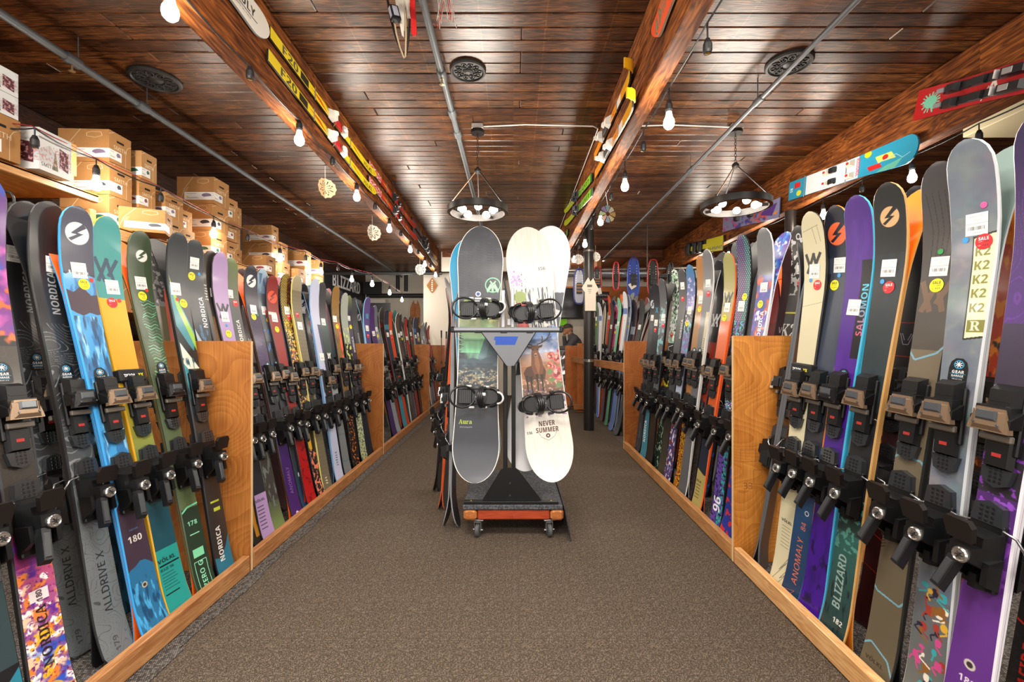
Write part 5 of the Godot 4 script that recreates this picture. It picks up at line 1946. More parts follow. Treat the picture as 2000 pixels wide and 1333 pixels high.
# ---------------------------------------------------------------- shelf and boxes
func box_prints():
	var c := Canvas.new(self, 512, 256, "b58a5a")
	c.spot("a87d4e", 301, 0.02, 130, 0, 1, 1, 1, 80, 0.5)
	# aisle end: left half, long side: right half
	var w := "d9c4a6"
	c.line(w, [0.37, 1.0, 0.37, 0.45, 0.42, 0.3, 0.5, 0.22], 5)
	c.line(w, [0.0, 0.12, 0.08, 0.05, 0.12, 0.0], 4)
	c.text("SMITH", 0.25, 0.47, 0.06, "eee4d2", 0, 1, 1.25)
	c.line(w, [0.72, 0.0, 0.6, 0.45, 0.56, 0.8, 0.56, 1.0], 4)
	c.line(w, [0.78, 0.12, 0.83, 0.08, 0.92, 0.09, 0.93, 0.2, 0.86, 0.26, 0.78, 0.22, 0.78, 0.12], 4)
	c.poly("c3a17a", [0.62, 0.42, 0.66, 0.38, 0.63, 0.56, 0.59, 0.58])
	tex.box = c.texture()
	for k in [["label_a", "2f6a58"], ["label_b", "3c3f46"], ["label_c", "7d6f8c"], ["label_d", "8c3a44"]]:
		var l := Canvas.new(self, 128, 64, "e8e8e6")
		l.disc(0.74, 0.42, 0.16, k[1], 0, 0.9)
		l.band(0.46, 0.75, "e8e8e6", 0.56, 0.95)
		l.poly(k[1], [0.58, 0.45, 0.9, 0.4, 0.92, 0.5, 0.66, 0.62])
		l.band(0.7, 0.74, "6a6a6a", 0.08, 0.45)
		l.band(0.8, 0.83, "8a8a8a", 0.08, 0.5)
		l.band(0.2, 0.24, "9a9a9a", 0.08, 0.4)
		l.disc(0.1, 0.55, 0.04, "e8dc20")
		tex[k[0]] = l.texture()
	var t := Canvas.new(self, 128, 128, "dfe2e2")
	t.spot("aebcbb", 311, 0.03, 140, 0.0, 0.5, 1, 1, 60, 0.6)
	t.ridge("c8cfd0", 0.4, 0.3, 0.8, 2, 6)
	t.poly("6d6a4a", [0.4, 0.9, 0.48, 0.4, 0.58, 0.9])
	t.poly("5a2c34", [0.62, 0.3, 0.9, 0.36, 0.9, 0.85, 0.62, 0.78])
	t.spot("c89aa0", 312, 0.08, 150, 0.35, 0.8, 1, 1, 10)
	t.poly("dfe2e2", [0, 0, 0.62, 0, 0.62, 0.3, 0.4, 0.3, 0.0, 0.5])
	t.text("SMITH", 0.28, 0.85, 0.09, "2a2c30", 0, 1, 1.2)
	tex.white_box = t.texture()

func carton(pos, w, h, d, lab, label, yaw = 0.0, white = false, slot = true):
	var o = thing("helmet_box" if white else "cardboard_box", label, "box", pos, "boxes stacked on the shelf")
	o.rotation.y = yaw
	var m := MB.new()
	var z0 = w / 2
	var q := [[[Vector3(0, 0, z0), Vector3(0, 0, -z0), Vector3(0, h, -z0), Vector3(0, h, z0)], 0.0, 0.5], [[Vector3(-d, 0, z0), Vector3(0, 0, z0), Vector3(0, h, z0), Vector3(-d, h, z0)], 0.5, 1.0]]
	for f in q:
		var a: float = f[1]
		var b: float = f[2]
		if white:
			a = 0.0
			b = 1.0
		m.poly(f[0], [Vector2(a, 1), Vector2(b, 1), Vector2(b, 0), Vector2(a, 0)])
	var pl := [Vector2(0.01, 0.99), Vector2(0.03, 0.99), Vector2(0.03, 0.95), Vector2(0.01, 0.95)]
	m.poly([Vector3(-d, h, z0), Vector3(0, h, z0), Vector3(0, h, -z0), Vector3(-d, h, -z0)], pl)
	m.poly([Vector3(0, 0, -z0), Vector3(-d, 0, -z0), Vector3(-d, h, -z0), Vector3(0, h, -z0)], pl)
	m.poly([Vector3(-d, 0, -z0), Vector3(-d, 0, z0), Vector3(-d, h, z0), Vector3(-d, h, -z0)], pl)
	m.poly([Vector3(-d, 0, -z0), Vector3(0, 0, -z0), Vector3(0, 0, z0), Vector3(-d, 0, z0)], pl)
	var cb = tmat(tex.white_box, 0.4) if white else tmat(tex.box, 0.75, ["ffffff", "f4ece2", "fff6ea", "ece2d6"][rng.randi_range(0, 3)], {"spec": 0.3})
	part(o, "carton", join([m]), cb)
	# lid seam: a flap lapping over the top edge
	if not white:
		part(o, "flap_seam", boxm(Vector3(-d / 2, h + 0.0006, 0), Vector3(d - 0.004, 0.0016, 0.05), 0.0004), mat("c9b394", 0.4))
		if slot:
			part(o, "handle_slot", boxm(Vector3(-0.002, h * 0.74, 0), Vector3(0.006, 0.018, w * 0.34), 0.0025), mat("17120d", 0.9))
		var lm := MB.new()
		var ly0: float = h * 0.13
		var ly1: float = h * 0.42
		var e := 0.0012
		lm.poly([Vector3(e, ly0, z0 + e), Vector3(e, ly0, -z0 * 0.1), Vector3(e, ly1, -z0 * 0.1), Vector3(e, ly1, z0 + e)], [Vector2(0, 1), Vector2(1, 1), Vector2(1, 0), Vector2(0, 0)])
		lm.poly([Vector3(-d * 0.8, ly0, z0 + e), Vector3(e, ly0, z0 + e), Vector3(e, ly1, z0 + e), Vector3(-d * 0.8, ly1, z0 + e)], [Vector2(0, 1), Vector2(1, 1), Vector2(1, 0), Vector2(0, 0)])
		part(o, "paper_label", join([lm]), tmat(tex[lab], 0.5))
	return o

func shelves_and_boxes():
	var wood = tmat(tex.pine, 0.55, "f6e2c4", {"scale": Vector2(1, 8)})
	# three shelf bays of pine lumber
	var names_ := ["nearest pine shelf unit above the black skis", "middle pine shelf unit stacked with boxes", "far pine shelf unit of boxes towards the banner"]
	var sp := [[0.9, 3.02, 2.2], [3.06, 4.9, 2.03], [4.94, 7.1, 2.0]]
	for j in 3:
		var s: Array = sp[j]
		var o = thing("shelf_unit", names_[j], "shelf", Vector3(-2.75, 0, -(s[0] + s[1]) / 2))
		var l: float = s[1] - s[0]
		part(o, "front_rail", boxm(Vector3(-0.019, s[2] - 0.0285 - (0.0 if j == 0 else 0.02), 0), Vector3(0.038, 0.05 if j == 0 else 0.089, l), 0.004, 0.5), wood)
		part(o, "shelf_board", boxm(Vector3(-0.5, s[2] - 0.009, 0), Vector3(1.0, 0.018, l), 0.002, 0.5), tmat(tex.ply2, 0.6, "fff2e0"))
		for e in [-1, 1]:
			part(o, "cross_rail", boxm(Vector3(-0.5, s[2] - 0.075 - (0.07 if j == 0 else 0.0), e * (l / 2 - 0.06)), Vector3(0.88, 0.089, 0.038), 0.004, 0.5), wood)
			part(o, "post", boxm(Vector3(-0.06, (s[2] + 0.0) / 2 - 0.05, e * (l / 2 - 0.02)), Vector3(0.089, s[2] - 0.1, 0.038), 0.004, 0.5), wood)
			part(o, "post", boxm(Vector3(-0.95, (s[2] + 0.0) / 2 - 0.05, e * (l / 2 - 0.02)), Vector3(0.089, s[2] - 0.1, 0.038), 0.004, 0.5), wood)
		if j == 0:
			part(o, "back_panel", boxm(Vector3(-0.8, 1.2, 0), Vector3(0.02, 1.8, l - 0.1), 0.002), mat("ddd3bd", 0.8))
		else:
			part(o, "lower_board", boxm(Vector3(-0.5, 1.45, 0), Vector3(0.95, 0.018, l), 0.002, 0.5), tmat(tex.ply2, 0.6, "e8d8c4"))
	# stacks: near edge z, width, aisle face x, base height, number, box height, words
	var stacks := [
		[2.30, 0.215, -2.70, 2.2, 1, 0.235, "front of the near shelf"], [2.78, 0.15, -2.82, 2.2, 1, 0.1, "near shelf beside the printed white box"],
		[2.60, 0.19, -3.06, 2.2, 2, 0.235, "near shelf behind the printed white box"],
		[2.79, 0.17, -2.83, 2.302, 1, 0.2, "near shelf on the flat box"],
		[3.165, 0.2, -2.80, 2.03, 3, 0.225, "first stack past the near shelf"], [3.42, 0.16, -2.80, 2.03, 3, 0.212, "second stack on the middle shelf"],
		[3.655, 0.2, -2.78, 2.03, 2, 0.205, "third stack of the middle shelf"], [3.86, 0.17, -2.82, 2.03, 2, 0.17, "stack before the tall one on the middle shelf"],
		[4.22, 0.235, -2.78, 2.03, 3, 0.245, "tall stack in the middle shelf"], [4.47, 0.19, -2.80, 2.03, 3, 0.212, "stack beside the tall one"],
		[4.71, 0.17, -2.90, 2.0, 3, 0.22, "last stack of the middle shelf"],
		[4.99, 0.2, -2.70, 2.0, 1, 0.2, "single box at the end post"], [5.28, 0.16, -2.80, 2.0, 3, 0.2, "first stack of the far shelf"], [5.46, 0.1, -2.85, 2.0, 2, 0.26, "narrow stack of the far shelf"],
		[5.60, 0.2, -2.85, 2.0, 2, 0.24, "second stack of the far shelf"], [5.86, 0.24, -2.76, 2.0, 1, 0.2, "low box in the far shelf"], [6.16, 0.22, -2.82, 2.0, 2, 0.25, "third stack of the far shelf"], [6.44, 0.18, -2.78, 2.0, 1, 0.19, "small box in the far shelf"], [6.66, 0.2, -2.84, 2.0, 2, 0.23, "end stack by the banner"],
		[4.0, 0.2, -3.2, 2.03, 3, 0.19, "back row of the middle shelf"], [3.46, 0.2, -3.22, 2.03, 3, 0.2, "back row behind the second stack"], [5.0, 0.24, -3.3, 2.0, 3, 0.21, "back row of the far shelf"], [6.3, 0.24, -3.3, 2.0, 2, 0.22, "back row near the banner"]]
	var order := ["bottom", "middle", "top"]
	var lb := ["label_a", "label_b", "label_c", "label_b", "label_d"]
	var k := 0
	for s in stacks:
		for j in s[4]:
			var lev: String = "only" if s[4] == 1 else order[j] if s[4] == 3 else ["bottom", "top"][j]
			var yaw: float = rng.randf_range(-0.05, 0.05)
			carton(Vector3(s[2] - rng.randf_range(0, 0.03), s[3] + j * (s[5] + 0.0025), -(s[0] + s[1] / 2)), s[1] - 0.008, s[5], 0.34, lb[k % 5], "brown box with white label, %s of %s" % [lev, s[6]], yaw)
			k += 1
	carton(Vector3(-2.68, 2.2, -2.665), 0.2, 0.235, 0.3, "label_a", "white printed helmet box with tree picture on the near shelf", 0.06, true)
	carton(Vector3(-2.72, 2.4375, -2.40), 0.2, 0.12, 0.3, "label_a", "white printed box, lower of two at the shelf's near end", 0.0, true)
	carton(Vector3(-2.72, 2.56, -2.40), 0.2, 0.13, 0.3, "label_a", "white printed box, upper of two at the shelf's near end", 0.0, true)
	carton(Vector3(-2.62, 2.03, -3.46), 0.22, 0.17, 0.3, "label_b", "brown box turned slightly at the middle shelf's front edge", 0.45)
	# boxes on the lower boards, seen under the shelf
	for j in 4:
		carton(Vector3(-2.9, 1.46, -(3.3 + j * 0.4)), 0.3, 0.24, 0.34, lb[j], "brown box on the lower board, %s from the near end" % ["first", "second", "third", "fourth"][j], 0.0)

# ---------------------------------------------------------------- boards hung on the beams
# a long flat thing on a beam face: from depth z0 to z1, heights of its middle line there, width; side -1 looks to +x, +1 to -x
func beam_x(which, z) -> float:
	return [-1.375 - 0.0155 * z, 0.757 + 0.0035 * z, 2.945 + 0.0095 * z][which]

func hung(which, z0, y0, z1, y1, off) -> Transform3D:
	var sg := 1.0 if which == 0 else -1.0
	var a := Vector3(beam_x(which, z0) + sg * off, y0, -z0)
	var b := Vector3(beam_x(which, z1) + sg * off, y1, -z1)
	var y := (b - a).normalized()
	var n := Vector3(sg, 0, 0)
	n = (n - y * n.dot(y)).normalized()
	return Transform3D(Basis(y.cross(n), y, n), a)

func plank_shape(l, w0, w1, w2, tip_r, tail_r, th = 0.01, curl = 0.03) -> ArrayMesh:
	# outline swept from tail (0) to tip (l), front print on surface 0
	var top := MB.new()
	var rest := MB.new()
	var tp := PackedVector3Array()
	var tn := PackedVector3Array()
	var tu := PackedVector2Array()
	var n := 28
	var rows := []
	for j in n + 1:
		var s: float = 0.5 - 0.5 * cos(PI * j / n)
		var w: float = lerpf(w0, w1, smoothstep(0.0, 0.45, s)) if s < 0.5 else lerpf(w1, w2, smoothstep(0.55, 1.0, s))
		var d0: float = s * l
		var d1: float = (1.0 - s) * l
		if tail_r > 0 and d0 < tail_r:
			w *= sqrt(max(0.0, 1.0 - pow(1.0 - d0 / tail_r, 2.4)))
		if tip_r > 0 and d1 < tip_r:
			w *= sqrt(max(0.0, 1.0 - pow(1.0 - d1 / tip_r, 2.4)))
		w = max(w * 0.5, 0.002)
		var z: float = curl * pow(clampf((s - 0.86) / 0.14, 0, 1), 2.0)
		if tail_r > 0:
			z += curl * pow(clampf((0.14 - s) / 0.14, 0, 1), 2.0)
		for xx in [-w, 0.0, w]:
			tp.append(Vector3(xx, s * l, z + th))
			tn.append(Vector3(0, 0, 1))
			tu.append(Vector2(0.5 + xx / max(w0, w2), 1.0 - s))
		rows.append([Vector3(-w, s * l, z), Vector3(-w, s * l, z + th), Vector3(w, s * l, z + th), Vector3(w, s * l, z)])
	top.grid(n + 1, 3, tp, tn, tu)
	for j in n:
		var a: Array = rows[j]
		var b: Array = rows[j + 1]
		rest.poly([a[0], a[1], b[1], b[0]])
		rest.poly([a[2], a[3], b[3], b[2]])
		rest.poly([a[3], a[0], b[0], b[3]])
	rest.poly([rows[0][0], rows[0][3], rows[0][2], rows[0][1]])
	rest.poly([rows[n][0], rows[n][1], rows[n][2], rows[n][3]])
	return join([top, rest])

func old_binding(parent, y, c1, c2, w = 0.06):
	var t := MB.new()
	t.frustum(Vector3(0, y + 0.1, 0.03), Vector3(w, 0.08, 0.04), Vector2(w * 0.6, 0.04))
	t.frustum(Vector3(0, y + 0.05, 0.055), Vector3(w * 0.5, 0.05, 0.02), Vector2(w * 0.3, 0.03))
	var tp = part(parent, "toe_piece", join([t]), mat(c1, 0.4))
	var p := MB.new()
	p.bbox(Vector3(0, y - 0.03, 0.02), Vector3(w * 0.8, 0.16, 0.014), 0.003)
	part(parent, "binding_plate", join([p]), mat(c2, 0.4))
	var h := MB.new()
	h.frustum(Vector3(0, y - 0.16, 0.035), Vector3(w, 0.08, 0.05), Vector2(w * 0.7, 0.04), Vector2(0, 0.01))
	h.frustum(Vector3(0, y - 0.19, 0.07), Vector3(w * 0.5, 0.03, 0.03), Vector2(w * 0.3, 0.02))
	part(parent, "heel_piece", join([h]), mat(c1, 0.4))
	var b := MB.new()
	b.tube([Vector3(-w * 0.9, y - 0.12, 0.02), Vector3(-w * 0.5, y - 0.1, 0.03), Vector3(w * 0.5, y - 0.1, 0.03), Vector3(w * 0.9, y - 0.12, 0.02)], 0.003, 6)
	part(parent, "brake_wire", join([b]), mat("b8b8b8", 0.3, 0.8))

func clip(parent, y, w):
	var m := MB.new()
	m.bbox(Vector3(0, y, 0.014), Vector3(w + 0.02, 0.012, 0.003), 0.001)
	part(parent, "metal_strap", join([m]), mat("c4c4c4", 0.3, 0.8))

func beam_ski(which, z0, v0, z1, v1, w, print_tex, label, group, b1, b2, tip_at_far = true, bind_s = 0.5, square_tail = true):
	# v0/v1 are heights at the near and far ends
	var xf: Transform3D
	if tip_at_far:
		xf = hung(which, z0, v0, z1, v1, 0.012)
	else:
		xf = hung(which, z1, v1, z0, v0, 0.012)
	var l: float = Vector2(z1 - z0, v1 - v0).length()
	var o = thing("wall_ski", label, "ski", Vector3.ZERO, group)
	o.transform = xf
	part(o, "ski_body", plank_shape(l, w * 0.95, w * 0.8, w, 0.1, 0.0 if square_tail else 0.06, 0.012, 0.03), [print_tex, mat("222222", 0.4)])
	old_binding(o, l * bind_s, b1, b2, w)
	clip(o, l * 0.3, w)
	clip(o, l * 0.66, w)
	return o

func beam_mounted():
	# a white short board with lettering
	var c := Canvas.new(self, 128, 512, "e6e3da")
	c.text("TRULY", 0.42, 0.24, 0.26, "22201e", 1, 0, 0.9)
	c.line("22201e", [0.62, 0.1, 0.62, 0.38], 4)
	c.text("HARD SELTZER", 0.72, 0.24, 0.07, "5a5650", 1, 1)
	c.spot("d8a0b8", 401, 0.05, 140, 0.55, 1.0, 1, 1, 10)
	c.band(0.62, 1.0, "c8b0c8")
	var xf = hung(0, 1.62, 2.985, 2.56, 2.965, 0.012)
	var o = thing("wall_snowboard", "short white board with black lettering on the timber beam", "snowboard")
	o.transform = xf
	part(o, "board_body", plank_shape(0.94, 0.16, 0.13, 0.17, 0.13, 0.1, 0.012, 0.02), [tmat(c.texture(), 0.35), mat("8a8a86", 0.4)])
	var b := MB.new()
	b.frustum(Vector3(0, 0.5, 0.04), Vector3(0.1, 0.1, 0.06), Vector2(0.06, 0.05))
	b.tube([Vector3(-0.05, 0.58, 0.02), Vector3(-0.02, 0.62, 0.05), Vector3(0.02, 0.64, 0.05), Vector3(0.05, 0.6, 0.02)], 0.012, 8)
	part(o, "red_binding", join([b]), mat("c81f24", 0.4))
	part(o, "clasp", boxm(Vector3(-0.09, 0.6, 0.03), Vector3(0.012, 0.07, 0.03), 0.003), mat("c8c8c8", 0.25, 0.9))
	# yellow racing pair
	c = Canvas.new(self, 48, 960, "ecd41c")
	c.text("F20", 0.5, 0.88, 0.75, "4a4a42", 1, 0, 1.3)
	c.band(0.75, 0.81, "22221e", 0.15, 0.85)
	c.text("VÖLKL", 0.5, 0.1, 0.5, "1e1c18", 1, 0, 1.1)
	c.poly("d84a1a", [0.3, 0.65, 0.7, 0.6, 0.4, 0.74])
	c.poly("c8241a", [0.6, 0.6, 0.8, 0.57, 0.5, 0.7])
	c.poly("d84a1a", [0.3, 0.28, 0.7, 0.22, 0.4, 0.32])
	c.poly("a8201a", [0.5, 0.24, 0.75, 0.19, 0.5, 0.28])
	c.disc(0.5, 0.025, 0.2, "c8a820", 0.1)
	var ym = tmat(c.texture(), 0.3)
	for q in [["upper", 520, 62, 725, 342, "upper"], ["lower", 516, 106, 725, 377, "lower"]]:
		var a = on_beam(0, q[1], q[2])
		var e = on_beam(0, q[3], q[4])
		beam_ski(0, a.x, a.y, e.x, e.y, 0.072, ym, "%s yellow racing ski on the beam, with red and white bindings" % q[0], "", "e4e2da", "c81f24", true, 0.52)
	c = Canvas.new(self, 40, 400, "d02a1a")
	c.spot("e8e0d8", 411, 0.1, 140, 0.8, 1.0, 1, 1, 10)
	c.poly("e8c81c", [0.3, 0.7, 0.7, 0.6, 0.4, 0.8])
	c.poly("e8c81c", [0.3, 0.25, 0.7, 0.15, 0.4, 0.3])
	var rm = tmat(c.texture(), 0.3)
	for q in [["upper", 716, 320, 806, 443], ["lower", 716, 350, 808, 466]]:
		var a = on_beam(0, q[1], q[2])
		var e = on_beam(0, q[3], q[4])
		beam_ski(0, a.x, a.y, e.x, e.y, 0.085, rm, "%s red ski with black and red bindings, farther along the beam" % q[0], "", "1c1c1e", "c8241c", true, 0.5)
	c = Canvas.new(self, 24, 200, "3a3c46")
	c.band(0, 0.12, "e0a81c")
	c.spot("4a5a8a", 413, 0.1, 140, 0.1, 0.6, 1, 1, 20)
	var dm = tmat(c.texture(), 0.3)
	for q in [["upper", 802, 428, 848, 506], ["lower", 803, 448, 850, 517]]:
		var a = on_beam(0, q[1], q[2])
		var e = on_beam(0, q[3], q[4])
		beam_ski(0, a.x, a.y, e.x, e.y, 0.08, dm, "%s dark ski with a yellow tip at the beam's far end" % q[0], "", "2a2a2e", "5a5a60", true, 0.5)
	# beam on the other side of the aisle
	c = Canvas.new(self, 128, 512, "e8501c")
	c.line("14785a", [0.75, 0.16, 0.3, 0.14, 0.22, 0.1, 0.3, 0.07, 0.75, 0.1, 0.6, 0.115, 0.36, 0.105, 0.36, 0.125, 0.75, 0.16], 9)
	c.line("14785a", [0.4, 0.24, 0.8, 0.18, 0.85, 0.22, 0.55, 0.26, 0.3, 0.21, 0.45, 0.2, 0.7, 0.27], 10)
	for j in 9:
		c.line("14785a", [0.35 + 0.05 * (j % 3), 0.29 + j * 0.025, 0.95, 0.27 + j * 0.027], 6)
	var om = tmat(c.texture(), 0.35)
	for q in [["lower", 1276, 74, 1340, -75], ["upper", 1262, -2, 1300, -150]]:
		var a = on_beam(1, q[3], q[4])
		var e = on_beam(1, q[1] + 12, q[2] - 12)
		var s = thing("wall_snowboard", "orange board with green letters, %s on the aisle edge beam" % q[0], "snowboard")
		s.transform = hung(1, a.x, a.y, e.x, e.y, 0.012)
		part(s, "board_body", plank_shape(Vector2(e.x - a.x, e.y - a.y).length(), 0.16, 0.15, 0.17, 0.12, 0.1, 0.012, 0.02), [om, mat("d8d8c0", 0.4)])
	c = Canvas.new(self, 40, 500, "e8901c")
	c.grad(0.0, 0.3, "f0c01c", "e8901c")
	c.band(0.26, 0.34, "e8e4dc", 0.15, 0.9)
	c.marks(0.55, 0.5, 0.4, "6a3a14", 1, 8)
	c.poly("5a2c14", [0.2, 0.66, 0.8, 0.62, 0.4, 0.76])
	var oy = tmat(c.texture(), 0.3)
	for q in [["upper", 1247, 128, 1165, 308], ["lower", 1252, 186, 1167, 342]]:
		var a = on_beam(1, q[1], q[2])
		var e = on_beam(1, q[3], q[4])
		var s = beam_ski(1, a.x, a.y, e.x, e.y, 0.075, oy, "%s orange and yellow ski with white bindings on the aisle edge beam" % q[0], "", "e8e6e0", "3a3a3a", false, 0.42)
		# swallow shaped upturned tip
		var l: float = Vector2(e.x - a.x, e.y - a.y).length()
		var cu := MB.new()
		var prev := []
		for j in 8:
			var t: float = j / 7.0
			var w: float = lerpf(0.03, 0.036, t) * (1.0 if j < 6 else 0.85)
			var cy: float = l - 0.03 + 0.07 * sin(t * 1.2)
			var cz: float = 0.014 + 0.09 * (1.0 - cos(t * 1.3))
			var now := [Vector3(-w, cy, cz), Vector3(w, cy, cz), Vector3(w, cy - 0.008, cz + 0.006), Vector3(-w, cy - 0.008, cz + 0.006)]
			if j > 0:
				for k in 4:
					var k2: int = (k + 1) % 4
					cu.poly([prev[k], prev[k2], now[k2], now[k]])
			prev = now
		cu.poly([prev[0], prev[1], prev[2], prev[3]])
		part(s, "curled_tip", join([cu]), mat("e8a81c", 0.4))
	c = Canvas.new(self, 40, 300, "c8d820")
	c.band(0.55, 0.95, "8fd02a")
	c.marks(0.5, 0.75, 0.5, "22401c", 1, 7)
	c.band(0.96, 1.0, "2a8a3a")
	var gm = tmat(c.texture(), 0.3)
	for q in [["upper", 1160, 346, 1109, 412], ["lower", 1161, 374, 1109, 437], ["lowest", 1112, 452, 1100, 480]]:
		var a = on_beam(1, q[1], q[2])
		var e = on_beam(1, q[3], q[4])
		beam_ski(1, a.x, a.y, e.x, e.y, 0.085, gm, "%s lime green ski at the far end of the aisle edge beam" % q[0], "", "22242e", "2a3a8a", true, 0.5)
	# beam beyond the opposite row
	c = Canvas.new(self, 160, 640, "b4141a")
	var rr := RandomNumberGenerator.new()
	rr.seed = 3
	c.disc(0.5, 0.88, 0.2, "76c8aa", 0, 1.0)
	for k in 18:
		var d := Vector2.from_angle(TAU * k / 18 + rr.randf() * 0.2) * rr.randf_range(0.24, 0.38)
		c.line("76c8aa", [0.5, 0.88, 0.5 + d.x, 0.88 + d.y * 0.25], rr.randf_range(4, 9))
	c.text("A", 0.6, 0.44, 0.4, "e8e0d8", 1)
	c.line("e8e0d8", [0.5, 0.47, 0.9, 0.5], 5)
	var a2 = on_beam(2, 2120, 118)
	var e2 = on_beam(2, 1795, 207)
	o = thing("wall_ski", "wide red ski with a mint splat and long black bindings", "ski")
	o.transform = hung(2, e2.x, e2.y, a2.x, a2.y, 0.012)
	var l2: float = Vector2(e2.x - a2.x, e2.y - a2.y).length()
	part(o, "ski_body", plank_shape(l2, 0.2, 0.18, 0.2, 0.12, 0.0, 0.012, 0.03), [tmat(c.texture(), 0.35), mat("8a1418", 0.4)])
	for sx in [-0.045, 0.045]:
		var m := MB.new()
		m.bbox(Vector3(sx, l2 * 0.5, 0.022), Vector3(0.05, 0.55, 0.02), 0.004)
		m.frustum(Vector3(sx, l2 * 0.5 + 0.2, 0.045), Vector3(0.062, 0.17, 0.04), Vector2(0.045, 0.13))
		m.frustum(Vector3(sx, l2 * 0.5 - 0.2, 0.045), Vector3(0.06, 0.1, 0.05), Vector2(0.04, 0.05), Vector2(0, 0.01))
		m.frustum(Vector3(sx, l2 * 0.5 - 0.02, 0.036), Vector3(0.054, 0.09, 0.02), Vector2(0.046, 0.08))
		var bb = part(o, "binding", join([m]), mat("17181a", 0.35))
		part(bb, "silver_gauge", boxm(Vector3(sx, l2 * 0.5 + 0.18, 0.068), Vector3(0.034, 0.06, 0.006), 0.002), mat("b8b8b8", 0.3, 0.6))
		part(bb, "white_catch", boxm(Vector3(sx, l2 * 0.5 + 0.1, 0.05), Vector3(0.05, 0.012, 0.03), 0.003), mat("e4e4e4", 0.4))
		part(bb, "grey_clip", boxm(Vector3(sx, l2 * 0.5 - 0.27, 0.05), Vector3(0.03, 0.06, 0.02), 0.004), mat("8a8c90", 0.4))
	clip(o, l2 * 0.86, 0.2)
	# blue board with geometric print
	c = Canvas.new(self, 160, 800, "2a9cc0")
	c.grad(0.38, 0.62, "b8d8ea", "e8eef2")
	c.band(0.62, 0.82, "dfe6ea")
	c.poly("d8dc6a", [0.35, 0.17, 0.62, 0.14, 0.6, 0.25, 0.36, 0.27])
	c.disc(0.48, 0.205, 0.09, "c82a24")
	c.poly("d8282a", [0.62, 0.24, 0.8, 0.22, 0.82, 0.3, 0.64, 0.32])
	c.poly("6ac0a8", [0.7, 0.1, 0.98, 0.14, 0.95, 0.26, 0.8, 0.2])
	c.disc(0.15, 0.32, 0.12, "ecd820")
	c.line("9ad0dc", [0.62, 0.05, 0.7, 0.1, 0.5, 0.14, 0.62, 0.25], 4)
	c.text("ROSSIGNOL", 0.5, 0.385, 0.12, "d0282a", 0, 0, 0.75)
	c.line("28404c", [0.0, 0.835, 1.0, 0.835], 4)
	c.band(0.84, 1.0, "2a94b8")
	c.poly("d8282a", [0.2, 0.88, 0.45, 0.88, 0.45, 0.94, 0.2, 0.94])
	c.disc(0.72, 0.89, 0.13, "d8d83a")
	c.text("RS", 0.5, 0.97, 0.14, "e8f0f0")
	var a3 = on_beam(2, 1808, 282)
	var e3 = on_beam(2, 1545, 375)
	var s3 = thing("wall_snowboard", "blue and white board with red and yellow shapes on the beam", "snowboard")
	s3.transform = hung(2, e3.x, e3.y, a3.x, a3.y, 0.012)
	var l3: float = Vector2(e3.x - a3.x, e3.y - a3.y).length()
	part(s3, "board_body", plank_shape(l3, 0.19, 0.18, 0.215, 0.16, 0.0, 0.012, 0.03), [tmat(c.texture(), 0.3), mat("1c6a88", 0.4)])
	for q in [[0.37, 0.05], [0.37, -0.05], [0.56, 0.05], [0.56, -0.05]]:
		var m := MB.new()
		m.frustum(Vector3(q[1], l3 * q[0], 0.03), Vector3(0.055, 0.1, 0.04), Vector2(0.03, 0.05), Vector2(0, 0.015))
		var bb = part(s3, "white_binding", join([m]), mat("e6ddc8", 0.4))
		part(bb, "red_mark", boxm(Vector3(q[1], l3 * q[0] + 0.01, 0.051), Vector3(0.02, 0.03, 0.004), 0.001), mat("c8202a", 0.4))
		if q[0] < 0.5:
			part(bb, "black_heel", boxm(Vector3(q[1], l3 * q[0] + 0.1, 0.03), Vector3(0.05, 0.07, 0.04), 0.008), mat("1a1a1c", 0.4))
	clip(s3, l3 * 0.53, 0.19)
	clip(s3, l3 * 0.165, 0.19)
	# violet board
	c = Canvas.new(self, 120, 480, "8a8ab0")
	c.spot("4a4a9a", 421, 0.02, 130, 0.2, 0.8, 1, 1, 20)
	c.spot("d85a4a", 422, 0.03, 145, 0.2, 0.5, 1, 1, 8)
	c.poly("5a3a8a", [0.2, 0.05, 0.8, 0.12, 0.6, 0.3, 0.3, 0.24])
	c.poly("e88a2a", [0.6, 0.03, 0.8, 0.06, 0.7, 0.12])
	c.spot("c84a8a", 423, 0.02, 140, 0.7, 1.0, 1, 1, 20)
	var a4 = on_beam(2, 1530, 405)
	var e4 = on_beam(2, 1415, 440)
	var s4 = thing("wall_snowboard", "violet board with orange figures behind the ring lamp", "snowboard")
	s4.transform = hung(2, e4.x, e4.y, a4.x, a4.y, 0.012)
	var l4: float = Vector2(e4.x - a4.x, e4.y - a4.y).length()
	part(s4, "board_body", plank_shape(l4, 0.2, 0.19, 0.22, 0.0, 0.0, 0.012, 0.02), [tmat(c.texture(), 0.3), mat("4a4a70", 0.4)])
	for q in [0.3, 0.55]:
		var m := MB.new()
		m.frustum(Vector3(-0.03, l4 * q, 0.03), Vector3(0.08, 0.12, 0.04), Vector2(0.05, 0.08))
		part(s4, "black_binding", join([m]), mat("1c1c1e", 0.4))
	# yellow and black board
	c = Canvas.new(self, 80, 300, "1c1c1c")
	c.band(0.0, 0.42, "d8d020")
	c.band(0.42, 0.9, "d8d020", 0.35, 0.7)
	c.marks(0.75, 0.2, 0.2, "2a2a8a", 3, 8)
	var a5 = on_beam(2, 1418, 474)
	var e5 = on_beam(2, 1342, 488)
	var s5 = thing("wall_snowboard", "yellow and black board at the far end of the beam", "snowboard")
	s5.transform = hung(2, e5.x, e5.y, a5.x, a5.y, 0.012)
	var l5: float = Vector2(e5.x - a5.x, e5.y - a5.y).length()
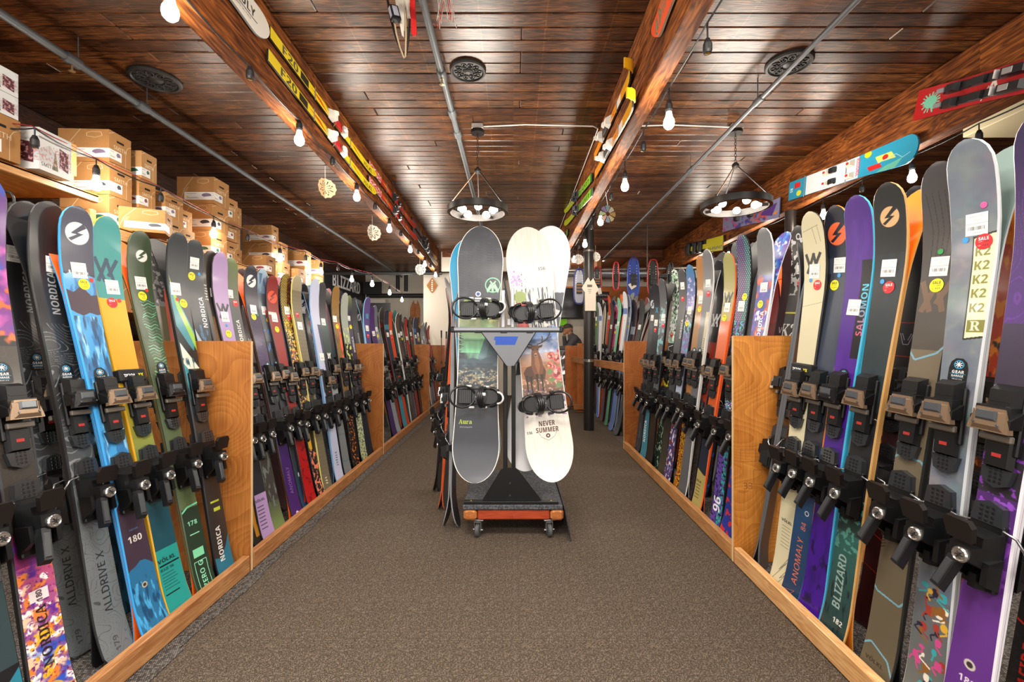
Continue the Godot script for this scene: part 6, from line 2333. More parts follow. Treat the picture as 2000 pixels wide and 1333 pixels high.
	part(s5, "board_body", plank_shape(l5, 0.21, 0.19, 0.21, 0.0, 0.15, 0.012, 0.02), [tmat(c.texture(), 0.3), mat("222222", 0.4)])
	for q in [0.12, 0.3, 0.45]:
		part(s5, "black_binding", boxm(Vector3(0.0, l5 * q, 0.03), Vector3(0.17, 0.12, 0.04), 0.01), mat("1a1a1c", 0.4))

# depth and height of a pixel on the aisle face of a beam
func on_beam(which, u, v) -> Vector2:
	var p: Array = [[-1.375, -0.0155], [0.757, 0.0035], [2.945, 0.0095]][which]
	var z: float = p[0] / ((u - CX) / F - p[1])
	return Vector2(z, EYE + (CY - v) * z / F)

# ---------------------------------------------------------------- ceiling things
func ceiling_things():
	# cast medallions
	var iron = mat("2f2d2c", 0.5, 0.3)
	for q in [[914, 145, 0.128, "round dark cast medallion on the middle ceiling boards"], [303, 162, 0.165, "round dark cast medallion above the boxes side"], [1541, 131, 0.15, "round dark cast medallion crossed by a conduit"]]:
		var z: float = (CEIL - 0.03 - EYE) * F / (CY - q[1])
		var p = at(q[0], q[1], z)
		var o = thing("ceiling_medallion", q[3], "medallion", Vector3(p.x, CEIL + 0.003, p.z))
		var r: float = q[2]
		var down := Basis(Vector3.RIGHT, PI)
		var m := MB.new()
		m.lathe([[r, 0.0], [r, 0.012], [r * 0.95, 0.022], [r * 0.86, 0.024], [r * 0.8, 0.014], [r * 0.3, 0.012], [r * 0.24, 0.02], [r * 0.12, 0.026], [0, 0.026]], 40, Vector3.ZERO, down)
		part(o, "disc", join([m]), iron)
		for k in 10:
			var d := Vector2.from_angle(TAU * k / 10)
			var e := MB.new()
			var cc := Vector3(d.x * r * 0.55, -0.012, d.y * r * 0.55)
			var bas := Basis(Vector3.UP, -d.angle())
			for sx in [-1, 1]:
				var path := []
				for j in 9:
					var a: float = PI * j / 8
					path.append(cc + bas * Vector3((0.5 - 0.5 * cos(a)) * r * 0.4 - r * 0.2, -0.004, sx * sin(a) * r * 0.13))
				e.tube(path, r * 0.03, 6)
			e.lathe([[r * 0.05, 0], [r * 0.04, 0.012], [0, 0.014]], 8, cc, down)
			part(o, "petal", join([e]), iron)
	# pipes under the boards
	var steel = mat("6d7074", 0.42, 0.55)
	var grey = mat("5f6468", 0.5, 0.3)
	var pipes := [[-0.478, 3.02, 1.6, -0.485, 3.02, 9.2, 0.022, "grey sprinkler pipe running under the middle ceiling", [3.05, 3.55, 3.9]], [-2.74, 2.99, 1.2, -2.9, 2.99, 11.8, 0.024, "grey sprinkler pipe running above the boxes", [2.85, 3.4, 6.3]], [1.76, 2.98, 1.6, 1.84, 2.98, 9.6, 0.017, "thin steel conduit under the ceiling opposite the boxes", [2.2, 3.3, 4.6]]]
	for q in pipes:
		var a := Vector3(q[0], q[1], -q[2])
		var b := Vector3(q[3], q[4], -q[5])
		var o = thing("ceiling_pipe", q[7], "pipe", a)
		part(o, "pipe", tubem([Vector3.ZERO, b - a], q[6], 12), steel if q[6] < 0.02 else grey)
		for z in q[8]:
			var p: Vector3 = (b - a) * ((z - q[2]) / (q[5] - q[2]))
			var m := MB.new()
			m.tube([p + Vector3(0, 0, 0.05), p + Vector3(0, 0, 0.045), p - Vector3(0, 0, 0.045), p - Vector3(0, 0, 0.05)], [q[6] * 1.1, q[6] * 1.45, q[6] * 1.45, q[6] * 1.1], 12)
			part(o, "coupling", join([m]), grey)
			part(o, "hanger_rod", tubem([p + Vector3(0.01, 0, -0.03), p + Vector3(0.01, CEIL - q[1] + 0.012, -0.03)], 0.004, 6), steel)
		var hz: Vector3 = (b - a) * ((q[8][0] - q[2]) / (q[5] - q[2])) - Vector3(0, q[6], 0)
		var hm := MB.new()
		hm.lathe([[0.001, -0.05], [0.018, -0.048], [0.018, -0.044], [0.006, -0.04], [0.006, -0.012], [0.012, -0.01], [0.012, 0.004]], 10, hz)
		part(o, "sprinkler_head", join([hm]), mat("b09a72", 0.35, 0.8))
	# thin white cable from the ring lamp across to the far ring lamp
	solo("lamp_cable", tubem([Vector3(-0.27, CEIL - 0.012, -4.02), Vector3(0.1, CEIL - 0.004, -4.0), Vector3(0.7, CEIL - 0.008, -4.02), Vector3(0.752, CEIL - 0.02, -4.04), Vector3(0.752, CEIL - 0.022, -4.6), Vector3(0.764, CEIL - 0.022, -9.0)], 0.006, 6), mat("dcd8d0", 0.5), "thin white cable along the ceiling from the middle ring lamp", "cable")
	solo("lamp_cable", tubem([Vector3(0.885, CEIL - 0.012, -4.02), Vector3(1.4, CEIL - 0.006, -4.0), Vector3(1.93, CEIL - 0.012, -4.03)], 0.006, 6), mat("dcd8d0", 0.5), "thin white cable along the ceiling to the far ring lamp", "cable")
	ring_lamp(-0.318, 4.03, 2.40, 0.262, "black ring chandelier hanging over the board rack")
	ring_lamp(1.965, 4.03, 2.445, 0.285, "black ring chandelier hanging over the opposite ski row")
	hanging_snowshoe()

func ring_lamp(x, z, y, r, label):
	var o = thing("ring_chandelier", label, "chandelier", Vector3(x, 0, -z))
	var blk = mat("1f1c1b", 0.4, 0.3)
	var gold = mat("9a7f66", 0.3, 0.7)
	part(o, "junction_box", boxm(Vector3(0, CEIL - 0.02, 0), Vector3(0.1, 0.045, 0.1), 0.004), mat("b8b4ae", 0.5))
	var m := MB.new()
	m.lathe([[0.06, CEIL - 0.07], [0.06, CEIL - 0.042], [0.02, CEIL - 0.04]], 20)
	m.lathe([[0.0, CEIL - 0.07], [0.06, CEIL - 0.07]], 20)
	part(o, "ceiling_cup", join([m]), blk)
	# chain as links
	var hub: float = y + 0.35
	var n := 10
	for k in n:
		var y0: float = lerpf(hub + 0.03, CEIL - 0.07, float(k) / n)
		var y1: float = lerpf(hub + 0.03, CEIL - 0.07, float(k + 1) / n)
		var path := []
		for j in 12:
			var a: float = TAU * j / 12
			var w := cos(a) * 0.008
			path.append(Vector3(w if k % 2 == 0 else 0.0, (y0 + y1) / 2 + sin(a) * ((y1 - y0) * 0.5 + 0.004), 0.0 if k % 2 == 0 else w))
		part(o, "chain_link", tubem(path, 0.0022, 5, true), blk)
	m = MB.new()
	m.lathe([[0.0, hub - 0.025], [0.02, hub - 0.022], [0.03, hub - 0.008], [0.03, hub + 0.01], [0.012, hub + 0.03], [0.0, hub + 0.032]], 16)
	part(o, "hub", join([m]), blk)
	m = MB.new()
	m.lathe([[r, y - 0.03], [r + 0.006, y - 0.028], [r + 0.006, y + 0.028], [r, y + 0.03]], 48)
	m.lathe([[r - 0.022, y + 0.03], [r - 0.022, y - 0.03]], 48)
	part(o, "ring", join([m]), blk)
	m = MB.new()
	m.lathe([[r, y + 0.03], [r - 0.022, y + 0.03]], 48)
	part(o, "ring_edge", join([m]), gold)
	m = MB.new()
	m.lathe([[r - 0.022, y - 0.03], [r, y - 0.03]], 48)
	part(o, "ring_edge", join([m]), gold)
	for k in 3:
		var d := Vector3(cos(TAU * k / 3 + 0.5), 0, sin(TAU * k / 3 + 0.5))
		part(o, "stay", tubem([Vector3(0, hub - 0.01, 0) + d * 0.02, Vector3(0, y + 0.035, 0) + d * (r - 0.01)], 0.0055, 8), gold if k == 1 else blk)
		part(o, "stay_knob", tubem([Vector3(0, y + 0.025, 0) + d * (r - 0.01), Vector3(0, y + 0.05, 0) + d * (r - 0.01)], 0.008, 8), blk)
	for k in 5:
		var a: float = TAU * k / 5 + 0.2
		var d := Vector3(cos(a), 0, sin(a))
		var e := MB.new()
		e.tube([d * (r - 0.02) + Vector3(0, y - 0.005, 0), d * (r - 0.075) + Vector3(0, y - 0.005, 0)], [0.012, 0.016], 10)
		part(o, "lamp_holder", join([e]), blk)
		var bm := MB.new()
		bm.lathe([[0.0, -0.033], [0.017, -0.029], [0.029, -0.016], [0.033, 0.0], [0.029, 0.016], [0.017, 0.034], [0.013, 0.05]], 16, d * (r - 0.125) + Vector3(0, y - 0.005, 0), Basis(Quaternion(Vector3.UP, d)))
		part(o, "bulb", join([bm]), mat("fff4e6", 0.4, 0.0, {"emit": 6.0}))
		lamp(Vector3(x, y - 0.005, -z) + d * (r - 0.125), LAMP * 0.8, 0.028)

const LAMP := 0.24
func lamp(p, e, size):
	var l := OmniLight3D.new()
	l.name = "bulb_light"
	l.position = p
	l.light_color = Color(1.0, 0.96, 0.9)
	l.light_energy = e
	l.light_size = size
	l.omni_range = 25.0
	l.omni_attenuation = 2.0
	l.shadow_enabled = true
	add_child(l, true)

func hanging_snowshoe():
	# old snowshoe with white lacing, a black adapter and a red ski hung from the ceiling
	var z := 2.55
	var o = thing("hanging_snowshoe", "old black snowshoe with white lacing hung from the ceiling boards", "snowshoe")
	var pts := []
	for q in [[752, -60], [757, 0], [764, 40], [774, 75], [783, 98], [789, 112], [793, 108], [797, 80], [800, 40], [801, 0], [799, -60]]:
		pts.append(at(q[0], q[1], z))
	part(o, "frame", tubem(pts, 0.007, 8), mat("262322", 0.4))
	part(o, "hang_wire", tubem([at(775, -60, z), Vector3(at(775, -60, z).x, CEIL + 0.01, -z)], 0.002, 5), mat("222222", 0.5))
	for q in [[768, -40, 786, 70], [776, -40, 788, 72], [782, -40, 789, 60], [786, -30, 801, 36], [771, -40, 783, 40], [791, -40, 797, 36]]:
		part(o, "lacing", tubem([at(q[0], q[1], z - 0.01), at((q[0] + q[2]) / 2 + 2, (q[1] + q[3]) / 2, z - 0.02), at(q[2], q[3], z - 0.01)], [0.008, 0.014, 0.003], 6), mat("e6e0d4", 0.7))
	var loop := []
	for q in [[771, 46], [774, 65], [781, 92], [789, 113], [792, 110], [793, 70], [792, 20]]:
		loop.append(at(q[0], q[1], z - 0.03))
	part(o, "cord_loop", tubem(loop, 0.005, 6), mat("b8a486", 0.7))
	var b = solo("power_adapter", boxm(Vector3.ZERO, Vector3(0.05, 0.085, 0.035), 0.005), mat("17181b", 0.4), "small black adapter with silver label hanging in the snowshoe", "adapter", "", Transform3D(Basis(Vector3.BACK, 0.25) * Basis(Vector3.UP, 0.6), at(771, 27, z - 0.05)))
	part(b, "silver_label", boxm(Vector3(0, 0.005, 0.018), Vector3(0.03, 0.055, 0.001), 0.0003), mat("a8aab8", 0.4))
	part(b, "silver_label", boxm(Vector3(-0.0255, 0.005, 0), Vector3(0.001, 0.055, 0.024), 0.0003), mat("a8aab8", 0.4))
	var rs = solo("red_ski", plank_shape(0.75, 0.03, 0.028, 0.03, 0.0, 0.02, 0.012, 0.0), [mat("d42a2a", 0.35), mat("8a1818", 0.4)], "narrow red ski hung from the ceiling beside the snowshoe", "ski", "", Transform3D(Basis(Vector3.BACK, 0.06), at(810, 73, z)))
	part(rs, "hang_wire", tubem([Vector3(0, 0.72, 0), Vector3(0, 0.8, 0)], 0.002, 5), mat("222222", 0.5))
	# bunch of thin red and white fairy wires
	var f := MB.new()
	var g := MB.new()
	var r := RandomNumberGenerator.new()
	r.seed = 9
	for k in 9:
		var u: float = 855 + r.randf() * 28
		var e: float = 850 + r.randf() * 48
		var p0 = at(u, -70, 2.5)
		var p2 = at(e, 30 + r.randf() * 28, 2.5 + r.randf_range(-0.05, 0.05))
		var path := [p0, p0.lerp(p2, 0.5) + Vector3(r.randf_range(-0.02, 0.02), 0, 0), p2, p2 + Vector3(r.randf_range(-0.02, 0.02), 0.02, 0.01)]
		(f if k % 3 else g).tube(path, 0.0016, 5)
		for j in 5:
			g.lathe([[0.0, -0.006], [0.003, 0.0], [0.0, 0.006]], 6, path[1].lerp(path[2], j * 0.22) + Vector3(0.003, 0, 0))
	var w = thing("fairy_lights", "unlit bunch of red and white fairy wires dangling from the ceiling", "fairy lights")
	part(w, "white_wire", join([f]), mat("d8cfc8", 0.5)).set_meta("kind", "stuff")
	part(w, "red_wire", join([g]), mat("b8342c", 0.5)).set_meta("kind", "stuff")

# ---------------------------------------------------------------- string lights
func lit_socket(parent, p, drop, lit, lx_ = 0.0):
	# p: on the cable; the socket hangs drop below
	var blk = mat("17171a", 0.5)
	part(parent, "drop_wire", tubem([p, p + Vector3(lx_, -drop + 0.05, 0)], 0.004, 6), blk)
	var s := MB.new()
	var c: Vector3 = p + Vector3(lx_, -drop, 0)
	s.lathe([[0.0, -0.012], [0.017, -0.012], [0.021, 0.0], [0.02, 0.03], [0.01, 0.055], [0.0, 0.056]], 12, c)
	part(parent, "socket", join([s]), blk)
	if lit:
		var b := MB.new()
		b.lathe([[0.0, -0.112], [0.016, -0.108], [0.028, -0.095], [0.032, -0.076], [0.029, -0.058], [0.02, -0.04], [0.015, -0.012]], 14, c)
		part(parent, "bulb", join([b]), mat("fff4e6", 0.4, 0.0, {"emit": 6.0}))
		lamp(c + Vector3(0, -0.078, 0), LAMP, 0.03)
	else:
		var b := MB.new()
		b.lathe([[0.0, -0.016], [0.012, -0.0125]], 10, c)
		part(parent, "brass_contact", join([b]), mat("b8923a", 0.3, 0.8))

func light_string(label, pts, sag, r, sockets, colour = "17171a"):
	# pts: cable supports; sockets: [point on cable, drop, lit]
	var o = thing("string_lights", label, "string lights")
	var path := []
	for k in pts.size() - 1:
		for j in 6:
			var t: float = j / 6.0
			path.append(pts[k].lerp(pts[k + 1], t) - Vector3(0, sag * 4.0 * t * (1.0 - t), 0))
	path.append(pts[-1])
	part(o, "cable", tubem(path, r, 6), mat(colour, 0.5))
	for s in sockets:
		lit_socket(o, s[0], s[1], s[2])
	return o

func string_lights():
	# along the beam above the boxes side
	var pts := []
	var so := []
	for k in 17:
		var z: float = 0.55 + k * 0.5725
		var x: float = beam_x(0, z) + 0.012
		var p := Vector3(x, BEAM_LOW + 0.005, -z)
		pts.append(p)
		so.append([p, 0.055, k % 2 == 0 and k != 0])
	# lit ones seen at 1.84, 2.98, 4.13, 5.28, 6.46, 7.7 m
	pts = []
	so = []
	for k in 14:
		var z: float = 1.27 + k * 0.575
		var p := Vector3(beam_x(0, z) + 0.012, BEAM_LOW + 0.004, -z)
		pts.append(p)
		so.append([p, 0.055, k % 2 == 1])
	light_string("black string of round bulbs along the timber beam above the boxes side", pts, 0.012, 0.005, so)
	# in front of the boxes
	pts = []
	so = []
	for q in [[-60, 275, 0], [68, 290, 0], [188, 362, 1], [314, 395, 0], [417, 458, 1], [484, 471, 0], [547, 506, 1], [597, 509, 0], [627, 532, 1], [660, 529, 0], [687, 547, 1], [727, 556, 1], [761, 573, 1], [785, 587, 1]]:
		var h: float = 1.04 if q[0] < 690 else 0.98
		var z: float = h * F / (CY - q[1]) if q[2] == 1 else (h + 0.045) * F / (CY - q[1])
		z = min(z, 9.6)
		var p = at(q[0], q[1], z)
		p.y += 0.17 if q[2] == 1 else 0.11
		pts.append(p)
		so.append([p, 0.095, q[2] == 1])
	light_string("black string of round bulbs strung in front of the cardboard boxes", pts, 0.02, 0.0045, so)
	var red := []
	for p in pts:
		red.append(p + Vector3(-0.02, 0.014, 0))
	solo("red_cable", tubem(red, 0.003, 6), mat("8a1f24", 0.5), "thin red cable running with the bulb string before the boxes", "cable")
	# along the beam over the aisle edge
	pts = []
	so = []
	for k in 14:
		var z: float = 1.04 + k * 0.5235
		var p := Vector3(beam_x(1, z) + 0.125, BEAM_LOW + 0.004, -z)
		pts.append(p)
		so.append([p, 0.13, k % 2 == 1])
	light_string("black string of round bulbs along the timber beam over the aisle edge", pts, 0.01, 0.005, so)
	# along the far beam
	pts = []
	so = []
	for k in 11:
		var z: float = 2.52 + k * 0.515
		var p := Vector3(beam_x(2, z) + 0.13, BEAM_LOW + 0.004, -z)
		pts.append(p)
		so.append([p, 0.1, k % 2 == 0 and k > 0])
	light_string("black string of round bulbs beyond the opposite ski row", pts, 0.012, 0.005, so)
	# added bulbs above the camera, unseen, to light the aisle; then the rear string
	pts = []
	so = []
	for k in 6:
		var z: float = -2.6 + k * 0.8
		var p := Vector3(-0.3 + 0.02 * k, CEIL - 0.02, -z)
		pts.append(p)
		so.append([p, 0.15, true])
	light_string("string of round bulbs over the shop front aisle", pts, 0.02, 0.005, so)
	pts = []
	so = []
	for q in [[1105, 519], [1139, 486], [1178, 508], [1217, 507], [1265, 506], [1310, 503]]:
		var p = at(q[0], q[1], 9.9)
		p.y += 0.2
		pts.append(p)
		so.append([p, 0.12, true])
	light_string("string of round bulbs below the rear rafters", pts, 0.03, 0.005, so)
	# black drop lamp under the near shelf
	var d = thing("drop_lamp_cord", "black lamp cord curling over the black skis under the shelf", "cord")
	var cp := []
	for q in [[2, 388], [6, 378], [14, 374], [22, 378], [27, 388], [27, 396]]:
		cp.append(at(q[0], q[1], 2.35))
	part(d, "cord", tubem(cp, 0.006, 8), mat("1c1b1a", 0.5))
	var m := MB.new()
	m.lathe([[0.03, -0.08], [0.032, -0.03], [0.026, -0.025], [0.026, -0.01], [0.014, 0.0], [0.0, 0.002]], 14, at(27, 396, 2.35))
	part(d, "socket", join([m]), mat("24201e", 0.5))
	# paper snowflakes hung on the strings
	flake(635, 368, 3.4, 0.075, "d8b98c", "folded tan paper snowflake hanging from the beam lights", 0.9, 3)
	flake(727, 455, 4.75, 0.085, "ddd3c2", "white lace paper snowflake hanging over the boxes side", 0.9, 7)
	flake(820, 527, 6.9, 0.085, "e6e2da", "white paper snowflake near the cream column", 0.5, 11)
	flake(1129, 507, 6.6, 0.075, "dad6ce", "white cut paper snowflake beside the steel post", 0.3, 5)
	flake(1163, 502, 6.35, 0.07, "e0d8d0", "colour spotted paper snowflake beside the steel post", 0.6, 9)
	# old compact disc cut into a flower
	var f = thing("disc_flower", "shiny rainbow disc cut into petals below the aisle edge beam", "decoration", at(1187, 418, 4.1))
	for k in 8:
		var a: float = TAU * k / 8
		var p := MB.new()
		var q := []
		for e in [[0.02, -0.3], [0.075, -0.32], [0.08, 0.0], [0.075, 0.32], [0.02, 0.3]]:
			q.append(Vector2(cos(a + e[1]), sin(a + e[1])) * e[0])
		p.prism(q, -0.001, 0.001)
		part(f, "petal", join([p]), mat(["c8a86a", "d8d4c8", "8ab0b8", "9a8ab8", "b8c89a", "d8b0a0", "a8b8d0", "d8d0a0"][k], 0.12, 0.8), Transform3D(Basis(Vector3.UP, 0.3 + 0.1 * sin(k)), Vector3.ZERO))
	part(f, "thread", tubem([Vector3(0, 0.07, 0), Vector3(-0.02, 0.2, 0)], 0.0015, 5), mat("d0d0d0", 0.5))

func flake(u, v, z, r, col, label, yaw, seed_):
	# scalloped paper round with cut holes, slightly folded
	var o = thing("paper_snowflake", label, "snowflake", at(u, v, z))
	o.rotation.y = yaw
	var rr := RandomNumberGenerator.new()
	rr.seed = seed_
	var n := 72
	for half in 2:
		var hm := MB.new()
		# rings and sectors, leaving some cells open as the cut holes
		var radii := [0.0, 0.2, 0.38, 0.56, 0.74, 1.0]
		for s in n / 2:
			var a0: float = PI * s / (n / 2.0) + half * PI + PI / 2
			var a1: float = PI * (s + 1) / (n / 2.0) + half * PI + PI / 2
			for k in radii.size() - 1:
				if (k == 2 and s % 6 in [1, 2]) or (k == 3 and s % 9 in [4, 5]) or (k == 1 and s % 9 in [0, 1]):
					continue
				var sc0: float = 1.0 - (0.08 * abs(sin(a0 * 6.0)) if k == 4 else 0.0)
				var sc1: float = 1.0 - (0.08 * abs(sin(a1 * 6.0)) if k == 4 else 0.0)
				var q := []
				for e in [[a0, radii[k]], [a0, radii[k + 1] * sc0], [a1, radii[k + 1] * sc1], [a1, radii[k]]]:
					var x: float = cos(e[0]) * e[1] * r
					q.append(Vector3(x, sin(e[0]) * e[1] * r, abs(x) * 0.45))
				hm.poly(q)
				var q2 := []
				for e in [3, 2, 1, 0]:
					q2.append(q[e] - Vector3(0, 0, 0.0012))
				hm.poly(q2)
		part(o, "paper_half", join([hm]), mat(col, 0.8, 0.0, {"back": 0.3}))
	part(o, "thread", tubem([Vector3(0, r, 0), Vector3(0, r + 0.09, 0)], 0.0012, 5), mat("d8d0c8", 0.5))

# added glowing ceiling panels, out of view, as fill for floor and skis
func added_fill_panels():
	for q in [[-2.4, 0.9, "over the boxes side, ahead of the lens"], [0.0, 0.9, "over the aisle, ahead of the lens"], [2.2, 0.9, "over the opposite row, ahead of the lens"], [-2.4, -1.4, "by the first window"], [0.0, -1.4, "by the window pier"], [2.2, -1.4, "by the second window"]]:
		var o = thing("added_panel_fixture", "flat white ceiling panel light " + q[2], "light", Vector3(q[0], CEIL - 0.03, -q[1] + 0.0), "added fill panels over the shop front")
		part(o, "frame", boxm(Vector3(0, 0.012, 0), Vector3(1.24, 0.03, 0.64), 0.004), mat("d8d8d8", 0.5))
		part(o, "diffuser", boxm(Vector3(0, -0.005, 0), Vector3(1.2, 0.006, 0.6), 0.001), mat("fffaf2", 0.6, 0.0, {"emit": 2.0}))
		area_light("added_panel_fill", Vector3(q[0], CEIL - 0.05, -q[1]), Vector3(0, -1, 0), Vector2(1.2, 0.6), Color(1.0, 0.97, 0.93), 4.0)

# ---------------------------------------------------------------- rolling board rack
func board_frame(u0, v0, z0, u1, v1, z1, out_z = 1.0) -> Array:
	# bottom and top points of a board; returns its frame and length
	var a = at(u0, v0, z0)
	var b = at(u1, v1, z1)
	var y: Vector3 = (b - a).normalized()
	var n := Vector3(0, 0, out_z)
	n = (n - y * n.dot(y)).normalized()
	return [Transform3D(Basis(y.cross(n), y, n), a), (b - a).length()]

func board_rack():
	# dolly
	var o = thing("furniture_dolly", "low timber dolly with grey carpet top and swivel casters", "dolly", Vector3(0, 0, -2.82))
	var pine = tmat(tex.lumber, 0.6, "e8bc90", {"scale": Vector2(1, 9)})
	part(o, "carpet_top", boxm(Vector3(-0.005, 0.197, -0.4), Vector3(0.62, 0.032, 0.8), 0.006), tmat(tex.felt, 0.95, "ffffff", {"tri": 4.0}))
	part(o, "cross_beam", boxm(Vector3(0, 0.148, -0.045), Vector3(0.45, 0.064, 0.07), 0.008, 0.5), tmat(tex.lumber, 0.6, "c8643c", {"scale": Vector2(1, 9)}))
	part(o, "cross_beam", boxm(Vector3(0, 0.148, -0.75), Vector3(0.45, 0.064, 0.07), 0.008, 0.5), tmat(tex.lumber, 0.6, "c8643c", {"scale": Vector2(1, 9)}))
	for sx in [-1, 1]:
		var m := MB.new()
		m.bbox(Vector3(sx * 0.27, 0.148, -0.4), Vector3(0.082, 0.066, 0.8), 0.014, Basis.IDENTITY, 0.5)
		part(o, "skid_beam", join([m]), pine)
		for k in 4:
			var rg := MB.new()
			var ring := []
			for j in 16:
				ring.append(Vector3(sx * 0.27 + cos(TAU * j / 16) * (0.008 + k * 0.007), 0.148 + sin(TAU * j / 16) * (0.007 + k * 0.006), 0.0005))
			rg.tube(ring, 0.0011, 4, true)
			part(o, "growth_ring", join([rg]), mat("9a5a24", 0.8))
		for z in [-0.05, -0.74]:
			var cs = Node3D.new()
			cs.name = "caster"
			cs.position = Vector3(sx * 0.222, 0.0, z)
			cs.rotation.y = 0.2 * sx
			o.add_child(cs, true)
			var zinc = mat("b9bbbe", 0.28, 0.85)
			part(cs, "plate", boxm(Vector3(0, 0.112, 0), Vector3(0.08, 0.006, 0.07), 0.002), zinc)
			var sw := MB.new()
			sw.lathe([[0.024, 0.09], [0.027, 0.1], [0.02, 0.109]], 14)
			part(cs, "swivel", join([sw]), zinc)
			var fk := MB.new()
			for e in [-1, 1]:
				fk.bbox(Vector3(e * 0.02, 0.068, 0.004), Vector3(0.004, 0.06, 0.03), 0.001)
			fk.bbox(Vector3(0, 0.095, 0.004), Vector3(0.044, 0.006, 0.034), 0.001)
			fk.tube([Vector3(-0.032, 0.044, 0.008), Vector3(0.032, 0.044, 0.008)], 0.005, 8)
			part(cs, "fork", join([fk]), zinc)
			var wl := MB.new()
			wl.lathe([[0.0, -0.014], [0.034, -0.014], [0.0415, -0.009], [0.0415, 0.009], [0.034, 0.014], [0.0, 0.014]], 24, Vector3(0, 0.0425, 0.008), Basis(Vector3.BACK, PI / 2))
			part(cs, "wheel", join([wl]), mat("4a4b4d", 0.6))
	var flap := MB.new()
	flap.bbox(Vector3(0.335, 0.1, -0.34), Vector3(0.006, 0.2, 0.75), 0.002, Basis(Vector3.BACK, 0.18))
	part(o, "hanging_carpet_edge", join([flap]), tmat(tex.felt, 0.95, "d8d8dc", {"tri": 4.0}))
	# steel stand
	var r = thing("board_rack", "black steel board stand with silver triangle plate and blue tape", "rack", Vector3(0, 0, -2.86))
	var blk = mat("0f1012", 0.42, 0.2)
	var sil = mat("74777c", 0.42, 0.5)
	var z := 2.86
	var P = func(u, v): return Vector2((u - CX) * z / F, EYE + (CY - v) * z / F)
	var m := MB.new()
	m.prism([P.call(938, 984), P.call(1063, 984), P.call(1012, 918), P.call(1006, 914), P.call(984, 914), P.call(978, 918)], -0.003, 0.003)
	part(r, "foot_plate", join([m]), blk)
	for v in [944, 968]:
		var s := MB.new()
		var p = P.call(996, v)
		s.lathe([[0.007, 0.0], [0.006, 0.004], [0, 0.004]], 10, Vector3(p.x, p.y, 0.0025), Basis(Vector3.RIGHT, PI / 2))
		part(r, "bolt_hole", join([s]), mat("2a2a2c", 0.6))
	part(r, "foot_bar", boxm(Vector3(-0.015, 0.222, 0.01), Vector3(0.59, 0.018, 0.045), 0.002), blk)
	for sx in [-0.265, 0.235]:
		var sc := MB.new()
		sc.lathe([[0.006, 0], [0.005, 0.003], [0, 0.004]], 8, Vector3(sx, 0.231, 0.012))
		part(r, "brass_screw", join([sc]), mat("c8a44a", 0.3, 0.9))
	for u in [987, 1003]:
		var p = P.call(u, 700)
		part(r, "post", boxm(Vector3(p.x, (0.42 + 1.3) / 2, -0.02), Vector3(0.026, 0.9, 0.03), 0.003), blk)
	m = MB.new()
	m.prism([P.call(940, 648), P.call(989, 714), P.call(1005, 714), P.call(1047, 648)], 0.056, 0.06)
	part(r, "triangle_plate", join([m]), sil)
	m = MB.new()
	for e in [[940, 648, 989, 714], [1047, 648, 1005, 714]]:
		var a = P.call(e[0], e[1])
		var b = P.call(e[2], e[3])
		m.tube([Vector3(a.x, a.y, 0.06), Vector3(b.x, b.y, 0.06)], 0.003, 6)
	part(r, "plate_rim", join([m]), blk)
	var t0 = P.call(968, 658)
	var t1 = P.call(1012, 674)
	m = MB.new()
	m.prism([Vector2(t0.x, t1.y), Vector2(t1.x - 0.02, t1.y), Vector2(t1.x, t0.y), Vector2(t0.x - 0.002, t0.y), Vector2(t0.x - 0.008, (t0.y + t1.y) / 2 + 0.006), Vector2(t0.x + 0.002, (t0.y + t1.y) / 2)], 0.0605, 0.0612)
	var tape = part(r, "blue_tape", join([m]), mat("2c50a8", 0.8))
	var mk := MB.new()
	for k in 4:
		var x: float = t0.x + 0.03 + k * 0.022
		mk.bbox(Vector3(x, (t0.y + t1.y) / 2 + 0.003 * (k % 2), 0.0614), Vector3(0.014, 0.004, 0.0004), 0.0001, Basis(Vector3.BACK, 0.5 * (k % 2)))
	part(tape, "pen_marks", join([mk]), mat("5a4a9a", 0.8))
	var y0 = P.call(990, 644)
	part(r, "tray_bar", boxm(Vector3(-0.042, y0.y, 0.04), Vector3(0.66, 0.022, 0.05), 0.003), mat("8b8e93", 0.4, 0.6))
	m = MB.new()
	for e in [-1, 1]:
		m.bbox(Vector3(-0.042 + e * 0.333, y0.y - 0.002, 0.035), Vector3(0.03, 0.036, 0.06), 0.006)
	m.bbox(Vector3(-0.042, y0.y - 0.014, 0.03), Vector3(0.66, 0.01, 0.07), 0.002)
	part(r, "tray_caps", join([m]), blk)
	for k in 3:
		part(r, "tray_clip", boxm(Vector3(-0.22 + k * 0.16, y0.y - 0.02, 0.056), Vector3(0.04, 0.008, 0.02), 0.002), blk)
	for q in [[982, 640, 983, 566, 0.012], [1001, 640, 1001, 562, 0.011], [994, 636, 994, 622, 0.012]]:
		var a = P.call(q[0], q[1])
		var b = P.call(q[2], q[3])
		part(r, "upper_rod", boxm(Vector3((a.x + b.x) / 2, (a.y + b.y) / 2, -0.03), Vector3(q[4] * 2, b.y - a.y, 0.02), 0.003), mat("b4b6b8", 0.35, 0.6))
	for q in [[1000, 636, 984, 540], [984, 560, 1000, 622]]:
		var a = P.call(q[0], q[1])
		var b = P.call(q[2], q[3])
		part(r, "brace", tubem([Vector3(a.x, a.y, -0.1), Vector3(b.x, b.y, -0.1)], 0.006, 8), mat("3a3b3d", 0.4, 0.4))
	# boards
	var c := Canvas.new(self, 160, 880, "3e4047")
	c.spot("4a4c54", 501, 0.02, 130, 0, 1, 1, 1, 50)
	for y in range(60, 300, 9):
		for x in [14, 46, 78, 110, 138]:
			c.line("33353b", [(x - 9) / 160.0, y / 880.0, (x + 9) / 160.0, (y + 3 * sin(x)) / 880.0], 1.5)
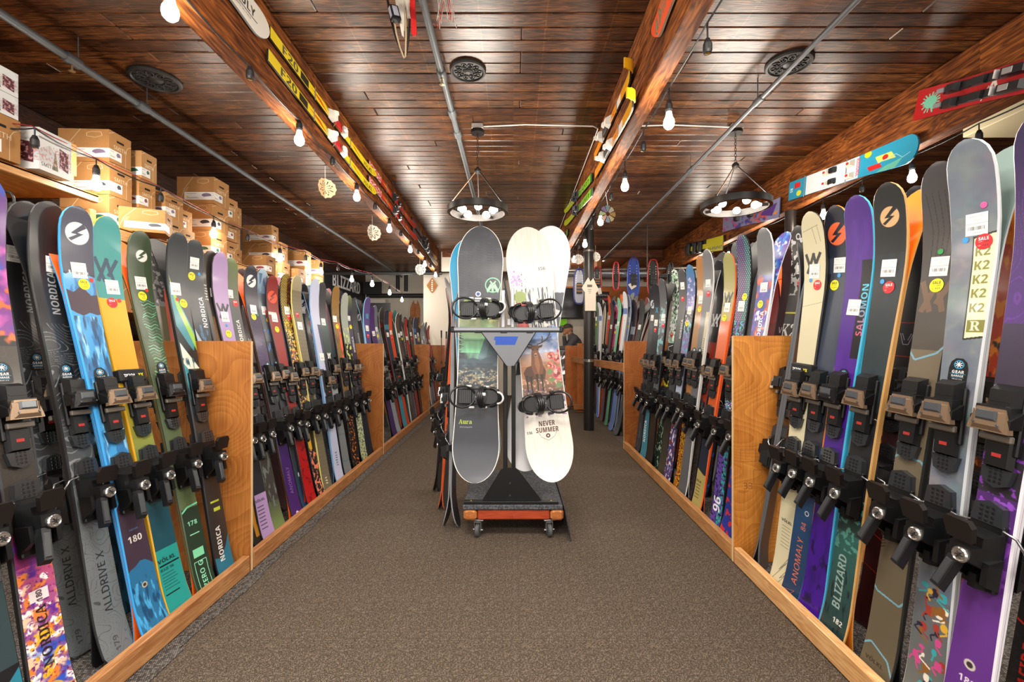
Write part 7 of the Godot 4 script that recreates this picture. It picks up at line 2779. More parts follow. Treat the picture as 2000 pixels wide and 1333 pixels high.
	c.disc(0.78, 0.228, 0.17, "7fc8a0", 0.145)
	for k in 7:
		for e in [-1, 1]:
			c.line("9ad8a8", [0.78 + e * 0.02, 0.235, 0.78 + e * (0.05 + 0.013 * k), 0.222 + k * 0.0045, 0.78 + e * (0.03 + 0.012 * k), 0.24 + k * 0.003], 3.0)
	c.line("9ad8a8", [0.78, 0.225, 0.78, 0.255], 7)
	c.line("9ad8a8", [0.72, 0.212, 0.78, 0.225, 0.84, 0.212], 5)
	c.disc(0.47, 0.265, 0.06, "c8d0e0")
	c.disc(0.47, 0.265, 0.035, "2c4a8a")
	for k in 3:
		c.band(0.28 + k * 0.012, 0.287 + k * 0.012, "c8ccd2", 0.4, 0.54)
	c.spot("8fae4a", 502, 0.05, 140, 0.29, 0.36, 1, 1, 15)
	c.grad(0.36, 0.5, "94946a", "7ab894")
	c.spot("8ce8a8", 503, 0.012, 110, 0.37, 0.53, 0.7, 2, 60, 0.8)
	c.spot("c8c070", 504, 0.01, 130, 0.36, 0.42, 1, 1, 60, 0.6)
	c.spot("6a7a88", 514, 0.015, 140, 0.36, 0.45, 1, 1, 60, 0.6)
	c.poly("5d7c80", [0.5, 0.52, 0.6, 0.46, 0.66, 0.43, 0.75, 0.405, 0.82, 0.42, 0.9, 0.4, 1.0, 0.41, 1.0, 0.56, 0.5, 0.56])
	c.poly("4a646c", [0.66, 0.53, 0.74, 0.45, 0.82, 0.43, 0.88, 0.47, 1.0, 0.45, 1.0, 0.56, 0.66, 0.56])
	c.ridge("465660", 0.515, 0.03, 0.58, 7, 8)
	c.grad(0.54, 0.64, "404b54", "32343c")
	c.spot("7f98a0", 506, 0.02, 130, 0.5, 0.6, 1.6, 1, 60, 0.6)
	c.spot("c8b078", 505, 0.045, 140, 0.56, 0.64, 1.5, 1, 50, 0.75)
	c.spot("d8d0b0", 507, 0.09, 150, 0.57, 0.63, 1.2, 1, 30, 0.7)
	for k in 6:
		var y: float = 0.41 + 0.02 * k
		for j in 3:
			c.poly("26362e", [0.02, y + 0.004 + j * 0.005, 0.03, y - 0.004 + j * 0.005, 0.2 - 0.03 * ((k + j) % 3), y + 0.006 + j * 0.005])
	c.grad(0.64, 1.0, "34363d", "44464e")
	c.text("Aura", 0.27, 0.772, 0.095, "b8d040", 0, 2, 0.9)
	c.marks(0.28, 0.792, 0.03, "b8b8b8", 0, 11)
	var bt = tmat(c.texture(), 0.45, "ffffff", {"coat": 0.1})
	var f = board_frame(928, 940, 2.87, 940, 448, 2.97)
	var b1 = snowboard(f, 0.300, 0.256, bt, "e6e2d6", "charcoal snowboard with an aurora forest scene and white edge line")
	board_label(b1, f[1], 0.9)
	snow_binding(b1, f[1] * 0.672, 1, true)
	snow_binding(b1, f[1] * 0.328, 1, true)
	# cream board
	c = Canvas.new(self, 160, 880, "ddd8ce")
	for k in 9:
		c.spot("cdc6ba", 510 + k, 0.02, 150, 0, 1, 0.3, 4, 40, 0.5)
	var rs := RandomNumberGenerator.new()
	rs.seed = 8
	for k in 40:
		var u: float = 0.2 + rs.randfn(0, 0.09)
		c.disc(u, 0.205 + rs.randfn(0, 0.018), rs.randf_range(0.004, 0.018), ["b858b0", "3a2c3a", "d890c8"][k % 3])
	for k in 5:
		var a: float = TAU * k / 5 + 0.3
		c.poly("d090c8", [0.18, 0.2, 0.18 + 0.1 * cos(a - 0.35), 0.2 + 0.019 * sin(a - 0.35), 0.18 + 0.14 * cos(a), 0.2 + 0.026 * sin(a), 0.18 + 0.1 * cos(a + 0.35), 0.2 + 0.019 * sin(a + 0.35)])
	c.grad(0.3, 0.34, "8a8e96", "565b64")
	c.band(0.33, 0.42, "4a4f58")
	c.spot("ddd8ce", 523, 0.05, 124, 0.27, 0.42, 0.5, 3, 10)
	c.spot("50555e", 524, 0.05, 140, 0.24, 0.33, 0.5, 4, 15)
	for q in [[0.2, 0.32, 0.16, "c85a54"], [0.22, 0.32, 0.1, "d8706a"], [0.22, 0.385, 0.12, "c86058"], [0.22, 0.27, 0.13, "8a9a58"]]:
		c.disc(q[0], q[1], q[2], q[3])
	c.text("156", 0.75, 0.165, 0.07, "3a3a3a", 0, 2)
	c.disc(0.52, 0.33, 0.055, "c8d0e0")
	c.disc(0.52, 0.33, 0.03, "2c4a8a")
	for k in 3:
		c.band(0.345 + k * 0.01, 0.351 + k * 0.01, "d8dce0", 0.46, 0.6)
	# stag among roses
	c.grad(0.4, 0.5, "6a8cc0", "a8b0cc")
	c.spot("2f5a98", 525, 0.018, 125, 0.4, 0.5, 1, 1, 60, 0.8)
	c.spot("e8e8ee", 526, 0.02, 140, 0.4, 0.51, 1, 1, 60, 0.9)
	c.grad(0.5, 0.55, "a8a0b0", "b4835c")
	c.grad(0.55, 0.67, "a8714a", "5e4638")
	c.spot("d8a070", 527, 0.018, 130, 0.5, 0.62, 1, 1, 60, 0.8)
	c.spot("34302e", 533, 0.015, 150, 0.5, 0.64, 1, 1, 60, 0.7)
	c.spot("d8b8a8", 528, 0.07, 140, 0.6, 0.675, 1, 1, 30, 0.8)
	c.spot("3c4078", 529, 0.03, 130, 0.64, 0.7, 1, 1, 50, 0.8)
	for e in [[[0.37, 0.466, 0.27, 0.462, 0.16, 0.453, 0.11, 0.437, 0.1, 0.424], 4.0], [[0.27, 0.462, 0.23, 0.447, 0.23, 0.437], 3.0], [[0.16, 0.453, 0.09, 0.45], 2.6], [[0.13, 0.445, 0.17, 0.432], 2.6],
			[[0.47, 0.466, 0.57, 0.461, 0.68, 0.45, 0.76, 0.43, 0.77, 0.41, 0.73, 0.398], 4.0], [[0.57, 0.461, 0.6, 0.445, 0.59, 0.434], 3.0], [[0.7, 0.447, 0.79, 0.44], 2.6], [[0.765, 0.425, 0.84, 0.415], 2.6], [[0.77, 0.41, 0.82, 0.4], 2.4]]:
		c.line("43342e", e[0], e[1])
	c.poly("4a3020", [0.12, 0.575, 0.2, 0.553, 0.36, 0.545, 0.56, 0.552, 0.6, 0.575, 0.56, 0.607, 0.4, 0.6, 0.2, 0.612])
	c.poly("6b432b", [0.34, 0.49, 0.48, 0.49, 0.53, 0.52, 0.56, 0.56, 0.5, 0.598, 0.36, 0.595, 0.3, 0.55])
	c.poly("8a5c3a", [0.4, 0.505, 0.46, 0.505, 0.49, 0.55, 0.44, 0.585, 0.38, 0.545])
	for e in [[0.18, 0.6], [0.27, 0.605], [0.4, 0.598], [0.5, 0.6]]:
		c.poly("2e221c", [e[0] - 0.035, e[1] - 0.015, e[0] + 0.035, e[1] - 0.015, e[0] + 0.018, e[1] + 0.02, e[0] + 0.022, e[1] + 0.05, e[0] - 0.01, e[1] + 0.05, e[0] - 0.012, e[1] + 0.02])
	c.poly("7a4e30", [0.35, 0.468, 0.49, 0.468, 0.5, 0.482, 0.47, 0.502, 0.455, 0.514, 0.385, 0.514, 0.37, 0.502, 0.34, 0.482])
	c.poly("5c3822", [0.35, 0.472, 0.25, 0.468, 0.27, 0.478, 0.35, 0.481])
	c.poly("5c3822", [0.49, 0.472, 0.59, 0.468, 0.57, 0.478, 0.49, 0.481])
	c.poly("b08a68", [0.4, 0.499, 0.445, 0.499, 0.45, 0.512, 0.39, 0.512])
	c.disc(0.375, 0.485, 0.014, "14100e")
	c.disc(0.465, 0.485, 0.014, "14100e")
	c.disc(0.42, 0.508, 0.022, "1a1210", 0, 0.7)
	for q in [[0.74, 0.515, 0.08, "b8543c"], [0.88, 0.53, 0.1, "c4604c"], [0.7, 0.55, 0.07, "b06428"], [0.86, 0.588, 0.14, "b85460"], [0.93, 0.5, 0.06, "c05040"], [0.78, 0.56, 0.05, "c87860"]]:
		c.disc(q[0], q[1], q[2], q[3])
		for j in 5:
			var a: float = TAU * j / 5 + q[0] * 9
			c.disc(q[0] + cos(a) * q[2] * 0.45, q[1] + sin(a) * q[2] * 0.082, q[2] * 0.4, ["d88878", "8a3838", "e0a090", "a04848", "c87068"][j])
		c.disc(q[0], q[1], q[2] * 0.25, "6a2428")
	for q in [[0.68, 0.58, 0.2], [0.7, 0.61, -0.3], [0.98, 0.555, 0.1], [0.84, 0.635, 0.4]]:
		c.poly("5f7a4c", [q[0] - 0.08, q[1], q[0], q[1] - 0.012 - 0.01 * q[2], q[0] + 0.09, q[1] + 0.006 * q[2], q[0], q[1] + 0.01])
	c.band(0.7, 1.0, "ddd8ce")
	c.spot("cdc6ba", 531, 0.02, 150, 0.7, 1.0, 0.3, 4, 40, 0.6)
	c.spot("8a5a98", 532, 0.06, 165, 0.69, 0.75, 1, 1, 8)
	c.text("NEVER", 0.5, 0.778, 0.11, "4a2c20", 0, 0, 0.75)
	c.text("SUMMER", 0.5, 0.803, 0.11, "4a2c20", 0, 0, 0.75)
	c.disc(0.5, 0.826, 0.045, "4a2c20", 0.02)
	c.line("8a8478", [0.3, 0.81, 0.36, 0.83, 0.5, 0.845, 0.64, 0.83, 0.7, 0.81], 1.5)
	c.text("156", 0.13, 0.81, 0.055, "3a3a3a", 0, 2)
	var ct = tmat(c.texture(), 0.4, "ffffff", {"coat": 0.2})
	f = board_frame(1080, 938, 2.87, 1027, 450, 2.97)
	var b2 = snowboard(f, 0.302, 0.262, ct, "d8d2c6", "cream snowboard with a stag and roses on its middle")
	board_label(b2, f[1], 0.87, true)
	snow_binding(b2, f[1] * 0.662, -1, false)
	snow_binding(b2, f[1] * 0.302, -1, false)
	# blue board behind
	c = Canvas.new(self, 80, 440, "2a9cc8")
	c.band(0.0, 0.34, "2f9fcc")
	c.band(0.34, 0.42, "70757e")
	c.poly("4aa8d0", [0.0, 0.46, 1.0, 0.38, 1.0, 0.46, 0.0, 0.56])
	c.band(0.5, 1.0, "1c86b0")
	f = board_frame(938, 925, 3.05, 918, 470, 3.12)
	snowboard(f, 0.30, 0.25, tmat(c.texture(), 0.35), "d8dde0", "bright blue snowboard standing behind the charcoal one")
	c = Canvas.new(self, 80, 440, "dcdce0")
	c.poly("5a5f66", [0.0, 0.28, 1.0, 0.26, 1.0, 0.34, 0.0, 0.31])
	c.poly("5a5f66", [0.0, 0.4, 1.0, 0.36, 1.0, 0.42, 0.0, 0.47])
	c.poly("33363a", [0.0, 0.56, 0.5, 0.6, 0.0, 0.63])
	f = board_frame(1022, 917, 3.05, 1078, 447, 3.12)
	snowboard(f, 0.30, 0.255, tmat(c.texture(), 0.35), "c8ccd0", "plain white snowboard standing behind the cream one")
	# skis parked along the side of the stand
	var g := "skis parked beside the board stand"
	pair("L", 0, 0, 0, 0, "twin", far_sheet(23), {"pts": [Vector3(-0.41, 0.004, -3.02), Vector3(-0.40, 1.66, -3.16)], "label": "black ski with grey edges beside the dolly", "side": "8a8c90", "base": "2a2b2e", "group": g, "cap": "silver", "ts": 0.5, "hs": 0.33})
	pair("L", 0, 0, 0, 0, "mid", far_sheet(0), {"pts": [Vector3(-0.52, 0.004, -3.36), Vector3(-0.42, 1.64, -3.4)], "label": "graphite ski with orange edges beside the dolly", "side": "e0602c", "base": "2a2b2e", "group": g, "cap": "silver", "ts": 0.52, "hs": 0.35})
	pair("L", 0, 0, 0, 0, "mid", far_sheet(23), {"pts": [Vector3(-0.63, 0.004, -3.78), Vector3(-0.48, 1.66, -3.74)], "label": "black ski farthest back beside the dolly", "side": "16171a", "group": g, "cap": "black"})

func snowboard(f, wide, waist, top, edge, label):
	var o = thing("snowboard", label, "snowboard", Vector3.ZERO)
	o.transform = f[0]
	var l: float = f[1]
	var tm := MB.new()
	var sm := MB.new()
	var bm := MB.new()
	var tp := PackedVector3Array()
	var tn := PackedVector3Array()
	var tu := PackedVector2Array()
	var rows := []
	var n := 44
	for j in n + 1:
		var s: float = 0.5 - 0.5 * cos(PI * j / n)
		var d: float = min(s, 1.0 - s)
		var w: float = lerpf(waist, wide, pow(clampf(abs(s - 0.5) / 0.36, 0, 1), 1.8))
		var q: float = clampf(1.0 - d / 0.15, 0, 1)
		w *= pow(max(0.0, 1.0 - pow(q, 2.5)), 0.52)
		w = max(w * 0.5, 0.003)
		var z: float = 0.055 * pow(clampf(1.0 - d / 0.16, 0, 1), 2.0)
		var ci: float = min(0.005, w * 0.4)
		for k in 7:
			var xx: float = lerpf(-w + ci, w - ci, k / 6.0)
			tp.append(Vector3(xx, s * l, z + 0.009))
			var dz: float = 0.055 * 2.0 * clampf(1.0 - d / 0.16, 0, 1) / 0.16 / l * (-1.0 if s < 0.5 else 1.0)
			tn.append(Vector3(0, -dz, 1).normalized())
			tu.append(Vector2(0.5 + xx / wide, 1.0 - s))
		rows.append([Vector3(-w, s * l, z), Vector3(-w, s * l, z + 0.0088), Vector3(-w + ci, s * l, z + 0.0091), Vector3(w - ci, s * l, z + 0.0091), Vector3(w, s * l, z + 0.0088), Vector3(w, s * l, z)])
	tm.grid(n + 1, 7, tp, tn, tu)
	for j in n:
		var a: Array = rows[j]
		var b: Array = rows[j + 1]
		for k in [0, 1, 3, 4]:
			sm.poly([a[k], a[k + 1], b[k + 1], b[k]])
		bm.poly([a[5], a[0], b[0], b[5]])
	var em = mat(edge, 0.45)
	part(o, "board_body", join([tm, sm, bm]), [top, em, mat("2a2b2e", 0.4)])
	return o

func board_label(o, l, s, plain = false):
	var m := MB.new()
	m.bbox(Vector3(0, s * l, 0.0098), Vector3(0.056, 0.026, 0.0006), 0.0002)
	var p = part(o, "price_tag", join([m]), mat("dcd8cf" if plain else "e6e6e4", 0.6))
	var b := MB.new()
	for k in 9:
		b.bbox(Vector3(-0.02 + k * 0.005, s * l + 0.004, 0.0102), Vector3(0.0026 if k % 3 else 0.0014, 0.006, 0.0003), 0.0001)
	b.bbox(Vector3(0, s * l - 0.005, 0.0102), Vector3(0.034, 0.002, 0.0003), 0.0001)
	part(p, "barcode", join([b]), mat("55585c", 0.7)).set_meta("kind", "stuff")

func snow_binding(o, y, dir, white):
	# dir: the side the heel is on
	var blk = mat("16171a", 0.36, 0.0, {"coat": 0.25})
	var grey = mat("3a3b3e", 0.5)
	var m := MB.new()
	m.bbox(Vector3(0.02 * dir, y, 0.022), Vector3(0.24, 0.1, 0.02), 0.006)
	m.bbox(Vector3(-0.075 * dir, y, 0.031), Vector3(0.09, 0.094, 0.012), 0.005)
	var b = part(o, "binding_base", join([m]), blk)
	m = MB.new()
	m.lathe([[0.046, 0.0], [0.046, 0.004], [0.04, 0.006], [0, 0.006]], 28, Vector3(0.02 * dir, y, 0.032), Basis(Vector3.RIGHT, PI / 2))
	part(b, "centre_disc", join([m]), grey)
	for k in 6:
		var a: float = TAU * k / 6
		var s := MB.new()
		s.lathe([[0.005, 0], [0.004, 0.003], [0, 0.003]], 8, Vector3(0.02 * dir + cos(a) * 0.025, y + sin(a) * 0.025, 0.038), Basis(Vector3.RIGHT, PI / 2))
		part(b, "disc_screw", join([s]), mat("8a8c90", 0.3, 0.8))
	for k in 6:
		part(b, "pad_rib", boxm(Vector3((-0.11 + k * 0.013) * dir, y, 0.0385), Vector3(0.004, 0.08, 0.003), 0.001), grey)
	# heel cup and high back
	m = MB.new()
	var cup := []
	for k in 13:
		var a: float = -PI / 2 + PI * k / 12
		cup.append(Vector3((0.085 + cos(a) * 0.06) * dir, y + sin(a) * 0.055, 0.05 + 0.02 * cos(a)))
	m.tube(cup, 0.011, 8)
	part(b, "heel_cup", join([m]), blk)
	var shell := MB.new()
	var rim := MB.new()
	var path := []
	var rows := 8
	var cols := 11
	for side in 2:
		var pp := PackedVector3Array()
		var nn := PackedVector3Array()
		var uu := PackedVector2Array()
		for r in rows:
			var t: float = r / float(rows - 1)
			for c in cols:
				var a: float = -PI * 0.5 + PI * c / (cols - 1)
				var wv: float = lerpf(0.052, 0.046, t) * (1.0 - 0.25 * t * t)
				var hgt: float = 0.04 + t * 0.13 * (1.0 - 0.25 * pow(abs(sin(a)), 3.0))
				pp.append(Vector3((0.1 + cos(a) * 0.035 + t * 0.03 + (0.004 if side == 1 else 0.0)) * dir, y + sin(a) * wv, hgt))
				nn.append(Vector3(cos(a) * dir, sin(a), 0).normalized() * (1.0 if side == 1 else -1.0))
				uu.append(Vector2.ZERO)
				if side == 1 and r == rows - 1:
					path.append(pp[-1])
		var gb := shell.i.size()
		shell.grid(rows, cols, pp, nn, uu)
		if (side == 0) == (dir > 0):
			for q in range(gb, shell.i.size(), 3):
				var sw := shell.i[q + 1]
				shell.i[q + 1] = shell.i[q + 2]
				shell.i[q + 2] = sw
	part(b, "high_back", join([shell]), blk)
	rim.tube(path, 0.006 if white else 0.004, 8)
	part(b, "high_back_rim", join([rim]), mat("e4e2de", 0.5) if white else blk)
	# ankle strap
	m = MB.new()
	for e in [-0.012, 0.0, 0.012]:
		var st := []
		for k in 11:
			var a: float = PI * k / 10
			st.append(Vector3((0.045 + e) * dir - 0.02 * sin(a) * dir, y + cos(a) * 0.062, 0.04 + sin(a) * 0.075))
		m.tube(st, 0.009, 8)
	part(b, "ankle_strap", join([m]), blk)
	# toe loop hanging open beyond the edge
	m = MB.new()
	var loop := []
	for k in 25:
		var a: float = PI * 0.12 + (TAU - PI * 0.24) * k / 24
		loop.append(Vector3((-0.085 + cos(a) * 0.075) * dir, y + sin(a) * 0.066, 0.075 - 0.035 * cos(a)))
	m.tube(loop, 0.0065, 8)
	part(b, "toe_strap", join([m]), blk)
	for q in [[0.06, 0.064, 0.05], [-0.05, 0.066, 0.05], [0.05, -0.064, 0.05], [-0.03, -0.066, 0.05]]:
		part(b, "buckle", boxm(Vector3(q[0] * dir, y + q[1], q[2]), Vector3(0.038, 0.014, 0.022), 0.005), mat("d8d6d2", 0.35, 0.2) if white else mat("2a2b2e", 0.35))
	if white:
		part(b, "white_tab", boxm(Vector3(0.05 * dir, y + 0.02, 0.115), Vector3(0.02, 0.018, 0.006), 0.002), mat("e4e4e4", 0.5))

# ---------------------------------------------------------------- the back of the shop
func back_of_shop():
	var ply = tmat(tex.ply2, 0.55, "d8bea0")
	var steel = mat("6e6a66", 0.35, 0.7)
	# round steel post at the end of the opposite row
	var zp := 6.5
	var po = struct("pillar", null_mesh(), mat("2b2a2a", 0.35, 0.5), "dark round steel post with a chrome collar")
	var pm := MB.new()
	pm.lathe([[0.073, 0.0], [0.073, 3.03], [0.1, 3.04], [0.1, 3.15]], 28, Vector3(1.075, 0, -zp))
	po.mesh = join([pm])
	po.set_surface_override_material(0, mat("343230", 0.32, 0.6))
	var cm := MB.new()
	cm.lathe([[0.074, -0.02], [0.08, -0.018], [0.08, 0.018], [0.074, 0.02]], 28, Vector3(1.075, 0.99, -zp))
	cm.lathe([[0.074, -0.015], [0.079, -0.013], [0.079, 0.013], [0.074, 0.015]], 28, Vector3(1.075, 2.55, -zp))
	struct("collar", join([cm]), mat("b4b4b2", 0.2, 0.9), "", po)
	var zp2 := 4.98
	var p2 = struct("pillar", null_mesh(), mat("2b2a2a", 0.35, 0.5), "dark steel pipe post under the far beam")
	pm = MB.new()
	pm.lathe([[0.055, 0.0], [0.055, 2.68]], 24, Vector3(3.03, 0, -zp2))
	p2.mesh = join([pm])
	p2.set_surface_override_material(0, mat("3a3430", 0.32, 0.6))
	# a long horizontal board and two plywood frames by the post
	var x0: float = rx(5.3) + 0.02
	solo("rail_board", boxm(Vector3.ZERO, Vector3(0.038, 0.1, 3.3), 0.004, 0.5), tmat(tex.lumber, 0.6, "c8a880", {"scale": Vector2(1, 9)}), "knee high board running past the steel post", "rail", "", Transform3D(Basis(Vector3.UP, 0.055), Vector3(x0 - 0.1, 0.95, -6.92)))
	for q in [[1116, 2.0, 8.7, 0.24, 1.2, "plywood sheet standing behind the long board by the steel post"], [1137, 0, 8.2, 0.18, 1.24, "narrow plywood upright beside the dark steel post"]]:
		var d = thing("plywood_divider", q[5], "divider", Vector3((q[0] - CX) * q[2] / F, 0.006, -q[2]))
		part(d, "sheet", boxm(Vector3(0, q[4] / 2, 0), Vector3(q[3], q[4], 0.02), 0.002), tmat(tex.ply2, 0.55, "d0a87c", {"scale": Vector2(0.8, 0.8)}))
		part(d, "base_rail", boxm(Vector3(-0.02, 0.1, 0.06), Vector3(q[3] + 0.1, 0.09, 0.038), 0.004), tmat(tex.lumber, 0.6, "c8a880", {"scale": Vector2(1, 9)}))
	# board shaped white sign on the post
	var s = thing("wooden_ski_sign", "pale wooden arrow shaped sign tied to the steel post", "sign", at(1153, 570, 6.4))
	var m := MB.new()
	m.prism([Vector2(-0.075, -0.27), Vector2(0.075, -0.27), Vector2(0.078, -0.02), Vector2(0.12, 0.02), Vector2(0.08, 0.1), Vector2(0.04, 0.19), Vector2(0.0, 0.14), Vector2(-0.03, 0.2), Vector2(-0.08, 0.12), Vector2(-0.12, 0.05), Vector2(-0.078, -0.01)], -0.008, 0.008)
	part(s, "panel", join([m]), mat("d8cdbc", 0.7))
	part(s, "cut_mark", boxm(Vector3(-0.01, 0.08, 0.009), Vector3(0.07, 0.035, 0.002), 0.001, 1.0), mat("6a625a", 0.8))
	for k in 3:
		part(s, "cut_mark", boxm(Vector3(-0.01, 0.03 - k * 0.025, 0.009), Vector3(0.05 - k * 0.012, 0.008, 0.002), 0.001), mat("8a8278", 0.8))
	part(s, "tie", tubem([Vector3(-0.08, 0.12, -0.01), Vector3(-0.09, 0.12, -0.1)], 0.003, 5), mat("8a8070", 0.8))
	# ply header band, screen and writing on the rear wall
	struct("trim_3", boxm(Vector3(2.9, 2.46, -11.0), Vector3(4.2, 0.34, 0.1), 0.004), tmat(tex.ply2, 0.55, "d8b088", {"scale": Vector2(0.6, 0.6)}), "plywood band along the rear wall behind the snowshoes")
	# rear rafters and silver duct
	for k in 9:
		struct("rafter", boxm(Vector3(-0.4 + k * 0.72, 2.88, -10.2), Vector3(0.09, 0.26, 1.7), 0.004, 0.5), tmat(tex.pine, 0.6, "c0906a", {"scale": Vector2(1, 6)}), "pale pine rafter at the rear of the shop")
	var roof = tmat(tex.pine, 0.6, "c09a80", {"scale": Vector2(1, 6)})
	for k in 13:
		struct("trim_%d" % (4 + k), boxm(Vector3(2.2, 3.06, -9.5 - k * 0.125), Vector3(6.4, 0.02, 0.12), 0.003, 0.5), roof, "pale rear ceiling board")
	var duct = thing("silver_duct", "round silver duct across the rear of the shop", "duct", Vector3(2.2, 2.78, -9.9))
	part(duct, "pipe", tubem([Vector3(-1.3, 0, 0), Vector3(3.0, 0, 0)], 0.085, 20), mat("a9afb5", 0.35, 0.6))
	for k in 4:
		part(duct, "seam", tubem([Vector3(-0.9 + k * 1.0, 0, 0), Vector3(-0.86 + k * 1.0, 0, 0)], 0.09, 20), mat("8f959b", 0.35, 0.6))
	# display pipe with snowshoes
	var zr := 7.4
	var pa = at(1108, 529, zr)
	var pb = at(1392, 523, zr)
	var pr = thing("display_pipe", "bare steel display pipe with snowshoes hung from it", "pipe", pa)
	part(pr, "pipe", tubem([Vector3.ZERO, pb - pa], 0.03, 14), mat("8a7f74", 0.35, 0.7))
	for t in [0.02, 0.55, 0.98]:
		var q: Vector3 = (pb - pa) * t
		part(pr, "hanger_rod", tubem([q, Vector3(q.x, CEIL - pa.y + 0.01, q.z)], 0.008, 6), steel)
	snowshoe(1131, 560, 68, 20, "2a2f6e", "8a8c98", "blue and silver snowshoe at the end of the display pipe", zr, true)
	snowshoe(1166, 548, 50, 16, "8a2424", "2a2a2a", "red framed snowshoe beside the steel post", zr, true)
	snowshoe(1203, 540, 54, 11, "c02a2a", "1a1a1c", "narrow black and red snowshoe on the display pipe", zr, false)
	snowshoe(1237, 543, 76, 22, "1f3f9a", "1f3f9a", "solid bright blue snowshoe with a paper tag", zr, false)
	snowshoe(1275, 543, 70, 20, "a82a24", "17171a", "black snowshoe with red edges on the display pipe", zr, false)
	snowshoe(1309, 540, 52, 10, "1a1a1c", "232326", "small black snowshoe farthest along the display pipe", zr, false)
	var tagp = solo("paper_tag", boxm(Vector3.ZERO, Vector3(0.1, 0.1, 0.003), 0.001), mat("dcd2c0", 0.8), "square paper tag hanging on the blue snowshoe", "tag", "", Transform3D(Basis(Vector3.BACK, 0.6), at(1235, 558, zr - 0.09)))
	part(tagp, "printed_mark", boxm(Vector3(0, 0, 0.002), Vector3(0.03, 0.02, 0.001), 0.0003), mat("3a3c58", 0.8))
	solo("paper_tag", boxm(Vector3.ZERO, Vector3(0.06, 0.1, 0.003), 0.001), mat("c8c4ba", 0.8), "crumpled pale tag hanging below the red framed snowshoe", "tag", "", Transform3D(Basis(Vector3.BACK, 0.2), at(1171, 569, zr - 0.09)))
	# wall screen
	var zt := 10.9
	var ta = at(1098, 622, zt)
	var tb = at(1141, 563, zt)
	var tv = thing("wall_screen", "large switched off black screen on the rear wall", "screen", (ta + tb) / 2)
	var sz: Vector3 = tb - ta
	sz.x = max(sz.x, 0.6)
	part(tv, "casing", boxm(Vector3(-0.1, 0, 0), Vector3(sz.x + 0.26, sz.y, 0.05), 0.006), mat("101012", 0.5))
	part(tv, "panel", boxm(Vector3(-0.1, 0, 0.026), Vector3(sz.x + 0.23, sz.y - 0.03, 0.003), 0.001), mat("050506", 0.12))
	part(tv, "bracket", boxm(Vector3(-0.1, 0, -0.06), Vector3(0.2, 0.2, 0.08), 0.004), mat("222222", 0.5))
	solo("price_notice", boxm(Vector3.ZERO, Vector3(0.21, 0.15, 0.004), 0.001), mat("86e01c", 0.7), "bright lime green notice below the black screen", "notice", "", Transform3D(Basis(Vector3.BACK, 0.08), at(1099, 630, 10.95)))
	# rental board
	var rb = thing("chalk_sign", "black chalkboard sign with white rentals lettering", "sign", at(1174, 590, 10.3))
	part(rb, "panel", boxm(Vector3.ZERO, Vector3(0.36, 0.46, 0.02), 0.003), mat("26282b", 0.7))
	for q in [["SKI RENTALS", 0.15, 0.062, "b8c4d0"], ["DEMOS", 0.06, 0.05, "4a98d0"]]:
		var t := TextMesh.new()
		t.text = q[0]
		t.font = tex_font(0)
		t.font_size = 40
		t.pixel_size = q[2] / 50.0
		t.depth = 0.001
		part(rb, "lettering", t, mat(q[3], 0.7), Transform3D(Basis.IDENTITY, Vector3(0, q[1], 0.0108)))
	part(rb, "red_strip", boxm(Vector3(0.09, 0.06, 0.0108), Vector3(0.12, 0.05, 0.001), 0.0003), mat("b8403a", 0.7))
	part(rb, "blue_strip", boxm(Vector3(-0.06, -0.06, 0.0108), Vector3(0.14, 0.03, 0.001), 0.0003), mat("3a5a7a", 0.7))
	part(rb, "leg", boxm(Vector3(0, -0.8, -0.02), Vector3(0.05, 1.2, 0.03), 0.003), mat("3a2f26", 0.6))
	# counter with crumpled silver wrap and the person leaning on it
	var ct = thing("service_counter", "low counter wrapped in crumpled silver film", "counter", Vector3(1.02, 0, -9.3))
	var cmk := MB.new()
	cmk.bbox(Vector3(0, 0.55, 0), Vector3(0.8, 1.08, 0.4), 0.01)
	part(ct, "body", join([cmk]), mat("6a6c70", 0.3, 0.5))
	var foil := MB.new()
	var rr := RandomNumberGenerator.new()
	rr.seed = 31
	for k in 14:
		for j in 14:
			var q := []
			for e in [[0, 0], [1, 0], [1, 1], [0, 1]]:
				var ii: int = k + e[0]
				var jj: int = j + e[1]
				var hh: float = fmod(sin(ii * 12.9898 + jj * 78.233) * 43758.5453, 1.0)
				q.append(Vector3(-0.4 + ii * 0.8 / 14, 0.03 + jj * 1.06 / 14, 0.21 + abs(hh) * 0.03))
			foil.poly([q[0], q[1], q[2]])
			foil.poly([q[0], q[2], q[3]])
	part(ct, "silver_film", join([foil]), mat("b4b6ba", 0.18, 0.8)).set_meta("kind", "stuff")
	part(ct, "top", boxm(Vector3(0, 1.1, 0), Vector3(0.84, 0.025, 0.44), 0.004), mat("8a8a8c", 0.4))
	person()
	# end of the other row: pipes, banner and panels over the cream wall
	var gp = mat("3f4144", 0.45, 0.3)
	for q in [[[-4.0, 2.70, 0.035], [-1.48, 2.70, 0.035], "grey pipe high across the rear wall above the column"], [[-3.94, 2.55, 0.06], [-1.3, 2.55, 0.06], "black square duct across the rear wall"]]:
		var z: float = 9.4 if q[0][1] > 2.6 else 12.24
		var pts := [Vector3(q[0][0], q[0][1], -z), Vector3(q[1][0], q[1][1], -z)]
		var o = thing("rear_pipe", q[2], "pipe", pts[0])
		part(o, "pipe", tubem([Vector3.ZERO, pts[1] - pts[0]], q[0][2], 12), gp)
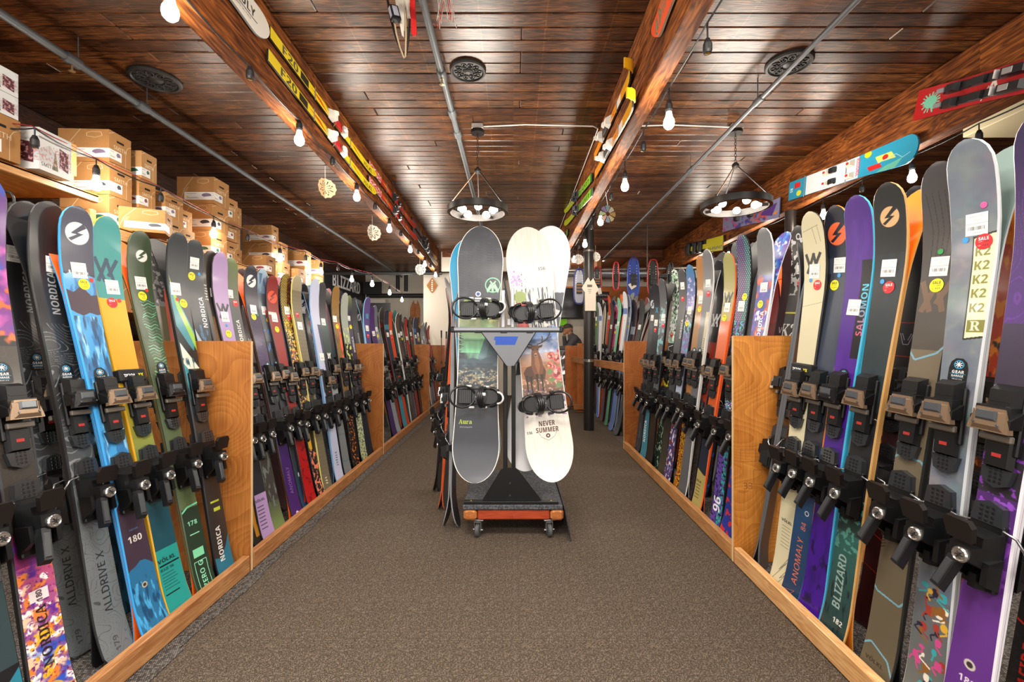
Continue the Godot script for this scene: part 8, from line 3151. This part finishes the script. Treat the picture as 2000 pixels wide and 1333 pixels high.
	for u in [777, 793]:
		var a = at(u, 533, 12.24)
		solo("rear_pipe", tubem([Vector3.ZERO, Vector3(0, -0.5, 0)], 0.05, 10), gp, "%s upright dark pipe on the rear wall" % ["first" if u == 777 else "second"], "pipe", "", Transform3D(Basis.IDENTITY, a))
	solo("dark_panel", boxm(Vector3.ZERO, Vector3(0.62, 0.32, 0.05), 0.004), mat("1e2022", 0.6), "long black panel below the rear pipe", "panel", "", Transform3D(Basis.IDENTITY, at(722, 563, 11.9)))
	solo("white_cabinet", boxm(Vector3.ZERO, Vector3(0.5, 0.5, 0.3), 0.006), mat("e0dcd4", 0.6), "white wall box behind the violet skis", "box", "", Transform3D(Basis.IDENTITY, at(737, 604, 12.1)))
	solo("black_board", boxm(Vector3.ZERO, Vector3(0.9, 1.4, 0.04), 0.004), mat("242528", 0.6), "black board standing behind the third bay of skis", "board", "", Transform3D(Basis.IDENTITY, at(722, 655, 9.9)))
	# banner on the side wall
	var bn = thing("wall_banner", "black banner with white lettering on the cream side wall", "banner", Vector3(-3.93, 2.55, -10.75))
	var bq := Basis(Vector3.UP, PI / 2)
	part(bn, "cloth", boxm(Vector3.ZERO, Vector3(0.012, 0.62, 2.6), 0.003), mat("1b1b1d", 0.6))
	var bt := TextMesh.new()
	bt.text = "BLIZZARD"
	bt.font = tex_font(0)
	bt.font_size = 48
	bt.pixel_size = 0.0082
	bt.depth = 0.002
	part(bn, "lettering", bt, mat("e6e6e6", 0.6), Transform3D(bq, Vector3(0.0075, 0.1, 0.0)))
	part(bn, "lower_stripe", boxm(Vector3(0.007, -0.2, 0.0), Vector3(0.002, 0.03, 2.0), 0.0005), mat("9a9a9c", 0.6))
	# diamond sign on the column
	var ds = thing("diamond_sign", "tan wooden diamond sign with white upright lettering on the column", "sign", Vector3(at(844, 558, 9.98).x, at(844, 558, 9.98).y, -9.985))
	m = MB.new()
	m.prism([Vector2(0, -0.165), Vector2(0.025, -0.15), Vector2(0.112, -0.015), Vector2(0.115, 0.01), Vector2(0.02, 0.155), Vector2(0, 0.165), Vector2(-0.02, 0.155), Vector2(-0.115, 0.01), Vector2(-0.112, -0.015), Vector2(-0.025, -0.15)], -0.008, 0.008)
	part(ds, "panel", join([m]), tmat(tex.pine, 0.6, "d8b890"))
	for k in 6:
		part(ds, "white_letter", boxm(Vector3(0, 0.11 - k * 0.044, 0.009), Vector3(0.034, 0.03, 0.003), 0.004), mat("f0ece4", 0.6))
	# spot lamp above it
	var sl = thing("column_spot_lamp", "small black spot lamp fixed above the diamond sign", "lamp", at(856, 538, 9.9))
	part(sl, "bar", boxm(Vector3(0, 0.02, -0.03), Vector3(0.12, 0.014, 0.014), 0.002), mat("3a3a3a", 0.4))
	part(sl, "shade", tubem([Vector3(0, 0.02, -0.02), Vector3(0, -0.03, -0.03)], [0.012, 0.022], 12), mat("2a2a2a", 0.4))
	# wooden plank skis on the rear wall
	var ws = thing("wooden_skis", "pair of joined tan wooden snow planks on the rear wall", "ski", at(811, 640, 12.28))
	m = MB.new()
	m.prism([Vector2(-0.13, -0.5), Vector2(0.13, -0.5), Vector2(0.135, 0.5), Vector2(0.11, 0.62), Vector2(0.06, 0.74), Vector2(0.04, 0.64), Vector2(-0.02, 0.64), Vector2(-0.04, 0.74), Vector2(-0.1, 0.62), Vector2(-0.135, 0.5)], -0.012, 0.012)
	part(ws, "planks", join([m]), tmat(tex.pine, 0.5, "d8a060"))
	part(ws, "seam", boxm(Vector3(0, 0.0, 0.0125), Vector3(0.008, 1.2, 0.002), 0.0005), mat("7a5228", 0.7))
	# small stub of painted wall beyond the far beam
	struct("trim_20", boxm(Vector3(3.75, 2.95, -2.9), Vector3(0.6, 0.3, 1.2), 0.006), mat("d8cba6", 0.8), "worn cream painted stub above the skis opposite the boxes")
	# red pole and its twin in the last bay
	for q in [[872, 648, 880, 735, "c03a34", "tall red ski pole leaning in the last bay"], [862, 646, 873, 740, "7a2a2a", "dark red ski pole leaning in the last bay"]]:
		var a = at(q[0], q[1], 9.3)
		var b := Vector3(-1.43 + (0.02 if q[0] == 862 else 0.06), 0.02, -9.0)
		var o = thing("ski_pole", q[5], "ski pole", b)
		var d: Vector3 = a - b
		part(o, "shaft", tubem([Vector3.ZERO, d], [0.008, 0.01], 8), mat(q[4], 0.35))
		part(o, "grip", tubem([d * 0.9, d * 1.0], [0.014, 0.017], 8), mat("17171a", 0.6))
		var bk := MB.new()
		bk.lathe([[0.0, -0.004], [0.04, 0.0], [0.0, 0.006]], 14, d * 0.05, Basis(Quaternion(Vector3.UP, d.normalized())))
		part(o, "basket", join([bk]), mat("1c1c1e", 0.6))
		part(o, "clamp", tubem([d * 0.55, d * 0.58], 0.014, 8), mat("17171a", 0.5))
	# orange boxes seen between the skis beyond the second bay
	for k in 4:
		var ob = thing("orange_box", "%s orange box in the stack beyond the opposite skis" % ["lowest", "second", "third", "topmost"][k], "box", Vector3(2.62, 1.3 + k * 0.172, -4.15), "orange boxes")
		part(ob, "carton", boxm(Vector3(0, 0.085, 0), Vector3(0.3, 0.168, 0.4), 0.003), mat("d8541c", 0.6))
		var em := MB.new()
		em.lathe([[0.03, 0], [0.03, 0.001], [0, 0.001]], 14, Vector3(-0.05, 0.08, 0.2005), Basis(Vector3.RIGHT, PI / 2))
		part(ob, "pale_badge", join([em]), mat("e8d0c0", 0.6))
	var sh = thing("pine_shelf", "pine shelf holding the orange boxes", "shelf", Vector3(2.62, 0, -4.15))
	part(sh, "board", boxm(Vector3(0, 1.285, 0), Vector3(0.5, 0.026, 0.8), 0.003, 0.5), tmat(tex.pine, 0.6, "e8d0b0", {"scale": Vector2(1, 9)}))
	for sx in [-1, 1]:
		for sz2 in [-1, 1]:
			part(sh, "leg", boxm(Vector3(sx * 0.22, 0.636, sz2 * 0.36), Vector3(0.05, 1.272, 0.05), 0.003, 0.5), tmat(tex.pine, 0.6, "e8d0b0", {"scale": Vector2(1, 9)}))

func null_mesh() -> ArrayMesh:
	return boxm(Vector3.ZERO, Vector3(0.01, 0.01, 0.01), 0.001)

func snowshoe(u, v, hpx, wpx, frame, deck, label, z, lace):
	var c = at(u, v, z - 0.06)
	var h: float = hpx * z / F
	var w: float = wpx * z / F
	var o = thing("snowshoe", label, "snowshoe", c, "snowshoes on the display pipe")
	var path := []
	for k in 28:
		var a: float = TAU * k / 28
		var y: float = sin(a)
		path.append(Vector3(signf(cos(a)) * pow(abs(cos(a)), 0.55) * w * 0.5 * (1.0 - 0.08 * y), signf(y) * pow(abs(y), 0.75) * h * 0.5, 0.02 * max(0.0, y)))
	part(o, "frame", tubem(path, 0.012, 8, true), mat(frame, 0.35, 0.2))
	var pts := []
	for p in path:
		pts.append(Vector2(p.x, p.y) * 0.94)
	var m := MB.new()
	m.prism(pts, -0.004, 0.004)
	part(o, "deck", join([m]), mat(deck, 0.5))
	var b := MB.new()
	b.bbox(Vector3(0, -h * 0.05, 0.02), Vector3(w * 0.5, h * 0.3, 0.03), 0.006)
	part(o, "binding", join([b]), mat("18181a", 0.5))
	for k in 3:
		part(o, "strap", boxm(Vector3(0, -h * 0.14 + k * h * 0.09, 0.036), Vector3(w * 0.6, 0.014, 0.01), 0.003), mat("2c2c2e" if not lace else "a0683a", 0.6))
	for sx in [-1, 1]:
		for k in 4:
			var e := MB.new()
			e.lathe([[0.007, 0], [0.006, 0.003], [0, 0.003]], 8, Vector3(sx * w * 0.3, h * (0.1 + k * 0.07), 0.004), Basis(Vector3.RIGHT, PI / 2))
			part(o, "rivet", join([e]), mat("d8d8d8", 0.3, 0.6))
	var yp: float = at(u, 526, z).y - c.y
	part(o, "hook", tubem([Vector3(0, yp - 0.09, 0.012), Vector3(0, yp - 0.03, 0.012), Vector3(0, yp + 0.035, -0.025), Vector3(0, yp + 0.034, -0.06), Vector3(0, yp - 0.02, -0.1)], 0.005, 6), mat("8a8a8a", 0.3, 0.8))

# ---- one person: joints with radii, blended by a smooth minimum and meshed as surface nets
func blob(bones, cell, lo, hi, k = 0.03) -> MB:
	var nx: int = int((hi.x - lo.x) / cell) + 2
	var ny: int = int((hi.y - lo.y) / cell) + 2
	var nz: int = int((hi.z - lo.z) / cell) + 2
	var f := PackedFloat32Array()
	f.resize(nx * ny * nz)
	f.fill(1.0)
	for b in bones:
		var a: Vector3 = b[0]
		var e: Vector3 = b[1]
		var ra: float = b[2]
		var rb: float = b[3]
		var sq: Vector3 = b[4] if b.size() > 4 else Vector3.ONE
		var pad: float = max(ra, rb) + k * 2.0 + cell
		var i0 = Vector3(min(a.x, e.x) - pad, min(a.y, e.y) - pad, min(a.z, e.z) - pad) - lo
		var i1 = Vector3(max(a.x, e.x) + pad, max(a.y, e.y) + pad, max(a.z, e.z) + pad) - lo
		var ab := (e - a) / sq
		var ll: float = max(ab.length_squared(), 1e-8)
		for z in range(max(0, int(i0.z / cell)), min(nz, int(i1.z / cell) + 2)):
			for y in range(max(0, int(i0.y / cell)), min(ny, int(i1.y / cell) + 2)):
				for x in range(max(0, int(i0.x / cell)), min(nx, int(i1.x / cell) + 2)):
					var p = (lo + Vector3(x, y, z) * cell - a) / sq
					var t: float = clampf(p.dot(ab) / ll, 0, 1)
					var d: float = (p - ab * t).length() - lerpf(ra, rb, t)
					var q: int = (z * ny + y) * nx + x
					var o: float = f[q]
					var h: float = clampf(0.5 + 0.5 * (o - d) / k, 0, 1)
					f[q] = lerpf(o, d, h) - k * h * (1.0 - h)
	var m := MB.new()
	var idx := {}
	var nb := [0, 1, nx, nx + 1, nx * ny, nx * ny + 1, nx * ny + nx, nx * ny + nx + 1]
	for z in nz - 1:
		for y in ny - 1:
			for x in nx - 1:
				var q: int = (z * ny + y) * nx + x
				var neg := 0
				for j in 8:
					if f[q + nb[j]] < 0:
						neg += 1
				if neg == 0 or neg == 8:
					continue
				var s := Vector3.ZERO
				var c := 0
				for e in [[0, 1], [2, 3], [4, 5], [6, 7], [0, 2], [1, 3], [4, 6], [5, 7], [0, 4], [1, 5], [2, 6], [3, 7]]:
					var d0: float = f[q + nb[e[0]]]
					var d1: float = f[q + nb[e[1]]]
					if (d0 < 0) != (d1 < 0):
						var t: float = d0 / (d0 - d1)
						var p0 := Vector3(e[0] & 1, (e[0] >> 1) & 1, e[0] >> 2)
						var p1 := Vector3(e[1] & 1, (e[1] >> 1) & 1, e[1] >> 2)
						s += p0.lerp(p1, t)
						c += 1
				idx[q] = m.v.size()
				m.v.append(lo + (Vector3(x, y, z) + s / c) * cell)
				var g := Vector3(f[q + nb[1]] - f[q] + f[q + nb[7]] - f[q + nb[6]], f[q + nb[2]] - f[q] + f[q + nb[7]] - f[q + nb[5]], f[q + nb[4]] - f[q] + f[q + nb[7]] - f[q + nb[3]])
				m.n.append(g.normalized())
				m.t.append(Vector2.ZERO)
	for z in range(1, nz - 1):
		for y in range(1, ny - 1):
			for x in range(1, nx - 1):
				var q: int = (z * ny + y) * nx + x
				var s0: bool = f[q] < 0
				for ax in [[1, nx, nx * ny], [nx, nx * ny, 1], [nx * ny, 1, nx]]:
					if (f[q + ax[0]] < 0) == s0:
						continue
					var a = idx.get(q)
					var b = idx.get(q - ax[1])
					var c = idx.get(q - ax[1] - ax[2])
					var d = idx.get(q - ax[2])
					if a == null or b == null or c == null or d == null:
						continue
					if s0:
						m.i.append_array([a, c, b, a, d, c])
					else:
						m.i.append_array([a, b, c, a, c, d])
	return m

func person():
	# stands facing the boxes side, bent over the counter, one hand at the chin
	var o = thing("person", "person in a grey jacket and dark cap bent over the counter", "person", Vector3(1.36, 0.0, -9.95))
	var hip := Vector3(0.12, 0.9, 0)
	var chest := Vector3(-0.02, 1.25, 0)
	var neck := Vector3(-0.1, 1.42, 0)
	var shl := Vector3(-0.05, 1.36, 0.17)
	var shr := Vector3(-0.05, 1.36, -0.17)
	var ell := Vector3(-0.2, 1.15, 0.2)
	var elr := Vector3(-0.2, 1.15, -0.2)
	var hl := Vector3(-0.44, 1.15, 0.14)
	var hr := Vector3(-0.25, 1.4, -0.06)
	var bones := [[hip, chest, 0.13, 0.16, Vector3(0.8, 1, 1.15)], [chest, neck, 0.15, 0.075], [shl, shr, 0.075, 0.075], [shl, ell, 0.07, 0.055], [ell, hl, 0.055, 0.042], [shr, elr, 0.07, 0.055], [elr, hr, 0.055, 0.042]]
	var jk = blob(bones, 0.02, Vector3(-0.6, 0.7, -0.45), Vector3(0.4, 1.6, 0.45), 0.05)
	part(o, "jacket", join([jk]), mat("56555a", 0.85))
	# quilted seams of the jacket
	for k in 5:
		var y: float = 1.0 + k * 0.08
		var c := hip.lerp(chest, clampf((y - 0.9) / 0.35, 0, 1.2))
		var ring := []
		for j in 20:
			var a: float = TAU * j / 20
			ring.append(Vector3(c.x + cos(a) * 0.132, y, sin(a) * 0.182))
		part(o, "jacket_seam", tubem(ring, 0.004, 5, true), mat("47464b", 0.9))
	var lg := []
	for sz in [-1, 1]:
		lg.append([hip + Vector3(0, 0.0, sz * 0.09), Vector3(0.1, 0.5, sz * 0.1), 0.095, 0.065])
		lg.append([Vector3(0.1, 0.5, sz * 0.1), Vector3(0.14, 0.07, sz * 0.1), 0.065, 0.045])
	part(o, "trousers", join([blob(lg, 0.02, Vector3(-0.2, 0.0, -0.3), Vector3(0.4, 1.1, 0.3), 0.03)]), mat("2c3440", 0.85))
	var ft := []
	for sz in [-1, 1]:
		ft.append([Vector3(0.15, 0.05, sz * 0.1), Vector3(-0.04, 0.04, sz * 0.11), 0.045, 0.038])
	part(o, "shoes", join([blob(ft, 0.015, Vector3(-0.2, -0.005, -0.3), Vector3(0.35, 0.2, 0.3), 0.02)]), mat("2a2420", 0.7))
	# head with a face, turned to the counter
	var hc := Vector3(-0.17, 1.56, 0.0)
	var hd := [[neck + Vector3(0, -0.02, 0), hc + Vector3(0.03, -0.04, 0), 0.055, 0.055], [hc + Vector3(0.015, 0.02, 0), hc + Vector3(-0.02, 0.01, 0), 0.092, 0.085, Vector3(1, 1.08, 0.82)], [hc + Vector3(-0.05, -0.06, 0), hc + Vector3(-0.075, -0.085, 0), 0.045, 0.03, Vector3(1, 1, 1.1)], [hc + Vector3(-0.1, 0.0, 0), hc + Vector3(-0.118, -0.025, 0), 0.012, 0.016], [hc + Vector3(-0.098, -0.055, 0), hc + Vector3(-0.1, -0.055, 0), 0.016, 0.014, Vector3(1, 0.7, 1.6)], [hc + Vector3(-0.09, 0.022, 0.03), hc + Vector3(-0.09, 0.022, -0.03), 0.014, 0.014], [hc + Vector3(0.015, 0.0, 0.08), hc + Vector3(0.02, -0.03, 0.082), 0.018, 0.014, Vector3(1, 1, 0.6)], [hc + Vector3(0.015, 0.0, -0.08), hc + Vector3(0.02, -0.03, -0.082), 0.018, 0.014, Vector3(1, 1, 0.6)]]
	var skin = mat("b8805e", 0.6)
	part(o, "head", join([blob(hd, 0.008, Vector3(-0.35, 1.36, -0.14), Vector3(0.0, 1.72, 0.14), 0.012)]), skin)
	for sz in [-1, 1]:
		var e := MB.new()
		e.lathe([[0.0, -0.011], [0.008, -0.007], [0.011, 0.0], [0.008, 0.007], [0.0, 0.011]], 10, hc + Vector3(-0.086, 0.008, sz * 0.033))
		part(o, "eye", join([e]), mat("3a2a22", 0.3))
	part(o, "hair", join([blob([[hc + Vector3(0.03, 0.03, 0), hc + Vector3(0.06, -0.04, 0), 0.086, 0.05, Vector3(1, 1, 0.86)]], 0.01, Vector3(-0.3, 1.4, -0.14), Vector3(0.05, 1.76, 0.14), 0.02)]), mat("5a5652", 0.9))
	var cp := MB.new()
	cp.lathe([[0.094, 0.03], [0.098, 0.05], [0.09, 0.085], [0.06, 0.115], [0.02, 0.126], [0.0, 0.127]], 20, hc, Basis(Vector3.BACK, 0.18))
	cp.prism([Vector2(-0.08, -0.06), Vector2(-0.15, -0.05), Vector2(-0.175, 0.0), Vector2(-0.15, 0.05), Vector2(-0.08, 0.06)], -0.004, 0.004, Basis(Vector3.RIGHT, PI / 2) * Basis(Vector3.UP, 0.25), hc + Vector3(0, 0.045, 0))
	part(o, "cap", join([cp]), mat("4a4642", 0.8))
	# hands: palm, four fingers and a thumb each
	for q in [[hl, Vector3(-1, -0.1, -0.1), Vector3(0, -1, 0)], [hr, Vector3(0.15, 1, 0.2), Vector3(1, 0.2, 0)]]:
		var w: Vector3 = q[0]
		var d: Vector3 = q[1].normalized()
		var nrm: Vector3 = (q[2] - d * q[2].dot(d)).normalized()
		var sd := d.cross(nrm)
		var hb := [[w, w + d * 0.07, 0.026, 0.03, Vector3.ONE]]
		for k in 4:
			var r0 := w + d * 0.085 + sd * (-0.027 + k * 0.018)
			var len_: float = [0.036, 0.042, 0.039, 0.03][k]
			var mid := r0 + d * len_ + nrm * 0.008
			hb.append([r0 - d * 0.02, mid, 0.0095, 0.0085])
			hb.append([mid, mid + d * len_ * 0.6 + nrm * 0.022, 0.0085, 0.007])
		var t0 := w + d * 0.03 - sd * 0.028
		hb.append([t0, t0 + d * 0.03 - sd * 0.022 + nrm * 0.008, 0.012, 0.0095])
		hb.append([t0 + d * 0.03 - sd * 0.022 + nrm * 0.008, t0 + d * 0.056 - sd * 0.02 + nrm * 0.016, 0.0095, 0.008])
		var lo := w - Vector3.ONE * 0.18
		part(o, "hand", join([blob(hb, 0.005, w + d * 0.07 - Vector3.ONE * 0.13, w + d * 0.07 + Vector3.ONE * 0.13, 0.006)]), skin)
